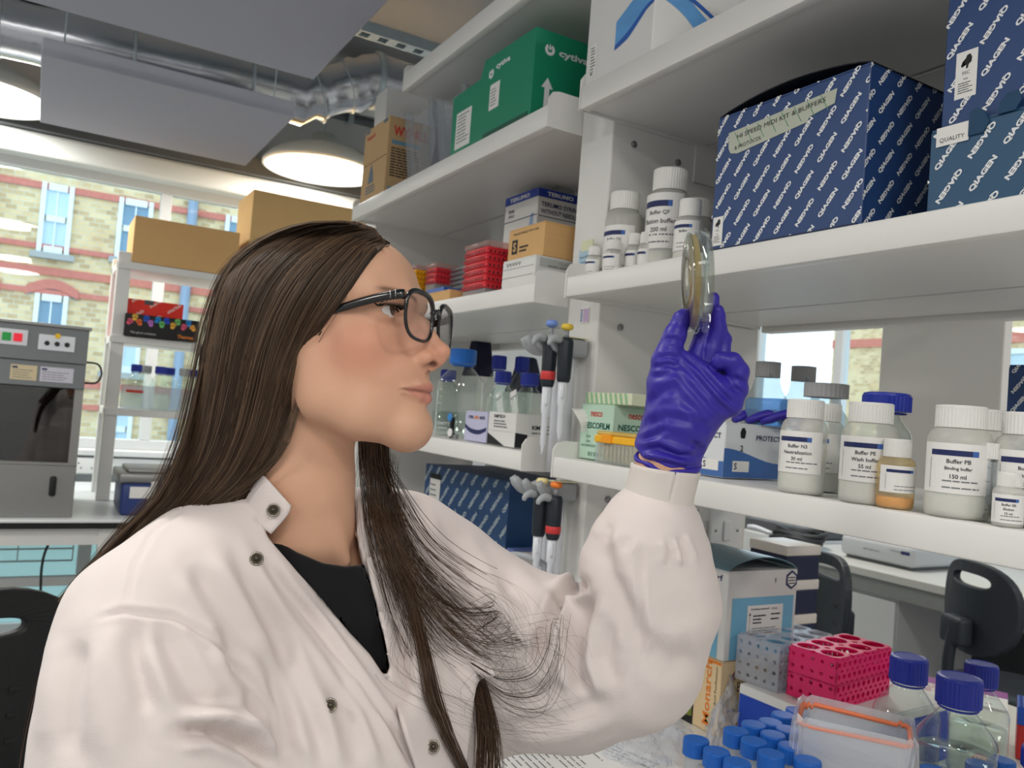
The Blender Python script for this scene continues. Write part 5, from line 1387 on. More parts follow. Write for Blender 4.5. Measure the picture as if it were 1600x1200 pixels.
# glove box with gloves on top
gy = on_x(1128, 755, .88)
M_gwhite = mat('glove_box_white', (224, 228, 232), .4); M_gblue = mat('glove_box_blue', (70, 112, 178), .4, var=.05)
gb = carton('glove_box', 'white and blue box of gloves half hidden by the gloved hand', (.88, gy[1] + .12, Z1), .12, .13, .082, M_gwhite, 0, 'box')
for plane, y, W_ in (('xz', -.0004, .12), ('yz', .1204, .13)):
    g = MB(); n = 14
    for k in range(n):
        a, b = k / n, (k + 1) / n; za, zb = .034 + .010 * math.cos(PI * a * 1.1), .034 + .010 * math.cos(PI * b * 1.1)
        q = [(W_ * a, .001), (W_ * b, .001), (W_ * b, zb), (W_ * a, za)]
        g.quad(*[((p[0], y, p[1]) if plane == 'xz' else (y, p[0], p[1])) for p in q], 0)
    off = .0002 if plane == 'yz' else -.0002
    put_rect(g, W_ * .62 if plane == 'xz' else .018, W_ * .92 if plane == 'xz' else .052, .010, .026, plane, y + off, 1)
    put_text(g, 'S', (W_ * .68 if plane == 'xz' else .024, .018), .010, None, 0, plane, y + 2 * off, 2, .02)
    put_text(g, 'PROTECT', (W_ * .72, .062) if plane == 'xz' else (.09, .062), .008, .052, 0, plane, y + off, 2, .02)
    if plane == 'yz': put_text(g, '2', (.035, .045), .009, None, 0, plane, y + off, 3, .02); L5 = [(.032, .060), (.040, .060), (.042, .070), (.038, .076), (.033, .075), (.030, .068)]; g.add([(y + off, a, b) for a, b in L5], [tuple(range(6))], 3)
    child(g, 'printed_face', [M_gblue, M_paper, M_navy, M_ink], gb)
t = thing('spare_gloves', 'crumpled blue gloves and clear pouch lying on the glove box', 'gloves', (.93, gy[1] + .035, Z1 + .0822), RZ)
g = MB(); r_ = random.Random(3)
for k in range(5):
    a = (-.02 + .018 * k, .01 + r_.uniform(0, .05), .004); b = (a[0] + r_.uniform(-.02, .03), a[1] + .03, .016 + r_.uniform(0, .008)); c = (b[0] + .02, b[1] + .02, .005)
    g.tube(spline(np.array([a, b, c]), 8), [.008, .011, .012, .012, .012, .011, .009, .005], 8, flat=.6)
child(g, 'glove_pile', M_nitrile, t, True); child(MB().rbox(-.015, .055, .035, .10, .0, .042, .006), 'clear_pouch', film('blue_clear_film', (150, 190, 226), .35, .2), t, True)
# film box
n0 = on_x(902, 715, .852); n0[1] = min(n0[1], NY1 - .006); n1 = on_x(953, 722, .852)
M_mint = mat('mint_carton', (190, 220, 200), .55, var=.03)
nf = carton('film_box', 'mint green carton of sealing film lettered NESCOFILM', (.852, n0[1], Z1), n0[1] - n1[1], .10, .098, M_mint, 0, 'box'); wN = n0[1] - n1[1]
for plane, y, W_, off in (('xz', -.0005, wN, -.0002), ('yz', wN + .0005, .10, .0002)):
    g = MB(); put_text(g, 'nesco', (W_ * .5, .080), .009, .034, 0, plane, y, 1, .02); put_text(g, 'NESCOFILM', (W_ * .52, .060), .011, W_ * .8, 0, plane, y, 0, .03)
    for r_i in range(3): put_text(g, ['FOR', 'SEAL', 'WATERPROOF'][r_i], (W_ * .3, .040 - .008 * r_i), .0045, None, 0, plane, y, 0); put_text(g, ['SEAL', 'MOULD', 'FLEX'][r_i], (W_ * .72, .040 - .008 * r_i), .0045, None, 0, plane, y, 0)
    put_text(g, 'SELF SEALING', (W_ * .55, .010), .0065, W_ * .5, 0, plane, y, 0)
    child(g, 'printed_lettering', [M_green, M_redp], nf)
g = MB(); g.tube(spline(np.array([(-.006, -.004, .088), (.010, -.012, .084), (.022, -.006, .066), (.020, -.001, .050)]), 10), .012, 8, flat=.06); child(g, 'torn_label', M_paper, nf)
t = thing('striped_box', 'flat pale box with green diagonal stripes on the film carton', 'box', (.857, n0[1] - .004, Z1 + .0985), RZ); child(MB().rbox(0, .13, 0, .085, 0, .020, .001, 1), 'carton_body', mat('cream_card', (222, 228, 200), .55), t)
for k in range(9):
    child(MB().prism([(.004 + .014 * k, .0005), (.010 + .014 * k, .0005), (.004 + .014 * k, .0195), (-.001 + .014 * k if k else 0.0, .0195)], .0004, .0008, 0, m=m3), 'stripe', mat('green_stripe', (150, 196, 150), .55), t)
# yellow-lidded tip box
t0 = on_x(938, 722, .825); tw = t0[1] - on_x(1000, 730, .825)[1]
t = thing('tip_box', 'clear tip box with a bright yellow rack edge before the film carton', 'tip box', (.812, t0[1], Z1), RZ)
child(MB().rbox(0, tw, 0, .036, 0, .036, .003), 'clear_base', M_frost, t, True); child(MB().rbox(-.002, tw + .002, -.002, .038, .034, .046, .002), 'yellow_deck', mat('yellow_plastic', (250, 186, 30), .35), t)
child(MB().rbox(0, tw, 0, .036, .046, .053, .003), 'lid', film('yellow_film', (250, 220, 140), .4, .2), t, True)
child(MB().rbox(tw * .2, tw * .45, -.005, -.001, .034, .048, .001), 'latch', mat('orange_yellow_plastic', (250, 160, 20), .35), t)
M_tip = film('pipette_tip_plastic', (236, 226, 176), .55, .2)
for k in range(10):
    for j in range(2): child(MB().lathe([(.0008, .003), (.0028, .033)], 8).move(None, (.006 + k * (tw - .012) / 9, .006 + .01 * j, 0)), 'pipette_tip', M_tip, t)
child(MB().box(.002, tw - .002, .022, .034, .004, .033), 'tip_bundle', M_tip, t)
# white screen and small navy box on the far half of the island
a, b = on_x(1378, 520, 1.72), on_x(1571, 500, 1.72)
t = thing('white_panel', 'blank white panel hanging behind the shelf back', 'panel', (1.72, a[1], 1.22), RZ); child(MB().rbox(0, a[1] - b[1], 0, .03, 0, .52, .003), 'panel_sheet', M_white, t)
for x in (.05, a[1] - b[1] - .08): child(MB().rbox(x, x + .03, -.372, 0, .50, .52, .003), 'bracket_arm', M_white, t)
a = on_x(1576, 570, 1.16)
qs = carton('kit_box', 'small navy printed box at the picture edge behind the white bottles', (1.16, a[1], Z1), .14, .1, a[2] - Z1, M_qblue, 0, 'box', 'navy printed kit boxes')
L = MB(); diagonal_print(L, 'QIAGEN', .14, a[2] - Z1, .006, math.radians(52), .042, .017, 'xz', -.0005, 0, .045, .03); child(L, 'printed_lettering', M_wprint, qs)['kind'] = 'stuff'

# ------------------------------------------------------------------ the raised dish
DC = G(1088, 441, -4)
dn = _n(-_gr * math.cos(math.radians(8)) - _gf * math.sin(math.radians(8)))       # face turned a little to the eye
du_ = _n(np.array([math.sin(math.radians(4)), math.cos(math.radians(4)), 0])); du_ = _n(du_ - dn * (du_ @ dn)); dv_ = np.cross(dn, du_)
DM = np.stack([du_, dv_, dn], 1)
dish = thing('petri_dish', 'clear petri dish of pale agar held up edge-on in the glove', 'petri dish', to_room(DC)[0])
def dish_part(name, prof, m, seg=64, cap=False):
    mb = MB().lathe(prof, seg, cap=cap); mb.move(DM)
    for i in range(len(mb.v)): mb.v[i] = to_room(mb.v[i] + DC) - to_room(DC)[0]
    mb.f = [tuple(reversed(q)) for q in mb.f]
    o = mb.build(name, m, dish, True); return o
M_dish = glass('petri_polystyrene', (244, 247, 246), .02, 1.5)
dish_part('base', [(0, .0085), (.0440, .0085), (.0440, .0085), (.0440, -.0045), (.0432, -.0045), (.0432, .0075), (0, .0075)], M_dish)
dish_part('lid', [(0, -.0085), (.0462, -.0085), (.0462, -.0085), (.0462, .0005), (.0455, .0005), (.0455, -.0077), (0, -.0077)], M_dish)
dish_part('rim_ring', [(.0440, .0085), (.0446, .0082), (.0446, .0072), (.0440, .0069)], M_dish); dish_part('rim_ring', [(.0462, .0005), (.0467, .0003), (.0467, -.0006), (.0462, -.0009)], M_dish)
dish_part('agar', [(0, .0072), (.0428, .0072), (.0428, .0072), (.0428, .0022), (.0428, .0022), (0, .0022)], mat('pale_agar', (228, 194, 118), .3, sss=.1), cap=False)
# ================================================================== things on the island bench
m3 = np.array([[1, 0, 0], [0, 0, -1.0], [0, 1, 0]])
nc = on_x(1128, 1036, 1.06)                       # near corner of the cream carton
M_cream = mat('cream_carton', (226, 200, 158), .5, var=.03); M_ltblue = mat('light_blue_print', (120, 184, 216), .5, var=.02)
hN = nc[2] - ZB; wN_, dN_ = .15, .20
# local x runs along the shelf (to -Y) and ends at the near corner; local y goes away (X)
neb = carton('kit_carton', 'cream carton with an orange butterfly wing under the blue and white one', (nc[0], nc[1] + wN_, ZB), wN_, dN_, hN, M_cream, 0, 'box')
g = MB(); put_text(g, 'Monarch', (wN_ * .80, hN - .06), .016, min(.11, hN * .9), PI / 2, 'xz', -.0005, 0, .02); put_text(g, 'Nucleic Acid Purification', (wN_ * .93, hN - .06), .005, min(.1, hN * .8), PI / 2, 'xz', -.0005, 1)
put_rect(g, .001, wN_ - .001, hN - .006, hN - .001, 'xz', -.0005, 0)
child(g, 'printed_lettering', [M_orange, M_ink], neb)
g = MB(); put_text(g, 'BioLabs', (.070, hN - .045), .017, .06, 0, 'yz', wN_ + .0005, 0, .0); put_text(g, 'NEW ENGLAND', (.070, hN - .026), .005, .042, 0, 'yz', wN_ + .0005, 0); put_text(g, 'Monarch Kit', (.05, hN - .085), .006, .06, 0, 'yz', wN_ + .0005, 1, .03)
g.add([(wN_ + .0005, a, b) for a, b in ((.022, hN - .028), (.032, hN - .016), (.035, hN - .030), (.029, hN - .038))], [(0, 1, 2, 3)], 2); child(g, 'printed_lettering', [mat('brown_print', (84, 58, 44), .6), M_ink, mat('rust_print', (120, 60, 40), .6)], neb)
def wing(t, plane, y, o, s, sgn):
    """butterfly wing print: black field, cells, white dots"""
    off = .0003 * sgn
    def q(a, b): return ((o[0] + a * s, y, o[1] + b * s) if plane == 'xz' else (y, o[0] + a * s, o[1] + b * s))
    def q2(a, b, k): p = list(q(a, b)); p[1 if plane == 'xz' else 0] += off * k; return tuple(p)
    out = [(0, .95), (.25, 1.0), (.7, .95), (1, .9), (1, -.02), (.8, 0), (.45, .02), (.3, .12), (.22, .4), (.1, .7)]
    g = MB(); g.add([q(*p) for p in out], [tuple(range(len(out)))], 0)
    cells = [([(.40, .90), (.70, .92), (.72, .72), (.42, .70)], 1), ([(.74, .90), (.97, .88), (.97, .70), (.76, .71)], 2), ([(.38, .64), (.70, .68), (.72, .48), (.42, .44)], 1), ([(.75, .67), (.97, .66), (.97, .48), (.77, .48)], 2), ([(.40, .36), (.66, .42), (.96, .42), (.96, .20), (.60, .14), (.44, .18)], 3)]
    for c, mi in cells: g.add([q2(*p, 1) for p in c], [tuple(range(len(c)))], mi)
    rr = random.Random(2)
    for k in range(22):
        f_ = k / 21; bx_, bz_ = (.10 + .20 * f_ + rr.uniform(-.03, .06), .92 - .75 * f_) if k % 2 else (.2 + .12 * f_, .86 - .72 * f_)
        g.add([q2(bx_ + .018 * math.cos(j), bz_ + .022 * math.sin(j), 2) for j in np.linspace(0, 2 * PI, 7)[:-1]], [tuple(range(6))], 4)
    return child(g, 'wing_print', [M_ink, mat('pinkish_print', (226, 196, 176), .6), M_orange, mat('olive_print', (112, 124, 40), .6), M_paper], t)
wing(neb, 'yz', wN_ + .0004, (.112, hN - .090), .086, 1); wing(neb, 'xz', -.0004, (.004, hN - .13), .085, -1)
# blue and white carton on top
hE = .155; wE, dE = .146, .175
ep = carton('tip_carton', 'tall white and light blue carton standing on the cream carton', (nc[0] + .004, nc[1] + .148, ZB + hN + .0005), .146, dE, hE, M_wcard, 0, 'box')
wE = .146
g = MB(); put_rect(g, .004, wE - .016, .002, hE * .68, 'xz', -.0005, 0); put_text(g, 'eppendorf', (wE * .62, hE * .90), .014, .085, 0, 'xz', -.0005, 1, .02); child(g, 'printed_face', [M_ltblue, M_navy], ep)
g = MB(); put_rect(g, .016, .205, .002, .1246, 'yz', wE + .0005, 0); put_rect(g, .062, .172, .046, .108, 'yz', wE + .0008, 1); o_ = wE + .0011
put_text(g, 'Combitips advanced', (.100, .100), .005, .056, 0, 'yz', o_, 2, .02); put_text(g, '1.0 mL', (.145, .100), .005, .018, 0, 'yz', o_, 2); put_lines(g, .080, .125, .088, 3, .007, .003, 'yz', o_, 2, .5, 3); put_lines(g, .135, .165, .090, 2, .010, .003, 'yz', o_, 2, .2, 4); put_lines(g, .078, .165, .062, 3, .005, .0018, 'yz', o_, 3, .2, 5); put_rect(g, .070, .0708, .052, .088, 'yz', o_, 2)
g.add([(o_, .0704 + a, .088 + b) for a, b in ((-.003, 0), (.003, 0), (0, .006))], [(0, 1, 2)], 2)
hexa = [(.195 + .020 * math.sin(a), .1566 + .020 * math.cos(a)) for a in np.linspace(0, 2 * PI, 7)[:-1]]; g.add([(wE + .0008, a, b) for a, b in hexa], [tuple(range(6))], 4)
hexb = [(.195 + .015 * math.sin(a), .1566 + .015 * math.cos(a)) for a in np.linspace(0, 2 * PI, 7)[:-1]]; g.add([(wE + .0011, a, b) for a, b in hexb], [tuple(range(6))], 1); put_lines(g, .184, .206, .1566 + .006, 3, .006, .0025, 'yz', wE + .0014, 2, .2, 8)
put_text(g, 'F', (.145, .1566), .010, None, .2, 'yz', wE + .0008, 5)
for i_ in range(len(g.v)): g.v[i_] = g.v[i_] * np.array([1, dE / .215, hE / .178])
child(g, 'printed_face', [M_ltblue, M_paper, M_ink, mat('grey_print', (120, 122, 128), .6), M_navy, M_ink], ep)
g = MB(); n = 12                                   # bulging teal lid
for k in range(n):
    a, b = k / n, (k + 1) / n; g.box(.004, wE - .002, dE * a, dE * b, 0, .002); za, zb = hE + .022 * math.sin(PI * a) ** .7, hE + .022 * math.sin(PI * b) ** .7
    g.v[-1][:, 2] += np.where(g.v[-1][:, 1] < dE * (a + b) / 2, za, zb)
child(g, 'lid_flap', mat('teal_grey_board', (104, 138, 152), .35, var=.04), ep)
# flat white and blue box under the racks
fb0 = on_z(1172, 1088, ZB + .03)
t = carton('flat_box', 'white box with blue sides lying under the racks', (1.075, 1.005, ZB), .20, .30, .10, M_wcard, .06, 'box'); g = MB(); put_rect(g, .002, .198, .002, .085, 'xz', -.0004, 0); put_rect(g, .002, .298, .002, .085, 'yz', .2004, 0); child(g, 'blue_band', mat('royal_blue_print', (30, 70, 176), .5), t)
g = MB(); put_text(g, 'Expand', (.10, .03), .010, None, 0, 'xy', .1003, 0); child(g, 'top_lettering', M_navy, t)
# racks
M_pink = mat('hot_pink_plastic', (240, 20, 110), .32, spec=.6); M_rackclear = film('clear_rack_plastic', (236, 238, 242), .30, .15)
def tube_rack(name, label, p, yaw, m, nx, ny, cw, hgt):
    """open tube rack: drilled deck, drilled long sides, solid ends"""
    t = thing(name, label, 'rack', p, yaw, 'tube racks on the bench'); L_, W_ = nx * cw, ny * cw; th = .003
    child(holed_plate(MB(), nx, ny, cw, cw, cw * .42, th, (0, 0, hgt - th), seg=20), 'deck', m, t); child(holed_plate(MB(), nx, ny, cw, cw, cw * .40, th, (0, 0, hgt * .45), seg=16), 'middle_deck', m, t)
    child(MB().box(0, L_, 0, W_, 0, th), 'base_plate', m, t)
    nh = int(L_ / .0155); hz_ = (hgt - .006) / 4
    for y in (0, W_ - th): child(holed_plate(MB(), nh, 4, L_ / nh, hz_, .0045, th, (0, y, .003), m=M_XZ, seg=10), 'side_plate', m, t)
    nw = max(2, int(W_ / .0155))
    for x in (0, L_ - th): child(holed_plate(MB(), nw, 4, W_ / nw, hz_, .0035, th, (x, 0, .003), m=M_YZ, seg=8), 'end_plate', m, t)
    return t
pk = on_z(1362, 1106, ZB + .1005)
tube_rack('tube_rack', 'hot pink drilled tube rack on the bench', (pk[0] - .078, pk[1] + .010, ZB + .1005), .14, M_pink, 4, 2, .043, .082)
tube_rack('tube_rack', 'clear drilled tube rack behind the pink one', (pk[0] - .104, pk[1] + .102, ZB + .1005), .14, M_rackclear, 4, 2, .042, .078)
# bag-lined bin with an orange rim
bc = on_z(1342, 1132, ZB + .15)
bx_, by_ = bc[0] - .01, bc[1]
t = thing('bench_bin', 'bag-lined clear plastic bench bin with an orange rim', 'bin', (bx_, by_, ZB), RZ + .62)
M_bag = film('thin_bag_film', (236, 238, 242), .30, .18)
def rrect(w, d, r, n=6):
    out = []
    for cx, cy, a0 in ((w / 2 - r, d / 2 - r, 0), (-w / 2 + r, d / 2 - r, PI / 2), (-w / 2 + r, -d / 2 + r, PI), (w / 2 - r, -d / 2 + r, 3 * PI / 2)):
        for k in range(n + 1): a = a0 + PI / 2 * k / n; out.append((cx + r * math.cos(a), cy + r * math.sin(a)))
    return out
def shell(rings):
    n = len(rings[0]); g = MB(); g.add([p for r in rings for p in r], [(i * n + k, i * n + (k + 1) % n, (i + 1) * n + (k + 1) % n, (i + 1) * n + k) for i in range(len(rings) - 1) for k in range(n)]); return g
R0 = rrect(.135, .088, .015)
child(shell([[(x * s, y * s, z) for x, y in R0] for s, z in ((.80, .001), (.82, .004), (.97, .145), (1.0, .149))]), 'bin_wall', M_frost, t, True)
rim = [(x * 1.0, y * 1.0, .151 + .003 * math.sin(3 * k)) for k, (x, y) in enumerate(R0)]; rim.append(rim[0])
child(MB().tube(rim, .0032, 8), 'orange_rim', mat('orange_band', (240, 128, 84), .4), t, True)
rr = random.Random(5)
ring = lambda s, z, j: [(x * s + rr.uniform(-j, j), y * s + rr.uniform(-j, j), z + rr.uniform(-j, j)) for x, y in R0]
child(shell([ring(.86, .02, .002), ring(.94, .11, .003), ring(1.03, .153, .002), ring(1.06, .162, .004), ring(1.09, .152, .003), ring(1.10, .125, .004), ring(1.07, .085, .005), ring(1.09, .055, .007)]), 'bin_liner', M_bag, t, False)
# glass bottles at the right of the bench
def gb_at(u, v, z, h): p = on_z(u, v, z); return (p[0], p[1], z - h)
for u, v, h, d, lab, fill in ((1421, 1025, .215, .092, 'blue-capped glass bottle beside the pink rack', .3), (1500, 1056, .222, .100, 'nearest large blue-capped glass bottle on the bench', .55), (1534, 1036, .195, .084, 'blue-capped glass bottle with a red mark behind the nearest one', .5)):
    p = on_z(u, v, ZB + h); t = glass_bottle(lab, (p[0], p[1], ZB), d, h, .4, fill, group='glass bottles on the bench')
    if 'red mark' in lab: L = MB(); L.add([(.010 + .012 * math.cos(a), 0, .055 + .016 * math.sin(a)) for a in np.linspace(0, 2 * PI, 15)[:-1]], [tuple(range(14))], 0); put_text(L, 'SCO', (.010, .060), .007, .017, 0, 'xz', -.0003, 1, .02); put_text(L, 'DU', (.010, .049), .006, .010, 0, 'xz', -.0003, 1, .02); child(wrap(L, d / 2 + .0006), 'red_mark', [M_redp, M_wprint], t)
p = on_z(1590, 1163, ZB + .15); glass_bottle('blue-capped glass bottle cut by the picture edge', (p[0] + .02, p[1] - .02, ZB), .08, .15, .4, .3, group='glass bottles on the bench')
# conical tubes with blue caps: one built, the rest copies
def conical(loc, lab, G_='blue-capped conical tubes on the bench'):
    t = thing('conical_tube', lab, 'tube', loc, 0, G_)
    child(MB().lathe([(.0015, .001), (.004, .004), (.0125, .016), (.0135, .022), (.0138, .095)], 24, cap=False), 'tube_wall', M_frost, t, True)
    c = MB(); ribs(c, .0168, .094, .1125, 44, .0004); c.lathe([(.0171, .1125), (.0166, .1140), (.0150, .1145), (.0, .1143)], 32); child(c, 'cap', M_blue50, t)
    L = MB()
    for k in range(8): put_rect(L, -.006, .0 if k % 2 else .004, .03 + .008 * k, .0306 + .008 * k, 'xz', 0, 0)
    child(wrap(L, .0141), 'graduation', M_ink, t); return t
caps = [(1088, 1158, 'blue-capped conical tube standing nearest the lab coat sleeve'), (1120, 1176, 'blue-capped conical tube second from the sleeve in the front row'), (1152, 1193, 'blue-capped conical tube third in the front row'), (1150, 1144, 'blue-capped conical tube in the second row, end nearest the crumpled bag'), (1178, 1134, 'blue-capped conical tube in the third row, end nearest the cream carton'), (1178, 1160, 'blue-capped conical tube in the second row, second from the crumpled bag'), (1204, 1130, 'blue-capped conical tube in the fourth row, end nearest the cream carton'), (1208, 1150, 'blue-capped conical tube in the third row, second from the cream carton'), (1205, 1180, 'blue-capped conical tube in the second row, third from the crumpled bag'), (1231, 1142, 'blue-capped conical tube in the fourth row, end nearest the bin'), (1236, 1168, 'blue-capped conical tube in the third row, end touching the bin'), (1224, 1119, 'blue-capped conical tube in the back row, before the white box'), (1246, 1112, 'blue-capped conical tube in the back row, end nearest the bin'), (1262, 1190, 'blue-capped conical tube in the front, half hidden by the bin'), (1460, 1205, 'blue-capped conical tube just before the nearest glass bottle'), (1531, 1196, 'blue-capped conical tube at the lower right before the bottles'), (1565, 1190, 'blue-capped conical tube at the lower right corner, last one')]
proto = None
for u, v, lab in caps:
    p = on_z(u, v, ZB + .112); lab = lab or 'blue-capped conical tube in the cluster beside the bag-lined bin'
    if proto is None: proto = conical((p[0], p[1], ZB + .0005), lab)
    else: dup(proto, (p[0], p[1], ZB + .0005), random.uniform(-.6, .6), lab)
# crumpled clear bag and papers
def crumple(name, label, corners, n, amp, m, seed, cat='bag', group=None, base=.004, arch=0.0):
    A, B, C_, D_ = [np.array(c, float) for c in corners]; r_ = np.random.default_rng(seed); t = thing(name, label, cat, A, 0, group)
    V = []
    for i in range(n + 1):
        for j in range(n + 1):
            a, b = i / n, j / n; V.append((1 - a) * (1 - b) * A + a * (1 - b) * B + a * b * C_ + (1 - a) * b * D_)
    V = np.array(V); s_ = np.abs(wavy(V * np.array([9, 9, 9]), seed, 4)) * amp + base
    ij = np.array([(i / n, j / n) for i in range(n + 1) for j in range(n + 1)]); s_ += arch * np.sin(PI * ij[:, 0]) * np.sin(PI * ij[:, 1])
    nrm = _n(np.cross(B - A, D_ - A)); nrm = nrm if nrm[2] > -.01 or abs(nrm[2]) < .5 else -nrm
    V = V + s_[:, None] * nrm + r_.normal(0, amp * .05, V.shape)
    V[:, 2] = np.maximum(V[:, 2], A[2] * 0 + min(A[2], B[2], C_[2], D_[2]) + .0015)
    g = MB(); g.add(V - A, [(i * (n + 1) + j, (i + 1) * (n + 1) + j, (i + 1) * (n + 1) + j + 1, i * (n + 1) + j + 1) for i in range(n) for j in range(n)]); child(g, 'film_sheet', m, t, True); return t
def zb(u, v, z=ZB): return on_z(u, v, z)
crumple('clear_bag', 'crumpled clear plastic bag spread on the bench before the cream carton', [zb(930, 1180), zb(1040, 1225), zb(1085, 1150), zb(985, 1130)], 34, .030, M_bag, 12, arch=.02)
crumple('clear_bag', 'peaked clear bag leaning by the white and blue box', [zb(1095, 1190), zb(1140, 1180), zb(1180, 1120), zb(1110, 1120)], 24, .055, M_bag, 15, arch=.06)
for k, (u, v, a, lab) in enumerate(((905, 1205, .3, 'printed paper sheet on the bench under the raised sleeve'), (820, 1190, -.1, 'printed paper sheet on the bench beside the hair'))):
    p = zb(u, v); t = thing('paper_sheet', lab, 'paper', (p[0], p[1], ZB + .0004 + .001 * k), RZ + a); child(MB().box(-.105, .105, -.14, .14, 0, .0004), 'sheet', M_paper, t)
    L = MB(); put_lines(L, -.085, .085, .12, 22, .011, .0025, 'xy', .0007, 0, .5, 4 + k); child(L, 'print', mat('grey_print', (120, 122, 128), .6), t)
p = zb(1490, 1085); t = thing('notebook', 'purple-edged printed leaflet behind the glass bottles', 'leaflet', (p[0] + .02, p[1], ZB), RZ + .5); child(MB().box(-.09, .09, -.07, .07, 0, .004), 'pages', M_paper, t); child(MB().box(-.09, .09, .02, .07, .004, .0046), 'purple_band', mat('purple_print', (150, 70, 150), .5), t); L = MB(); put_lines(L, -.08, .08, .01, 6, .011, .003, 'xy', .0046, 0, .4, 9); child(L, 'print', mat('pink_print', (200, 90, 130), .6), t)
p = on_z(1596, 1105, ZB + .09); t = thing('tip_rack', 'bright blue tip rack with a red side at the picture edge', 'rack', (p[0], p[1], ZB), RZ + .5); child(MB().rbox(-.005, .12, 0, .08, 0, .06, .003), 'rack_body', mat('red_plastic', (200, 50, 50), .4), t); child(holed_plate(MB(), 12, 8, .0104, .01, .0035, .03, (-.005, 0, .06), seg=8), 'blue_deck', mat('rack_blue', (40, 90, 200), .4), t)
# ================================================================== far bay of the island shelving
# upper shelf: wiper carton, bags, green carton
a = on_x(546, 318, .82); b = on_x(600, 292, .82)
wW = a[1] - b[1]
M_kraft = mat('kraft_carton', (198, 164, 120), .7, var=.05, vscale=12, bump=.04, bscale=100)
a1 = min(a[1], FY1 - .006)
wy = carton('wiper_carton', 'tall brown wiper carton at the window end of the upper shelf', (.82, a1, Z3), a1 - b[1], .24, .235, M_kraft, 0, 'box', seam=.52); wW = a1 - b[1]
g = MB(); put_text(g, 'wypall', (wW * .28, .205), .016, .07, 0, 'xz', -.0006, 0, .02); put_rect(g, wW * .06, wW * .22, .222, .232, 'xz', -.0006, 1); put_rect(g, wW * .78, wW * .95, .222, .232, 'xz', -.0006, 1)
g.add([(wW * .4 + x, -.0006, .06 + z) for x, z in ((-.022, 0), (.022, 0), (.016, .03), (0, .06), (-.016, .03))], [(0, 1, 2, 3, 4)], 1); put_lines(g, wW * .22, wW * .62, .052, 3, .009, .005, 'xz', -.0006, 1, .1, 2)
child(g, 'printed_lettering', [M_redp, mat('slate_print', (96, 118, 134), .6)], wy)
g = MB(); o_ = wW + .0006; put_text(g, 'WYPALL', (.07, .195), .030, .11, 0, 'yz', o_, 0, .04); put_rect(g, .012, .10, .155, .167, 'yz', o_, 1); put_lines(g, .012, .10, .145, 11, .008, .004, 'yz', o_, 2, .2, 3); put_rect(g, .01, .14, .018, .030, 'yz', o_, 1); put_rect(g, .01, .14, .003, .017, 'yz', o_, 0)
child(g, 'printed_lettering', [M_redp, mat('steel_blue_print', (110, 150, 170), .6), M_ink], wy)
M_poly = film('clear_poly_sleeve', (222, 226, 230), .24, .12)
def bundle(name, label, X, y0, y1, h, seed, tip=0.0):
    """stack of clear sleeves standing upright, creased"""
    t = thing(name, label, 'bag', (X, (y0 + y1) / 2, Z3 if h > .1 else 0), RZ, 'clear sleeves on the upper shelf'); n, m_ = 18, 14; r_ = random.Random(seed); W_ = y1 - y0
    for s_ in range(3):
        V = []
        for i in range(n + 1):
            for j in range(m_ + 1):
                a_, b_ = i / n, j / m_; V.append(((a_ - .5) * W_ * (1 + .1 * b_), .03 + .05 * s_ + .02 * math.sin(a_ * 9 + s_ * 2 + b_ * 3) + .012 * math.sin(a_ * 23 + s_ + b_ * 7), .002 + b_ * h * (1 - .12 * abs(math.sin(a_ * 5 + s_))) ))
        g = MB(); g.add(V, [(i * (m_ + 1) + j, (i + 1) * (m_ + 1) + j, (i + 1) * (m_ + 1) + j + 1, i * (m_ + 1) + j + 1) for i in range(n) for j in range(m_)]); child(g, 'sleeve', M_poly, t, True)
    return t
bundle('clear_sleeves', 'bunch of clear plastic sleeves beside the wiper carton', .84, 2.00, 2.20, .25, 1); bundle('clear_sleeves', 'bunch of clear plastic sleeves leaning on the green carton', .84, 1.80, 1.99, .23, 4)
M_gr = mat('green_carton_board', (16, 140, 104), .4, var=.03, vscale=6)
pts = [on_x(*p, .82) for p in ((703, 247), (709, 154), (751, 124), (759, 95), (839, 41), (833, 166))]; y00 = pts[0][1]
poly = [(y00 - p[1], max(0.0, p[2] - Z3)) for p in pts]; poly[0] = (0, 0); poly[-1] = (y00 - pts[4][1], 0); wG = poly[-1][0]; hG = poly[4][1]
t = thing('green_carton', 'emerald green carton with white logo and arrow on the upper shelf', 'box', (.82, y00, Z3), RZ)
child(MB().prism([poly[0], poly[-1], poly[4], poly[3], poly[2], poly[1]], 0, .25, 0, m=M_XZ), 'carton_body', M_gr, t)
def drop_logo(g, c, s, plane, y, mi):
    ring = [(c[0] + s * math.cos(a_), c[1] + s * math.sin(a_)) for a_ in np.linspace(PI * .65, PI * 2.35, 18)] + [(c[0] + s * .45 * math.cos(a_) , c[1] + s * .45 * math.sin(a_)) for a_ in np.linspace(PI * 2.3, PI * .75, 18)]
    V = [((p[0], y, p[1]) if plane == 'xz' else (y, p[0], p[1])) for p in ring]
    g.add(V, [(k, k + 1, 34 - k, 35 - k) for k in range(17)], mi); d = [(c[0], c[1] + s * 1.1), (c[0] + s * .3, c[1] + s * .2), (c[0], c[1] - s * .1), (c[0] - s * .25, c[1] + s * .2)]; g.add([((p[0], y, p[1]) if plane == 'xz' else (y, p[0], p[1])) for p in d], [(0, 1, 2, 3)], mi)
g = MB(); drop_logo(g, (wG * .50, hG * .80), .011, 'xz', -.0005, 0); put_text(g, 'cytiva', (wG * .64, hG * .84), .016, .062, 0, 'xz', -.0005, 0, .03); child(g, 'logo_print', M_wprint, t)
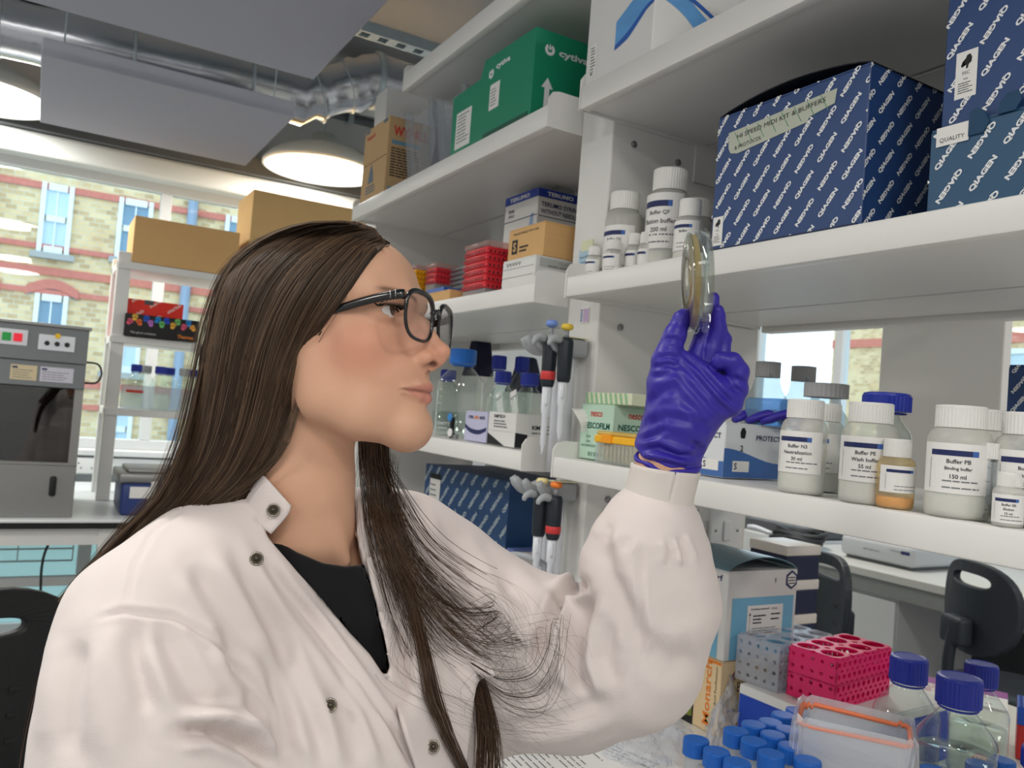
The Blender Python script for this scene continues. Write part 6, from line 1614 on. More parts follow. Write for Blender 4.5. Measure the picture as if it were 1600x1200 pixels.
g = MB(); drop_logo(g, (.035, hG * .80), .012, 'yz', wG + .0005, 0); put_text(g, 'cytiva', (.095, hG * .79), .018, .075, 0, 'yz', wG + .0005, 0, .03); child(g, 'logo_print', M_wprint, t)
g = MB(); g.add([(wG + .0005, .035 + a_, .035 + b_) for a_, b_ in ((-.006, 0), (.006, 0), (.006, .040), (.014, .040), (0, .062), (-.014, .040), (-.006, .040))], [tuple(range(7))], 0); child(g, 'arrow_print', M_wprint, t)
M_gp = mat('grey_print', (120, 122, 128), .6)
g = MB(); put_rect(g, .022, .100, .020, hG * .56, 'xz', -.0005, 0); put_lines(g, .030, .094, hG * .52, 9, .008, .003, 'xz', -.0008, 1, .4, 3); child(g, 'paper_label', [M_paper, M_gp], t)
g = MB(); put_rect(g, wG * .50, wG * .62, hG * .36, hG * .66, 'xz', -.0005, 0); put_lines(g, wG * .515, wG * .6, hG * .60, 6, .007, .0025, 'xz', -.0008, 1, .4, 6); child(g, 'paper_label', [M_paper, M_gp], t)
child(MB().box(wG * .45, wG * .97, -.0010, .0, .004, .022), 'base_slot', mat('dark_green_board', (8, 84, 64), .5), t)
# --- middle shelf
f0 = on_x(783, 452, .83)
dr = carton('slide_box', 'white double-drawer carton with pencil notes at the shelf end', (.83, f0[1], Z2), f0[1] - on_x(834, 440, .83)[1], .30, .066, M_wcard, 0, 'box'); wD = f0[1] - on_x(834, 440, .83)[1]
g = MB(); put_rect(g, .004, wD - .004, .028, .0290, 'xz', -.0005, 0); put_rect(g, .004, wD - .004, .046, .0468, 'xz', -.0005, 0); put_text(g, 'vvvvv', (wD * .35, .055), .008, .06, 0, 'xz', -.0005, 0); put_rect(g, .01, .20, .044, .062, 'yz', wD + .0005, 1); put_text(g, 'Gene Security', (.10, .055), .006, .09, 0, 'yz', wD + .0008, 0); put_lines(g, .03, .18, .049, 1, .01, .003, 'yz', wD + .0008, 0, .2, 3); child(g, 'pencil_notes', [mat('pencil_grey', (130, 134, 132), .7), mat('grey_label', (184, 188, 186), .6)], dr)
c0 = on_x(793, 402, .845)
cb = carton('cardboard_box', 'small brown carton with a round emblem on the white drawers', (.845, c0[1], Z2 + .0662), c0[1] - on_x(848, 393, .845)[1], .13, .070, M_card, 0, 'box'); wC = c0[1] - on_x(848, 393, .845)[1]
g = MB(); put_rect(g, wC * .12, wC * .28, .016, .046, 'xz', -.0005, 0); put_text(g, 'S', (wC * .2, .031), .020, .012, 0, 'xz', -.0008, 1, .03); put_text(g, 'FRAGILE HANDLE WITH CARE', (wC * .5, .058), .005, wC * .7, 0, 'xz', -.0005, 0); put_lines(g, wC * .34, wC * .6, .030, 2, .008, .004, 'xz', -.0005, 0, .3, 1); child(g, 'printed_marks', [M_ink, M_card], cb)
te = on_x(786, 372, .985); wT = te[1] - on_x(837, 360, .985)[1]
M_tblue = mat('royal_blue_band', (34, 62, 160), .45)
tb = carton('syringe_box', 'white syringe carton with a royal blue top band', (.985, te[1], Z2 + .0662), wT, .14, on_x(838, 293, .985)[2] - Z2 - .0662, M_wcard, 0, 'box'); hT = on_x(838, 293, .985)[2] - Z2 - .0662
g = MB(); put_rect(g, 0, wT, hT - .022, hT - .001, 'xz', -.0005, 0); put_text(g, 'TERUMO', (wT * .45, hT - .012), .010, wT * .6, 0, 'xz', -.0008, 1, .03); put_text(g, 'TERUMO', (wT * .22, hT - .040), .008, .03, 0, 'xz', -.0005, 2, .02); put_text(g, 'SYRINGE', (wT * .22, hT - .052), .008, .03, 0, 'xz', -.0005, 2); put_rect(g, 0, wT, hT - .066, hT - .064, 'xz', -.0005, 2)
g.add([(wT * .62, -.0005, hT * .05), (wT * .9, -.0005, hT * .05), (wT * .9, -.0005, hT * .74), (wT * .82, -.0005, hT * .72)], [(0, 1, 2, 3)], 3); child(g, 'printed_face', [M_tblue, M_wprint, M_navy, mat('pale_blue_print', (150, 172, 214), .5)], tb)
g = MB(); o_ = wT + .0005; put_rect(g, 0, .14, hT - .022, hT - .001, 'yz', o_, 0); put_text(g, 'TERUMO', (.062, hT - .012), .010, .075, 0, 'yz', o_ + .0003, 1, .03); put_text(g, 'TERUMO SYRINGE', (.07, hT - .038), .011, .12, 0, 'yz', o_, 2, .02); put_text(g, 'WITHOUT NEEDLE', (.062, hT - .055), .011, .105, 0, 'yz', o_, 2, .02); put_rect(g, .004, .14, hT - .068, hT - .066, 'yz', o_, 2); child(g, 'printed_face', [M_tblue, M_wprint, M_navy], tb)
# crumpled bag on the syringe carton
t = thing('clear_bag', 'thin clear bag peaking on top of the syringe carton', 'bag', (1.03, te[1] - .02, Z2 + .0662 + hT + .0005), RZ); V = []; n = 14
for i in range(n + 1):
    for j in range(n + 1): a_, b_ = i / n, j / n; V.append((a_ * .12, b_ * .07, .001 + .055 * max(0, math.sin(a_ * PI * 2.0 + .6)) ** 1.5 * math.sin(b_ * PI) + .008 * abs(math.sin(a_ * 17 + b_ * 11))))
g = MB(); g.add(V, [(i * (n + 1) + j, (i + 1) * (n + 1) + j, (i + 1) * (n + 1) + j + 1, i * (n + 1) + j + 1) for i in range(n) for j in range(n)]); child(g, 'film_sheet', M_poly, t, True)
# tip racks
def tip_stack(label, u, X, z, w, d, n, h, m, lid=True, base=.03):
    p = on_x(u, 430, X); t = thing('tip_rack_stack', label, 'rack', (X, p[1], z), RZ, 'stacked tip racks'); 
    child(MB().rbox(.002, w - .002, .002, d - .002, 0, base, .004), 'clear_tray', M_frost, t, True)
    r0 = mat('slot_dark', (90, 20, 26), .6) if m is M_rack_red else mat('slot_dark_yellow', (170, 110, 10), .6)
    for k in range(n):
        z0 = base + k * h; c = child(MB().rbox(0, w, 0, d, z0, z0 + h * .62, .003), 'rack_layer', m, t, True)
        child(MB().rbox(.004, w - .004, .004, d - .004, z0 + h * .62, z0 + h, .002), 'rack_neck', m, t, True)
        g = MB()
        for q in range(9): g.box(w * (.06 + .1 * q), w * (.06 + .1 * q) + w * .05, -.0006, .0004, z0 + h * .15, z0 + h * .45)
        for q in range(7): g.box(w - .0004, w + .0006, d * (.08 + .13 * q), d * (.08 + .13 * q) + d * .06, z0 + h * .15, z0 + h * .45)
        child(g, 'slots', r0, t)
    if lid: child(MB().rbox(0, w, 0, d, base + n * h, base + n * h + .014, .004), 'lid', film('lid_film', (236, 210, 206), .3, .12), t, True)
    return t
M_rack_red = mat('red_rack', (226, 52, 66), .3, spec=.6); M_rack_yel = mat('yellow_rack', (246, 180, 30), .3)
r0_ = on_x(722, 461, .835)
tip_stack('wrapped stack of red tip racks at the front of the middle shelf', 722, .835, Z2, .115, .085, 6, .0155, M_rack_red, True, .022)
t = thing('storage_cube', 'navy blue storage block with pale lid under the coloured racks', 'box', (.93, on_x(640, 430, .93)[1], Z2), RZ); child(MB().rbox(0, .14, 0, .09, 0, .045, .003), 'block', mat('navy_plastic', (26, 34, 66), .35), t); child(MB().rbox(-.002, .142, -.002, .092, .045, .057, .003), 'lid', M_frost, t, True); child(MB().rbox(.03, .11, -.003, 0, .008, .036, .002), 'front_panel', mat('dark_navy_plastic', (16, 20, 42), .3), t)
tip_stack('stack of yellow tip racks standing on the navy block', 636, .932, Z2 + .0575, .062, .08, 4, .015, M_rack_yel, True, .03); tip_stack('short stack of red tip racks on the navy block', 664, .934, Z2 + .0575, .07, .08, 3, .015, M_rack_red, True, .036)
t = thing('tray_stack', 'tall stack of clear ribbed trays behind the red racks', 'rack', (.98, on_x(700, 430, .98)[1], Z2), RZ); 
for k in range(11): child(MB().rbox(.002 * (k % 2), .20, 0, .10, .013 * k, .013 * k + .011, .003), 'clear_tray', film('tray_film', (206, 212, 218), .35, .1), t, True)
p = on_x(660, 470, .84); t = carton('cardboard_tray', 'low open brown carton at the front of the middle shelf', (.825, min(p[1], FY1 - .3), Z2), .19, .09, .030, M_card, 0, 'box')
p = on_x(677, 445, .93); t = thing('float_rack', 'flat bright blue rack lying on the brown tray', 'rack', (.835, p[1] - .18, Z2 + .0302), RZ); child(holed_plate(MB(), 8, 4, .012, .012, .004, .012, (0, 0, 0), seg=8), 'rack_deck', mat('bright_blue_plastic', (40, 96, 190), .4), t)
# --- lowest shelf
def fl(u, X): p = on_x(u, 620, X); return (X, p[1], Z1)
GFB = 'blue-capped glass bottles of the far shelf'
glass_bottle('largest clear glass bottle with bright blue cap before the woman\'s lips', fl(719, .93), .118, on_x(722, 546, .93)[2] - Z1, .3, .28, mat('bright_blue_cap', (20, 110, 205), .35), GFB)
for u, X, d, vt, lab in ((698, 1.10, .085, 578, 'blue-capped bottle mostly hidden behind the largest glass bottle'), (776, 1.12, .072, 556, 'blue-capped glass bottle, tall one at the back left of the sachets'), (812, 1.19, .072, 558, 'blue-capped glass bottle, tall one at the back right'), (784, .985, .070, 580, 'blue-capped glass bottle behind the paper sachets'), (826, .99, .076, 583, 'blue-capped glass bottle behind the upper pipettes')):
    p = fl(u, X); glass_bottle(lab, p, d, max(.12, on_x(u, vt, X)[2] - Z1), .3, .3, None, GFB, False)
p = on_x(727, 695, .86); M_lil = mat('lilac_card', (196, 196, 224), .5)
pb = carton('bottle_carton', 'lilac carton with a dark blue wave and orange lettering', (.855, p[1], Z1), .105, .08, .068, M_lil, 0, 'box'); g = MB(); ribbon(g, [(.002, .034), (.03, .024), (.07, .022), (.103, .030)], [.004, .005, .005, .004], 'xz', -.0005, 0); put_text(g, 'SYBR', (.028, .054), .007, .024, 0, 'xz', -.0005, 0, .03); put_text(g, 'GREEN', (.054, .054), .007, .022, 0, 'xz', -.0005, 1, .03); put_text(g, 'MASTER', (.082, .054), .007, .024, 0, 'xz', -.0005, 0, .03); child(g, 'printed_face', [M_navy, M_orange], pb)
k0 = on_x(760, 698, .845); k1 = on_x(802, 706, .845); wK = k0[1] - k1[1]; hK = .070
kb = carton('tissue_box', 'white tissue carton with a black corner and paper strips behind it', (.845, k0[1], Z1), wK, .12, hK, M_wcard, 0, 'box')
g = MB(); g.add([(0.001, -.0005, .001), (wK * .66, -.0005, .001), (0.001, -.0005, hK * .36)], [(0, 1, 2)], 0); put_text(g, 'KIMTECH', (wK * .42, hK * .88), .007, wK * .4, 0, 'xz', -.0005, 0, .03); put_lines(g, wK * .22, wK * .8, hK * .76, 3, .006, .003, 'xz', -.0005, 1, .3, 2); put_rect(g, 0, wK, hK * .44, hK * .445, 'xz', -.0005, 1)
put_text(g, 'KIMTECH', (.065, hK * .62), .009, .05, 0, 'yz', wK + .0005, 0, .03); put_lines(g, .04, .11, hK * .48, 1, .006, .003, 'yz', wK + .0005, 1, .3, 2); g.add([(wK + .0005, .001, .001), (wK + .0005, .03, .001), (wK + .0005, .03, hK * .4), (wK + .0005, .001, hK * .44)], [(0, 1, 2, 3)], 0); child(g, 'printed_lettering', [M_ink, mat('grey_print', (120, 122, 128), .6)], kb)
for k, (u, du, tilt) in enumerate(((785, -22, -.42), (806, -14, -.34))):
    p = on_x(u + 12, 648, .985); t = thing('paper_sachet', ['white paper sachet strip leaning out behind the tissue carton', 'second white paper sachet leaning beside the first'][k], 'sachet', (.975, p[1], Z1), RZ, 'paper sachets'); child(MB().rbox(-.014, .014, 0, .003, 0, .125, .001).move(roty(tilt), (0, 0, .004)), 'sachet_sleeve', M_paper, t); child(MB().box(-.012, .012, -.0008, .0, .105, .112).move(roty(tilt), (0, 0, .004)), 'crimp', mat('grey_label', (184, 188, 186), .6), t)
p = on_x(840, 655, 1.0); t = thing('marker_box', 'black box with a lime green lid behind the pipette tips', 'box', (.985, p[1] + .0, Z1), RZ); child(MB().rbox(0, .10, 0, .07, 0, .048, .003), 'box_body', M_black, t); child(MB().rbox(-.001, .101, -.001, .071, .048, .066, .004), 'lid', mat('lime_plastic', (190, 214, 30), .4), t)
M_dn = mat('dark_navy_fabric', (20, 22, 52), .8, bump=.3, bscale=120)
for k, (u0, X, w_, h_, lab) in enumerate(((722, 1.2, .12, on_x(735, 517, 1.2)[2] - Z1, 'peaked dark navy cloth cover behind the largest bottle'), (790, 1.22, .14, on_x(815, 555, 1.22)[2] - Z1, 'sloping dark navy cloth cover behind the far bottles'))):
    p = on_x(u0, 560, X); hb_ = h_ * .55; t = thing('cloth_cover', lab, 'cover', (X, p[1], Z1 + hb_), RZ); child(MB().prism([(0, 0), (w_, 0), (w_ * .92, h_ * .12), (w_ * .62, h_ * .43), (w_ * .5, h_ * .45), (w_ * .3, h_ * .2)], 0, .06, 0, m=M_XZ), 'cloth', M_dn, t, bevel=.006)
    carton('storage_box', ['pale box carrying the peaked navy cloth behind the largest bottle', 'pale box carrying the sloping navy cloth behind the far bottles'][k], (X, p[1], Z1), w_, .065, hb_ - .0005, M_wcard, 0, 'box')
# small round magnet gadgets in front of the bottles
for u, v, c, lab in ((705, 652, (60, 140, 210), 'round blue clip badge before the largest glass bottle'), (705, 676, (240, 240, 240), 'round white clip badge before the largest glass bottle')):
    p = on_x(u, v, .845); t = thing('clip_badge', lab, 'clip', (.845, p[1], Z1), RZ); child(MB().box(-.004, .004, 0, .008, 0, p[2] - Z1), 'stem', M_black, t); child(MB().lathe([(0, 0), (.009, 0), (.010, .003), (.008, .005), (0, .005)], 18).move(rotx(PI / 2), (0, -.001, p[2] - Z1)), 'disc', mat('badge_%d' % c[0], c, .3), t)
    child(MB().lathe([(0, 0), (.006, 0), (.006, .01), (0, .01)], 14).move(None, (.012, .006, 0)), 'foot', M_bolt, t)
# --- under the far shelf, on the bench
p0, p1 = on_x(665, 735, .98), on_x(798, 740, .98)
hQ = p0[2] - ZB + .02
qf = carton('kit_box', 'big navy printed box with white stickers under the far shelf', (.98, p0[1], ZB), p0[1] - p1[1], .22, hQ, mat('navy_carton_far', (30, 70, 118), .45, var=.06, vscale=8), 0, 'box', 'navy printed kit boxes'); wQ = p0[1] - p1[1]
g = MB(); diagonal_print(g, 'QIAGEN', wQ, hQ, .013, math.radians(45), .088, .038, 'xz', -.0006, 0, .06, .07); child(g, 'printed_lettering', mat('pale_grey_print', (176, 190, 200), .6), qf)['kind'] = 'stuff'
M_gp = mat('grey_print', (120, 122, 128), .6)
g = MB(); put_rect(g, wQ * .08, wQ * .22, hQ * .66, hQ * .94, 'xz', -.0008, 0); put_rect(g, wQ * .08, wQ * .22, hQ * .90, hQ * .94, 'xz', -.0011, 1); put_lines(g, wQ * .09, wQ * .2, hQ * .86, 4, .014, .004, 'xz', -.0011, 2, .4, 2); child(g, 'white_sticker', [M_paper, M_ink, M_gp], qf)
g = MB(); put_rect(g, wQ * .42, wQ * .70, hQ * .22, hQ * .46, 'xz', -.0008, 0); put_lines(g, wQ * .44, wQ * .67, hQ * .42, 4, .014, .004, 'xz', -.0011, 1, .3, 4); put_rect(g, wQ * .43, wQ * .47, hQ * .235, hQ * .26, 'xz', -.0011, 2); child(g, 'white_sticker', [M_paper, M_gp, M_orange], qf)
for k, (u, c, h_, lab) in enumerate(((796, (92, 110, 168), .22, 'blue-spined folder standing beside the navy printed box'), (806, (226, 220, 224), .215, 'pale folder with a dotted spine beside the blue one'))):
    p = on_x(u, 800, .96); t = thing('folder', lab, 'folder', (.96 - .01 * k, p[1], ZB), RZ); child(MB().rbox(0, .030, 0, .20, 0, h_, .002), 'cover', mat('folder_%d' % k, c, .5), t); L = MB(); put_lines(L, .008, .022, h_ - .03, 5, .02, .010, 'xz', -.0006, 0, .1, k); child(L, 'spine_print', M_navy, t)
# wire tube holder near the lower pipettes
p = on_x(800, 868, .80); t = thing('wire_holder', 'grey bent wire holder on the bench behind the sleeve', 'holder', (.80, p[1], ZB), RZ)
hh = p[2] - ZB; child(MB().tube(spline(np.array([(-.02, 0, 0), (-.02, 0, hh * .85), (-.005, 0, hh), (.07, .02, hh), (.085, .02, hh * .85), (.085, .02, 0)]), 30), .006, 8), 'wire_loop', mat('grey_wire', (170, 174, 180), .4), t, True)
M_glassg = film('green_glassware', (150, 180, 160), .4, .1)
for k, (u, c, lab) in enumerate(((812, (30, 84, 60), 'dark green flask behind the wire holder'), (822, (208, 96, 92), 'red-topped vial behind the lower pipettes'))):
    p = on_x(u, 870, .92); t = thing('flask', lab, 'flask', (.92, p[1], ZB), 0); child(MB().lathe([(.022, 0), (.024, .01), (.02, .08), (.012, .11), (.012, .13)], 20), 'flask_body', M_glassg if k else mat('dark_green_glass', c, .2), t, True); child(MB().lathe([(.014, .13), (.014, .15), (0, .151)], 18), 'stopper', mat('stopper_%d' % k, c, .5), t, True)

# ================================================================== pipette stands and pipettes
M_pgrey = mat('pipette_stand_grey', (168, 172, 176), .4); M_pwhite = mat('pipette_white', (226, 229, 236), .35); M_pdark = mat('pipette_handle_dark', (30, 38, 48), .45)
SX, SY = .838, 1.270
def stand(label, z0, z1):
    t = thing('pipette_stand', label, 'stand', (SX + .010, SY, z0), 0, 'grey pipette stands'); h = z1 - z0
    child(MB().lathe([(.021, 0), (.020, h * .7), (.019, h - .02)], 24), 'column', M_pwhite, t, True)
    child(MB().rbox(-.030, .028, -.034, .034, h - .03, h + .004, .008), 'head', M_pgrey, t, True)
    for k, (dx, dy) in enumerate(((-.045, -.030), (-.052, .0), (-.050, .030), (-.040, .058))):
        P = spline(np.array([(-.015, dy * .5, h - .008), (dx * .7, dy * .9, h - .018), (dx * 1.1, dy * 1.1, h - .010), (dx * 1.35, dy * 1.2, h + .004)]), 10); child(MB().tube(P, [.008, .008, .008, .007, .007, .007, .006, .006, .005, .004], 8, flat=1.6), 'hook', M_pgrey, t, True)
    g = MB(); g.box(-.028, .026, -.033, -.005, h + .0045, h + .006, 0); put_text(g, 'P 1000', (0, -.019), .010, .03, 0, 'xy', h + .0063, 1); child(g, 'name_strip', [mat('cream_strip', (232, 226, 190), .6), M_ink], t); return t
stand('grey pipette stand at the shelf level beside the film carton', 1.325, on_x(905, 548, SX)[2] + .02); stand('grey pipette stand on the bench below the lowest shelf', ZB, on_x(905, 782, SX)[2] + .02)
def pipette(label, u, vt, vb, X, button, band=None, lean=.0):
    a_, b_ = on_x(u + lean, vt, X), on_x(u, vb, X); zt, zb_ = a_[2], b_[2]; L_ = zt - zb_; y = (a_[1] + b_[1]) / 2
    t = thing('pipette', label, 'pipette', (X, y, zb_), 0, 'hanging pipettes'); k = L_ / .235
    child(MB().lathe([(.0105, .118 * k), (.0125, .125 * k), (.0135, .16 * k), (.0135, .198 * k), (.0115, .206 * k)], 18), 'handle', M_pdark, t, True)
    child(MB().lathe([(.0022, .0), (.0032, .012 * k), (.0032, .014 * k), (.0058, .018 * k), (.0062, .07 * k), (.0085, .074 * k), (.009, .118 * k)], 18), 'shaft', M_pwhite, t, True)
    child(MB().lathe([(.0042, .206 * k), (.0042, .222 * k), (0, .222 * k)], 12), 'plunger', mat('plunger_grey', (150, 154, 160), .4), t, True); child(MB().lathe([(.004, .221 * k), (.0105, .224 * k), (.0115, .229 * k), (.009, .234 * k), (0, .235 * k)], 20), 'button', button, t, True)
    child(MB().tube(spline(np.array([(-.006, -.010, .11 * k), (-.010, -.016, .105 * k), (-.008, -.014, .085 * k)]), 8), .0022, 6), 'ejector', M_pwhite, t, True)
    child(MB().tube(spline(np.array([(-.010, 0, .200 * k), (-.024, 0, .203 * k), (-.034, 0, .196 * k), (-.036, 0, .188 * k)]), 10), [.006, .007, .007, .007, .006, .006, .005, .005, .004, .003], 8), 'finger_hook', M_pgrey, t, True)
    if band: child(MB().lathe([(.0125, .130 * k), (.0138, .131 * k), (.0140, .144 * k), (.0135, .145 * k)], 20), 'colour_band', band, t, True)
    return t
M_btB = mat('button_blue', (120, 150, 220), .3); M_btY = mat('button_yellow', (232, 200, 70), .3); M_btC = mat('button_cream', (236, 222, 160), .3); M_btO = mat('button_orange', (240, 130, 50), .3); M_bandr = mat('red_band', (212, 62, 62), .4)
pipette('pipette with a pale blue button and red band on the upper stand', 850, 500, 711, .800, M_btB, M_bandr, 10); pipette('pipette with a yellow button on the upper stand', 876, 506, 690, .812, M_btY, None, 8)
pipette('pipette with a cream button on the lower stand', 836, 746, 930, .805, M_btC, None, 10); pipette('pipette with an orange button and red band on the lower stand', 858, 752, 935, .815, M_btO, M_bandr, 10)
# ================================================================== street-window side: bench, cabinet, rack
M_steel = mat('brushed_steel', (150, 150, 148), .38, metal=.6, var=.06, vscale=30, stretch=(1, 1, 8)); M_hoodgrey = mat('cabinet_grey', (122, 126, 130), .45, var=.03); M_tint = glass('tinted_sash', (150, 152, 150), .02, 1.5)
BY = 3.47
t = thing('window_bench', 'white laboratory bench along the street window', 'bench', (-2.6, BY, 0)); child(MB().rbox(0, 4.3, 0, 1.28, ZB - .03, ZB - .0005, .005), 'worktop', mat('pale_worktop', (226, 230, 232), .3, var=.01), t); child(MB().box(0, 4.3, -.004, .012, ZB - .034, ZB - .012), 'edge_strip', M_black, t)
for x in (.02, 1.45, 2.86, 3.22, 4.22):
    child(MB().rbox(x, x + .06, .02, .08, 0, ZB - .036, .003), 'leg', M_white, t); child(MB().rbox(x, x + .06, 1.18, 1.24, 0, ZB - .036, .003), 'leg', M_white, t)
child(MB().box(.02, 4.28, .03, .07, ZB - .10, ZB - .036), 'apron', M_white, t); child(MB().rbox(.02, 4.28, .60, .64, .52, .56, .003), 'foot_rail', M_white, t)
# wire basket tray and cable seen under the bench
t = thing('wire_tray', 'wire cable tray hanging under the window bench', 'cable tray', (-2.4, BY + .45, .66)); 
for dz in (0, .05, .1): child(MB().tube([(0, 0, dz), (2.6, 0, dz)], .004, 6), 'wire', M_galv, t)
for k in range(14): child(MB().tube([(.2 * k, 0, 0), (.2 * k, 0, .24 if k % 6 == 0 else .1)], .003, 6), 'wire', M_galv, t)
p = on_y(66, 880, BY + .3); t = thing('hanging_cable', 'dark cable looping under the window bench', 'cable', (p[0], BY + .30, .3)); child(MB().tube(spline(np.array([(.16, 0, .46), (.10, 0, .50), (.03, 0, .48), (0, 0, .38), (.01, 0, .2), (.03, 0, .0), (.05, 0, -.295)]), 30), .005, 7), 'cord', M_cable, t, True)
# cabinet
c1 = on_z(112, 808, ZB); hx1 = c1[0]; HWd = .95; HH = on_y(128, 516, BY + .06)[2] - ZB
t = thing('safety_cabinet', 'grey steel clean-air cabinet with lit buttons on the window bench', 'cabinet', (hx1 - HWd, BY + .06, ZB))
child(MB().box(0, HWd, .50, .56, 0, HH).box(0, .03, .004, .50, 0, HH).box(HWd - .03, HWd, .004, .50, 0, HH).box(.03, HWd - .03, .004, .50, HH - .02, HH).box(.03, HWd - .03, .004, .50, 0, .02), 'carcass', M_steel, t)
child(MB().rbox(.0, HWd, -.012, .006, HH - .130, HH, .003), 'control_panel', M_hoodgrey, t); child(MB().rbox(.0, HWd, -.006, .006, HH - .225, HH - .132, .003), 'fascia', M_hoodgrey, t)
child(MB().rbox(-.01, HWd + .008, -.018, .51, HH, HH + .012, .003), 'top_trim', M_steel, t)
child(MB().box(.03, HWd - .03, .008, .014, .205, HH - .228), 'sash', M_tint, t); child(MB().rbox(.0, HWd, -.008, .006, .0, .195, .003), 'lower_door', M_steel, t); child(MB().box(.0, HWd, -.012, .006, .196, .206), 'door_edge', M_steel, t)
child(MB().rbox(HWd - .085, HWd - .062, -.022, -.006, .08, .155, .008, 3), 'door_handle', M_black, t, True)
child(MB().box(.05, HWd - .05, .46, .495, .21, HH - .25), 'liner', mat('cabinet_liner', (70, 72, 70), .4), t); child(MB().rbox(HWd - .6, HWd - .14, .10, .13, HH - .26, HH - .245, .003), 'lamp_strip', M_pwhite, t); child(MB().rbox(HWd - .35, HWd - .16, .2, .38, .21, .34, .02, 3), 'inner_pot', M_black, t, True); child(MB().rbox(HWd - .14, HWd - .06, .10, .2, .30, .33, .006), 'inner_shelf', M_pwhite, t)
child(MB().rbox(HWd - .365, HWd - .200, -.016, -.011, HH - .080, HH - .022, .002), 'button_plate', M_pwhite, t)
for k, (c, nm) in enumerate((((30, 130, 70), 'green'), ((240, 150, 30), 'amber'), ((20, 120, 50), 'green'), ((210, 30, 50), 'red'))):
    b = child(MB().rbox(HWd - .353 + .036 * k, HWd - .325 + .036 * k, -.021, -.016, HH - .066, HH - .036, .002), 'button', mat('%s_button_%d' % (nm, k), c, .3, emit=c, estr=.5), t)
child(MB().rbox(HWd - .165, HWd - .045, -.016, -.011, HH - .088, HH - .030, .002), 'socket_plate', M_pwhite, t)
for k in range(3): child(MB().lathe([(0, 0), (.009, 0), (.009, .003), (0, .003)], 14).move(rotx(PI / 2), (HWd - .137 + .033 * k, -.016, HH - .062)), 'jack', M_black, t)
child(MB().lathe([(0, 0), (.010, 0), (.010, .002), (0, .002)], 14).move(rotx(PI / 2), (HWd - .104, -.0165, HH - .032)), 'yellow_dot', mat('yellow_dot', (240, 196, 40), .5), t)
for x0_, x1_, m_, sd in ((HWd - .245, HWd - .160, mat('buff_label', (214, 198, 160), .6), 4), (HWd - .150, HWd - .040, mat('lilac_label', (206, 204, 216), .6), 3)):
    g = MB(); put_rect(g, x0_, x1_, HH - .205, HH - .150, 'xz', -.0066, 0); put_rect(g, x0_ + .005, x0_ + .022, HH - .163, HH - .156, 'xz', -.0070, 1); put_lines(g, x0_ + .008, x1_ - .008, HH - .168, 4, .009, .0025, 'xz', -.0070, 2, .3, sd); child(g, 'notice_label', [m_, M_navy, mat('grey_print', (120, 122, 128), .6)], t)
child(MB().tube(spline(np.array([(HWd, .02, HH - .12), (HWd + .04, .0, HH - .125), (HWd + .055, .0, HH - .16), (HWd + .04, .0, HH - .195), (HWd, .02, HH - .20)]), 24), .004, 7), 'side_hose', M_cable, t, True)
# shelf rack on the bench
rp = on_z(157, 782, ZB); RX, RY = rp[0] - .02, rp[1]
p2 = on_y(388, 400, RY); LX = p2[0] - RX + .62; zt = on_y(190, 392, RY)[2]
t = thing('bench_rack', 'white open rack standing on the window bench', 'rack', (RX, RY, ZB))
for x in (0, LX):
    for y in (0, .30): child(MB().rbox(x, x + .055, y, y + .05, 0, zt - ZB, .003), 'post', M_white, t)
SH = []
for u_, v_, in ((200, 408), (195, 524), (185, 637)):
    z = on_y(u_, v_, RY)[2]; SH.append(z); child(MB().rbox(.0, LX + .055, -.012, .36, z - ZB - .035, z - ZB - .002, .003), 'shelf', M_white, t)
def rackbox(name, label, u0, u1, v0, v1, z, d, m, cat='box', group=None, dy=.0, h=None):
    a_, b_ = on_y(u0, v1, RY + dy), on_y(u1, v0, RY + dy); t_ = thing(name, label, cat, (a_[0], RY + dy, z), 0, group); w_ = b_[0] - a_[0]; hh_ = h or (on_y(u0, v0, RY + dy)[2] - z)
    child(MB().rbox(0, w_, 0, d, 0, hh_, .002, 1), 'carton_body', m, t_); child(MB().box(.002, w_ - .002, d * .48, d * .52, hh_, hh_ + .0008), 'tape', mat('parcel_tape', (206, 176, 120), .3), t_); return t_, w_, hh_
rackbox('cardboard_box', 'long flat brown carton on top of the white rack', 206, 378, 335, 400, SH[0], .30, M_card, dy=-.008)
rb, w_, h_ = rackbox('glove_carton', 'red carton with small diagonal white words on the white rack', 197, 291, 436, 490, SH[1] + .085, .2, mat('bright_red_card', (236, 44, 26), .45), dy=.03, h=.17)
rb.location[2] = SH[1]; g = MB(); diagonal_print(g, 'starlab', w_, h_, .016, math.radians(38), .10, .060, 'xz', -.0008, 0, .04, .07, False); child(g, 'printed_words', mat('pink_white_print', (246, 196, 186), .5), rb)['kind'] = 'stuff'; child(MB().rbox(w_ * .3, w_ * .46, -.001, .002, h_ - .02, h_ + .001, .001), 'thumb_notch', mat('grey_notch', (90, 84, 86), .6), rb)
tb_, w_, h_ = rackbox('glove_carton', 'black carton printed with coloured hand shapes before the red one', 194, 314, 480, 514, SH[1], .06, mat('black_gloss_card', (16, 15, 18), .35), dy=-.035, h=.098)
HANDC = [(230, 90, 120), (240, 190, 70), (240, 110, 50), (40, 90, 200), (200, 120, 210), (20, 140, 220), (110, 200, 110), (40, 80, 210), (240, 180, 60), (120, 190, 110), (230, 90, 120), (30, 140, 220), (240, 170, 70)]
g = MB(); mats_ = []
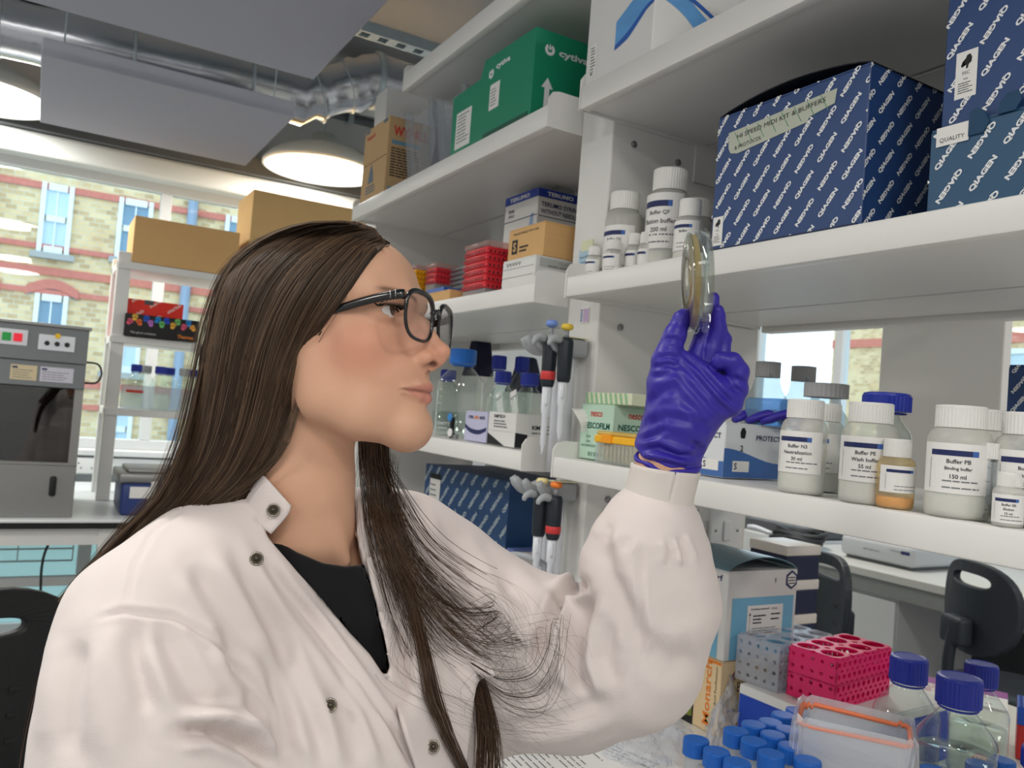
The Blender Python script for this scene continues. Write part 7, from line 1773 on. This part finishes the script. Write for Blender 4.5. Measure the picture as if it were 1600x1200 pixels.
for k, c in enumerate(HANDC):
    mats_.append(mat('hand_print_%d' % k, c, .5)); cx, cz = w_ * (.05 + .073 * k), h_ * (.78 if k % 2 else .58); s_ = .016; a0 = (k * 1.7) % 1.2 - .6
    pal = [(cx + s_ * .6 * math.cos(q), -.0008, cz + s_ * .55 * math.sin(q)) for q in np.linspace(0, 2 * PI, 11)[:-1]]; g.add(pal, [tuple(range(10))], k)
    for f_ in range(5):
        a_ = a0 + PI / 2 + (f_ - 2) * .38; l_ = s_ * (1.35 if f_ not in (0, 4) else 1.1); dx, dz = math.cos(a_), math.sin(a_); wx, wz = -dz * s_ * .16, dx * s_ * .16
        g.add([(cx + dx * s_ * .3 - wx, -.0009, cz + dz * s_ * .3 - wz), (cx + dx * l_ - wx, -.0009, cz + dz * l_ - wz), (cx + dx * l_ + wx, -.0009, cz + dz * l_ + wz), (cx + dx * s_ * .3 + wx, -.0009, cz + dz * s_ * .3 + wz)], [(0, 1, 2, 3)], k)
child(g, 'hand_prints', mats_, tb_); g = MB(); put_text(g, 'The glove company', (w_ * .25, h_ * .16), .010, w_ * .34, 0, 'xz', -.0009, 0); put_text(g, 'Thermo', (w_ * .82, h_ * .18), .016, w_ * .22, 0, 'xz', -.0009, 1, .03); child(g, 'lettering', [M_wprint, M_orange], tb_)
# rows of empty bottles on the rack's lower shelf
capc = [M_bluecap, M_greycap]
for k in range(7):
    u = 200 + 19 * k; p = on_y(u, 600, RY + .08); tt_ = glass_bottle(['first', 'second', 'third', 'fourth', 'fifth', 'sixth', 'seventh'][k] + ' empty clear bottle along the white rack, counted from its post', (p[0] + .03, RY + .08 + .09 * (k % 2), SH[2]), .082, .20, 0, None, M_bluecap if k in (0, 2, 3, 5) else M_greycap, 'empty bottles on the white rack', False, 'empty_bottle')
t = thing('plastic_tub', 'long clear plastic tub in front of the empty bottles', 'tub', (RX + .06, RY - .008, SH[2] - .0005), 0); child(MB().rbox(0, LX - .12, 0, .022, 0, .105, .006), 'tub_wall', M_frost, t, True); child(MB().box(.02, .09, -.001, 0, .072, .084), 'red_tab', M_redp, t)
# big carton on the island end, beyond the head
a_ = on_y(388, 400, RY - .01); bw = .62; bh = on_y(392, 294, RY - .01)[2] - SH[0]
t = thing('cardboard_box', 'large brown carton behind the head, lit by the pendant lamp', 'box', (a_[0], RY - .005, SH[0]))
child(MB().rbox(0, bw, 0, .34, 0, bh, .002, 1), 'carton_body', mat('pale_cardboard', (222, 184, 126), .7, var=.05, vscale=10, bump=.04, bscale=80), t); child(MB().box(.01, bw - .01, -.0012, 0, bh * .46, bh * .475), 'seam', M_card, t); L = MB(); put_lines(L, .03, .14, bh * .40, 4, .02, .008, 'xz', -.0012, 0, .4, 3); child(L, 'print', mat('faded_print', (170, 132, 84), .7), t)
# water bath and squeeze bottle on the window bench
p = on_z(170, 800, ZB + .0); t = thing('water_bath', 'blue and grey water bath with a steel lid on the window bench', 'water bath', (p[0] + .03, BY + .10, ZB)); M_bath = mat('bath_blue', (44, 62, 120), .4)
child(MB().rbox(0, .46, 0, .30, 0, .125, .012), 'housing', M_bath, t, True); child(MB().rbox(-.012, .472, .02, .33, .125, .165, .008), 'steel_rim', M_steel, t, True); child(MB().rbox(.02, .44, .04, .30, .165, .182, .006), 'lid', M_steel, t, True); child(MB().rbox(.18, .28, .02, .05, .168, .196, .004), 'lid_handle', M_pwhite, t); child(MB().box(.03, .11, -.002, 0, .07, .115), 'maker_plate', M_paper, t); child(MB().lathe([(0, 0), (.018, 0), (.016, .014), (0, .014)], 18).move(rotx(PI / 2), (.36, 0, .06)), 'dial', M_black, t)
p = on_z(232, 803, ZB); t = thing('squeeze_bottle', 'slim white squeeze bottle before the water bath', 'bottle', (p[0], BY + .05, ZB)); child(MB().lathe([(.020, 0), (.0215, .006), (.0215, .09), (.017, .108), (.010, .114), (.010, .122)], 24), 'body', M_cap, t, True); c = MB(); ribs(c, .0125, .120, .142, 24, .0004); child(c, 'cap', M_cap, t)
# stools: a shell back with a grip slot, stem, seat
M_chair = mat('charcoal_polyurethane', (44, 50, 58), .5, bump=.12, bscale=300); M_chairb = mat('black_polyurethane', (20, 21, 23), .45, bump=.1, bscale=300)
def chair(label, loc, yaw, m, seat_z=.60, back_h=.40, back_w=.42, group='laboratory chairs', slots=True):
    """local: faces +y; the back's rear is towards -y"""
    t = thing('lab_chair', label, 'chair', loc, yaw, group); n = 40; N2 = 7; th = .028
    out = []
    for k in range(n):
        q = 2 * PI * k / n; c, s_ = math.cos(q), math.sin(q); e = 2 / 2.6
        x = math.copysign(abs(c) ** e, c) * back_w / 2 * (1 - .10 * (s_ < 0) * abs(s_)); z = math.copysign(abs(s_) ** e, s_) * back_h / 2; out.append((x, z))
    hole = [(.085 * math.copysign(abs(math.cos(q)) ** .7, math.cos(q)), back_h * .30 + .020 * math.copysign(abs(math.sin(q)) ** .8, math.sin(q))) for q in [2 * PI * k / n for k in range(n)]]
    g = MB(); V = []; dish = lambda x, z: .10 * (x / back_w * 2) ** 2 * .5 + .03 * (z / back_h) ** 2
    prof = [(0, 1.0), (.004, .985), (th - .004, .985), (th, 1.0)]
    for side, f_ in ((0, 0), (1, 0)):
        y0 = side * th
        for x, z in hole: V.append((x, y0 + dish(x, z), z))
        for x, z in out: V.append((x, y0 + dish(x, z), z))
    F_ = []
    for k in range(n):
        k2 = (k + 1) % n; F_ += [(k, k2, n + k2, n + k), (2 * n + k, 3 * n + k, 3 * n + k2, 2 * n + k2), (n + k, n + k2, 3 * n + k2, 3 * n + k), (k, 2 * n + k, 2 * n + k2, k2)]
    g.add(V, F_); zc = seat_z + .12 + back_h / 2; g.move(None, (0, -.20, zc)); child(g, 'backrest', m, t, False, .006)
    if slots:
        for r_i in range(3):
            for c_i in (-1, 0, 1): child(MB().rbox(c_i * .09 - .028, c_i * .09 + .028, -.002, .003, -.006, .006, .002).move(None, (0, -.20 + th + dish(c_i * .09, -.05 * r_i) + .001, zc - .01 - .055 * r_i)), 'vent_slot', M_black, t)
    child(MB().rbox(-.05, .05, -.055, .0, -.06, .03, .015, 3).move(None, (0, -.20, zc - .06)), 'back_boss', m, t, True)
    child(MB().tube(spline(np.array([(0, -.235, zc - .05), (0, -.25, zc - .2), (0, -.22, seat_z - .02), (0, -.10, seat_z - .035), (0, 0, seat_z - .04)]), 16), .018, 8), 'back_stem', m, t, True)
    child(MB().lathe([(.0, -.03), (.17, -.028), (.205, -.012), (.21, .005), (.19, .018), (.1, .012), (0, .008)], 36, (0, 0, seat_z)), 'seat', m, t, True)
    child(MB().tube([(0, 0, .10), (0, 0, seat_z - .03)], .025, 12), 'gas_column', M_black, t, True); child(MB().lathe([(.03, .09), (.04, .10), (.03, .13)], 16), 'hub', M_black, t, True)
    for k in range(5):
        a_ = 2 * PI * k / 5; c, s_ = math.cos(a_), math.sin(a_); child(MB().tube([(c * .03, s_ * .03, .11), (c * .29, s_ * .29, .075)], [.02, .014], 8), 'base_arm', M_black, t); child(MB().lathe([(0, -.011), (.024, -.011), (.027, 0), (.024, .011), (0, .011)], 14).move(rotx(PI / 2), (c * .29, s_ * .29, .03)), 'castor', M_black, t, True)
    child(MB().tube([(.2 * math.cos(q), .2 * math.sin(q), .28) for q in np.linspace(0, 2 * PI, 33)], .010, 8), 'foot_ring', M_bolt, t, True)
    return t
# behind the woman, at the left edge
p = on_d(-40, 1140, 1.45); chair('black laboratory chair behind the woman at the picture edge', (p[0] + .06, p[1] + .16, 0), math.radians(205), M_chairb, .43, .42, .44)

# ================================================================== beyond the island: side bench, chairs, fridge
M_drawer = mat('drawer_white', (224, 226, 226), .4)
t = thing('side_bench', 'long side bench with a grey edge beyond the island', 'bench', (3.02, .2, 0)); child(MB().rbox(0, .9, 0, 2.5, .865, .8995, .004), 'worktop', mat('grey_worktop', (206, 206, 202), .35), t); child(MB().box(.02, .04, 0, 2.5, .80, .864), 'apron', mat('grey_apron', (150, 152, 150), .4), t)
for y in (.02, 1.2, 2.42): child(MB().rbox(.05, .11, y, y + .06, 0, .80, .003), 'leg', M_dark, t); 
child(MB().box(.85, .87, 0, 2.5, .1, .864), 'modesty_panel', M_dark, t)
ya, yb = on_x(1330, 950, 3.06)[1], on_x(1402, 950, 3.06)[1]
t = thing('drawer_unit', 'white drawer pedestal under the side bench', 'drawers', (3.05, yb, .03), 0); Wd = ya - yb + .12; child(MB().rbox(.016, .55, 0, Wd, 0, .765, .003), 'carcass', M_drawer, t)
for z0, z1 in ((.01, .24), (.25, .50), (.51, .755)): child(MB().rbox(0, .016, .003, Wd - .003, z0, z1, .003), 'drawer', M_drawer, t)
# centrifuge, tape coil, monitor stand on the side bench
p = on_z(1420, 880, .90); t = thing('mini_centrifuge', 'low pale grey centrifuge on the side bench', 'centrifuge', (3.18, p[1] - .16, .90)); child(MB().rbox(0, .34, 0, .36, .012, .10, .02, 3), 'housing', mat('pale_machine_grey', (190, 194, 198), .4), t, True); child(MB().rbox(.01, .33, .01, .35, .10, .125, .012, 3), 'lid', mat('machine_lid', (168, 172, 178), .35), t, True); child(MB().rbox(.02, .32, .02, .34, 0, .012, .003), 'foot_plate', M_dark, t); g = MB(); g.quad((-.0008, .06, .062), (-.0008, .02, .062), (-.0008, .02, .076), (-.0008, .06, .076)); child(g, 'badge', M_navy, t); g = MB(); put_text(g, 'eppendorf', (-.28, .07), .010, .06, 0, 'yz', 0, 0); put_text(g, 'Centrifuge 5425', (-.16, .055), .009, .08, 0, 'yz', 0, 0)
for i in range(len(g.v)): g.v[i][:, 1] *= -1; g.v[i][:, 1] = .36 - g.v[i][:, 1]; g.v[i][:, 0] = -.0009
child(g, 'machine_lettering', M_ink, t)
p = on_z(1318, 852, .90); t = thing('cable_coil', 'black coiled cable lying on the side bench', 'cable', (3.14, p[1], .906))
for k in range(4): child(MB().tube([(.10 * math.cos(q) + .02 * k, .12 * math.sin(q), .016 + .016 * k + .012 * math.sin(q * 2 + k)) for q in np.linspace(0, 2 * PI, 33)], .011, 7), 'coil_turn', M_cable, t, True)
child(MB().tube(spline(np.array([(.0, .12, .03), (-.03, .20, .05), (-.02, .26, .045)]), 10), .012, 8), 'plug', M_pwhite, t, True)
p = on_z(1560, 880, .90); t = thing('keyboard_tray', 'dark equipment tray on the side bench near the picture edge', 'tray', (3.06, .35, .90)); child(MB().rbox(0, .45, 0, .85, 0, .06, .01), 'tray_body', M_black, t, True); child(MB().rbox(.03, .4, .05, .8, .06, .075, .006), 'tray_top', M_dark, t, True)
for (u, v, D_, yaw, bw_, lab) in ((1303, 935, 2.75, math.radians(72), .34, 'charcoal laboratory chair seen from the side behind the blue and white carton'), (1508, 948, 2.66, math.radians(-112), .34, 'charcoal laboratory chair with its rounded back towards the island')):
    p = on_d(u, v, D_); r_ = rotz(yaw) @ np.array([0, -.20, 0]); chair(lab, (p[0] - r_[0], p[1] - r_[1], 0), yaw, M_chair, p[2] - .12 - .15, .30, bw_)
# chairs' neighbours: stacked navy tube boxes on the far half of the bench
for k in range(3):
    p = on_x(1222, 985, 1.62); t = thing('tube_box', ['lowest', 'middle', 'topmost'][k] + ' navy tube box in the stack behind the white and blue carton', 'box', (1.62, p[1] + .12, ZB + .085 * k), RZ, 'stacked navy tube boxes'); child(MB().rbox(0, .12, 0, .12, 0, .060, .003), 'tray', mat('navy_plastic', (26, 34, 66), .35), t); child(MB().rbox(-.002, .122, -.002, .122, .060, .0845, .003), 'lid', mat('milky_lid', (216, 210, 204), .4), t, True)
# fridge with notes against the side window wall
a_ = on_x(1150, 850, 3.35); t = thing('undercounter_fridge', 'white fridge front with coloured paper notes beyond the upright', 'fridge', (3.35, max(2.75, a_[1] - .75), 0)); zf = on_x(1190, 812, 3.35)[2]
child(MB().rbox(0, .6, 0, .75, 0, zf - .06, .006), 'cabinet_body', M_drawer, t); child(MB().rbox(-.03, .0, .005, .745, .08, zf - .065, .006), 'fridge_door', M_drawer, t); child(MB().rbox(-.01, .6, 0, .75, zf - .055, zf, .006), 'top_plate', M_dark, t)
for (dy, dz, w_, h_, c) in ((.22, .20, .09, .05, (250, 90, 60)), (.50, .30, .06, .06, (210, 240, 40)), (.58, .28, .12, .03, (190, 200, 160)), (.30, .30, .10, .03, (160, 166, 170))): child(MB().box(-.032, -.0302, dy, dy + w_, zf - dz, zf - dz + h_), 'paper_note', mat('note_%d' % c[0], c, .6), t)
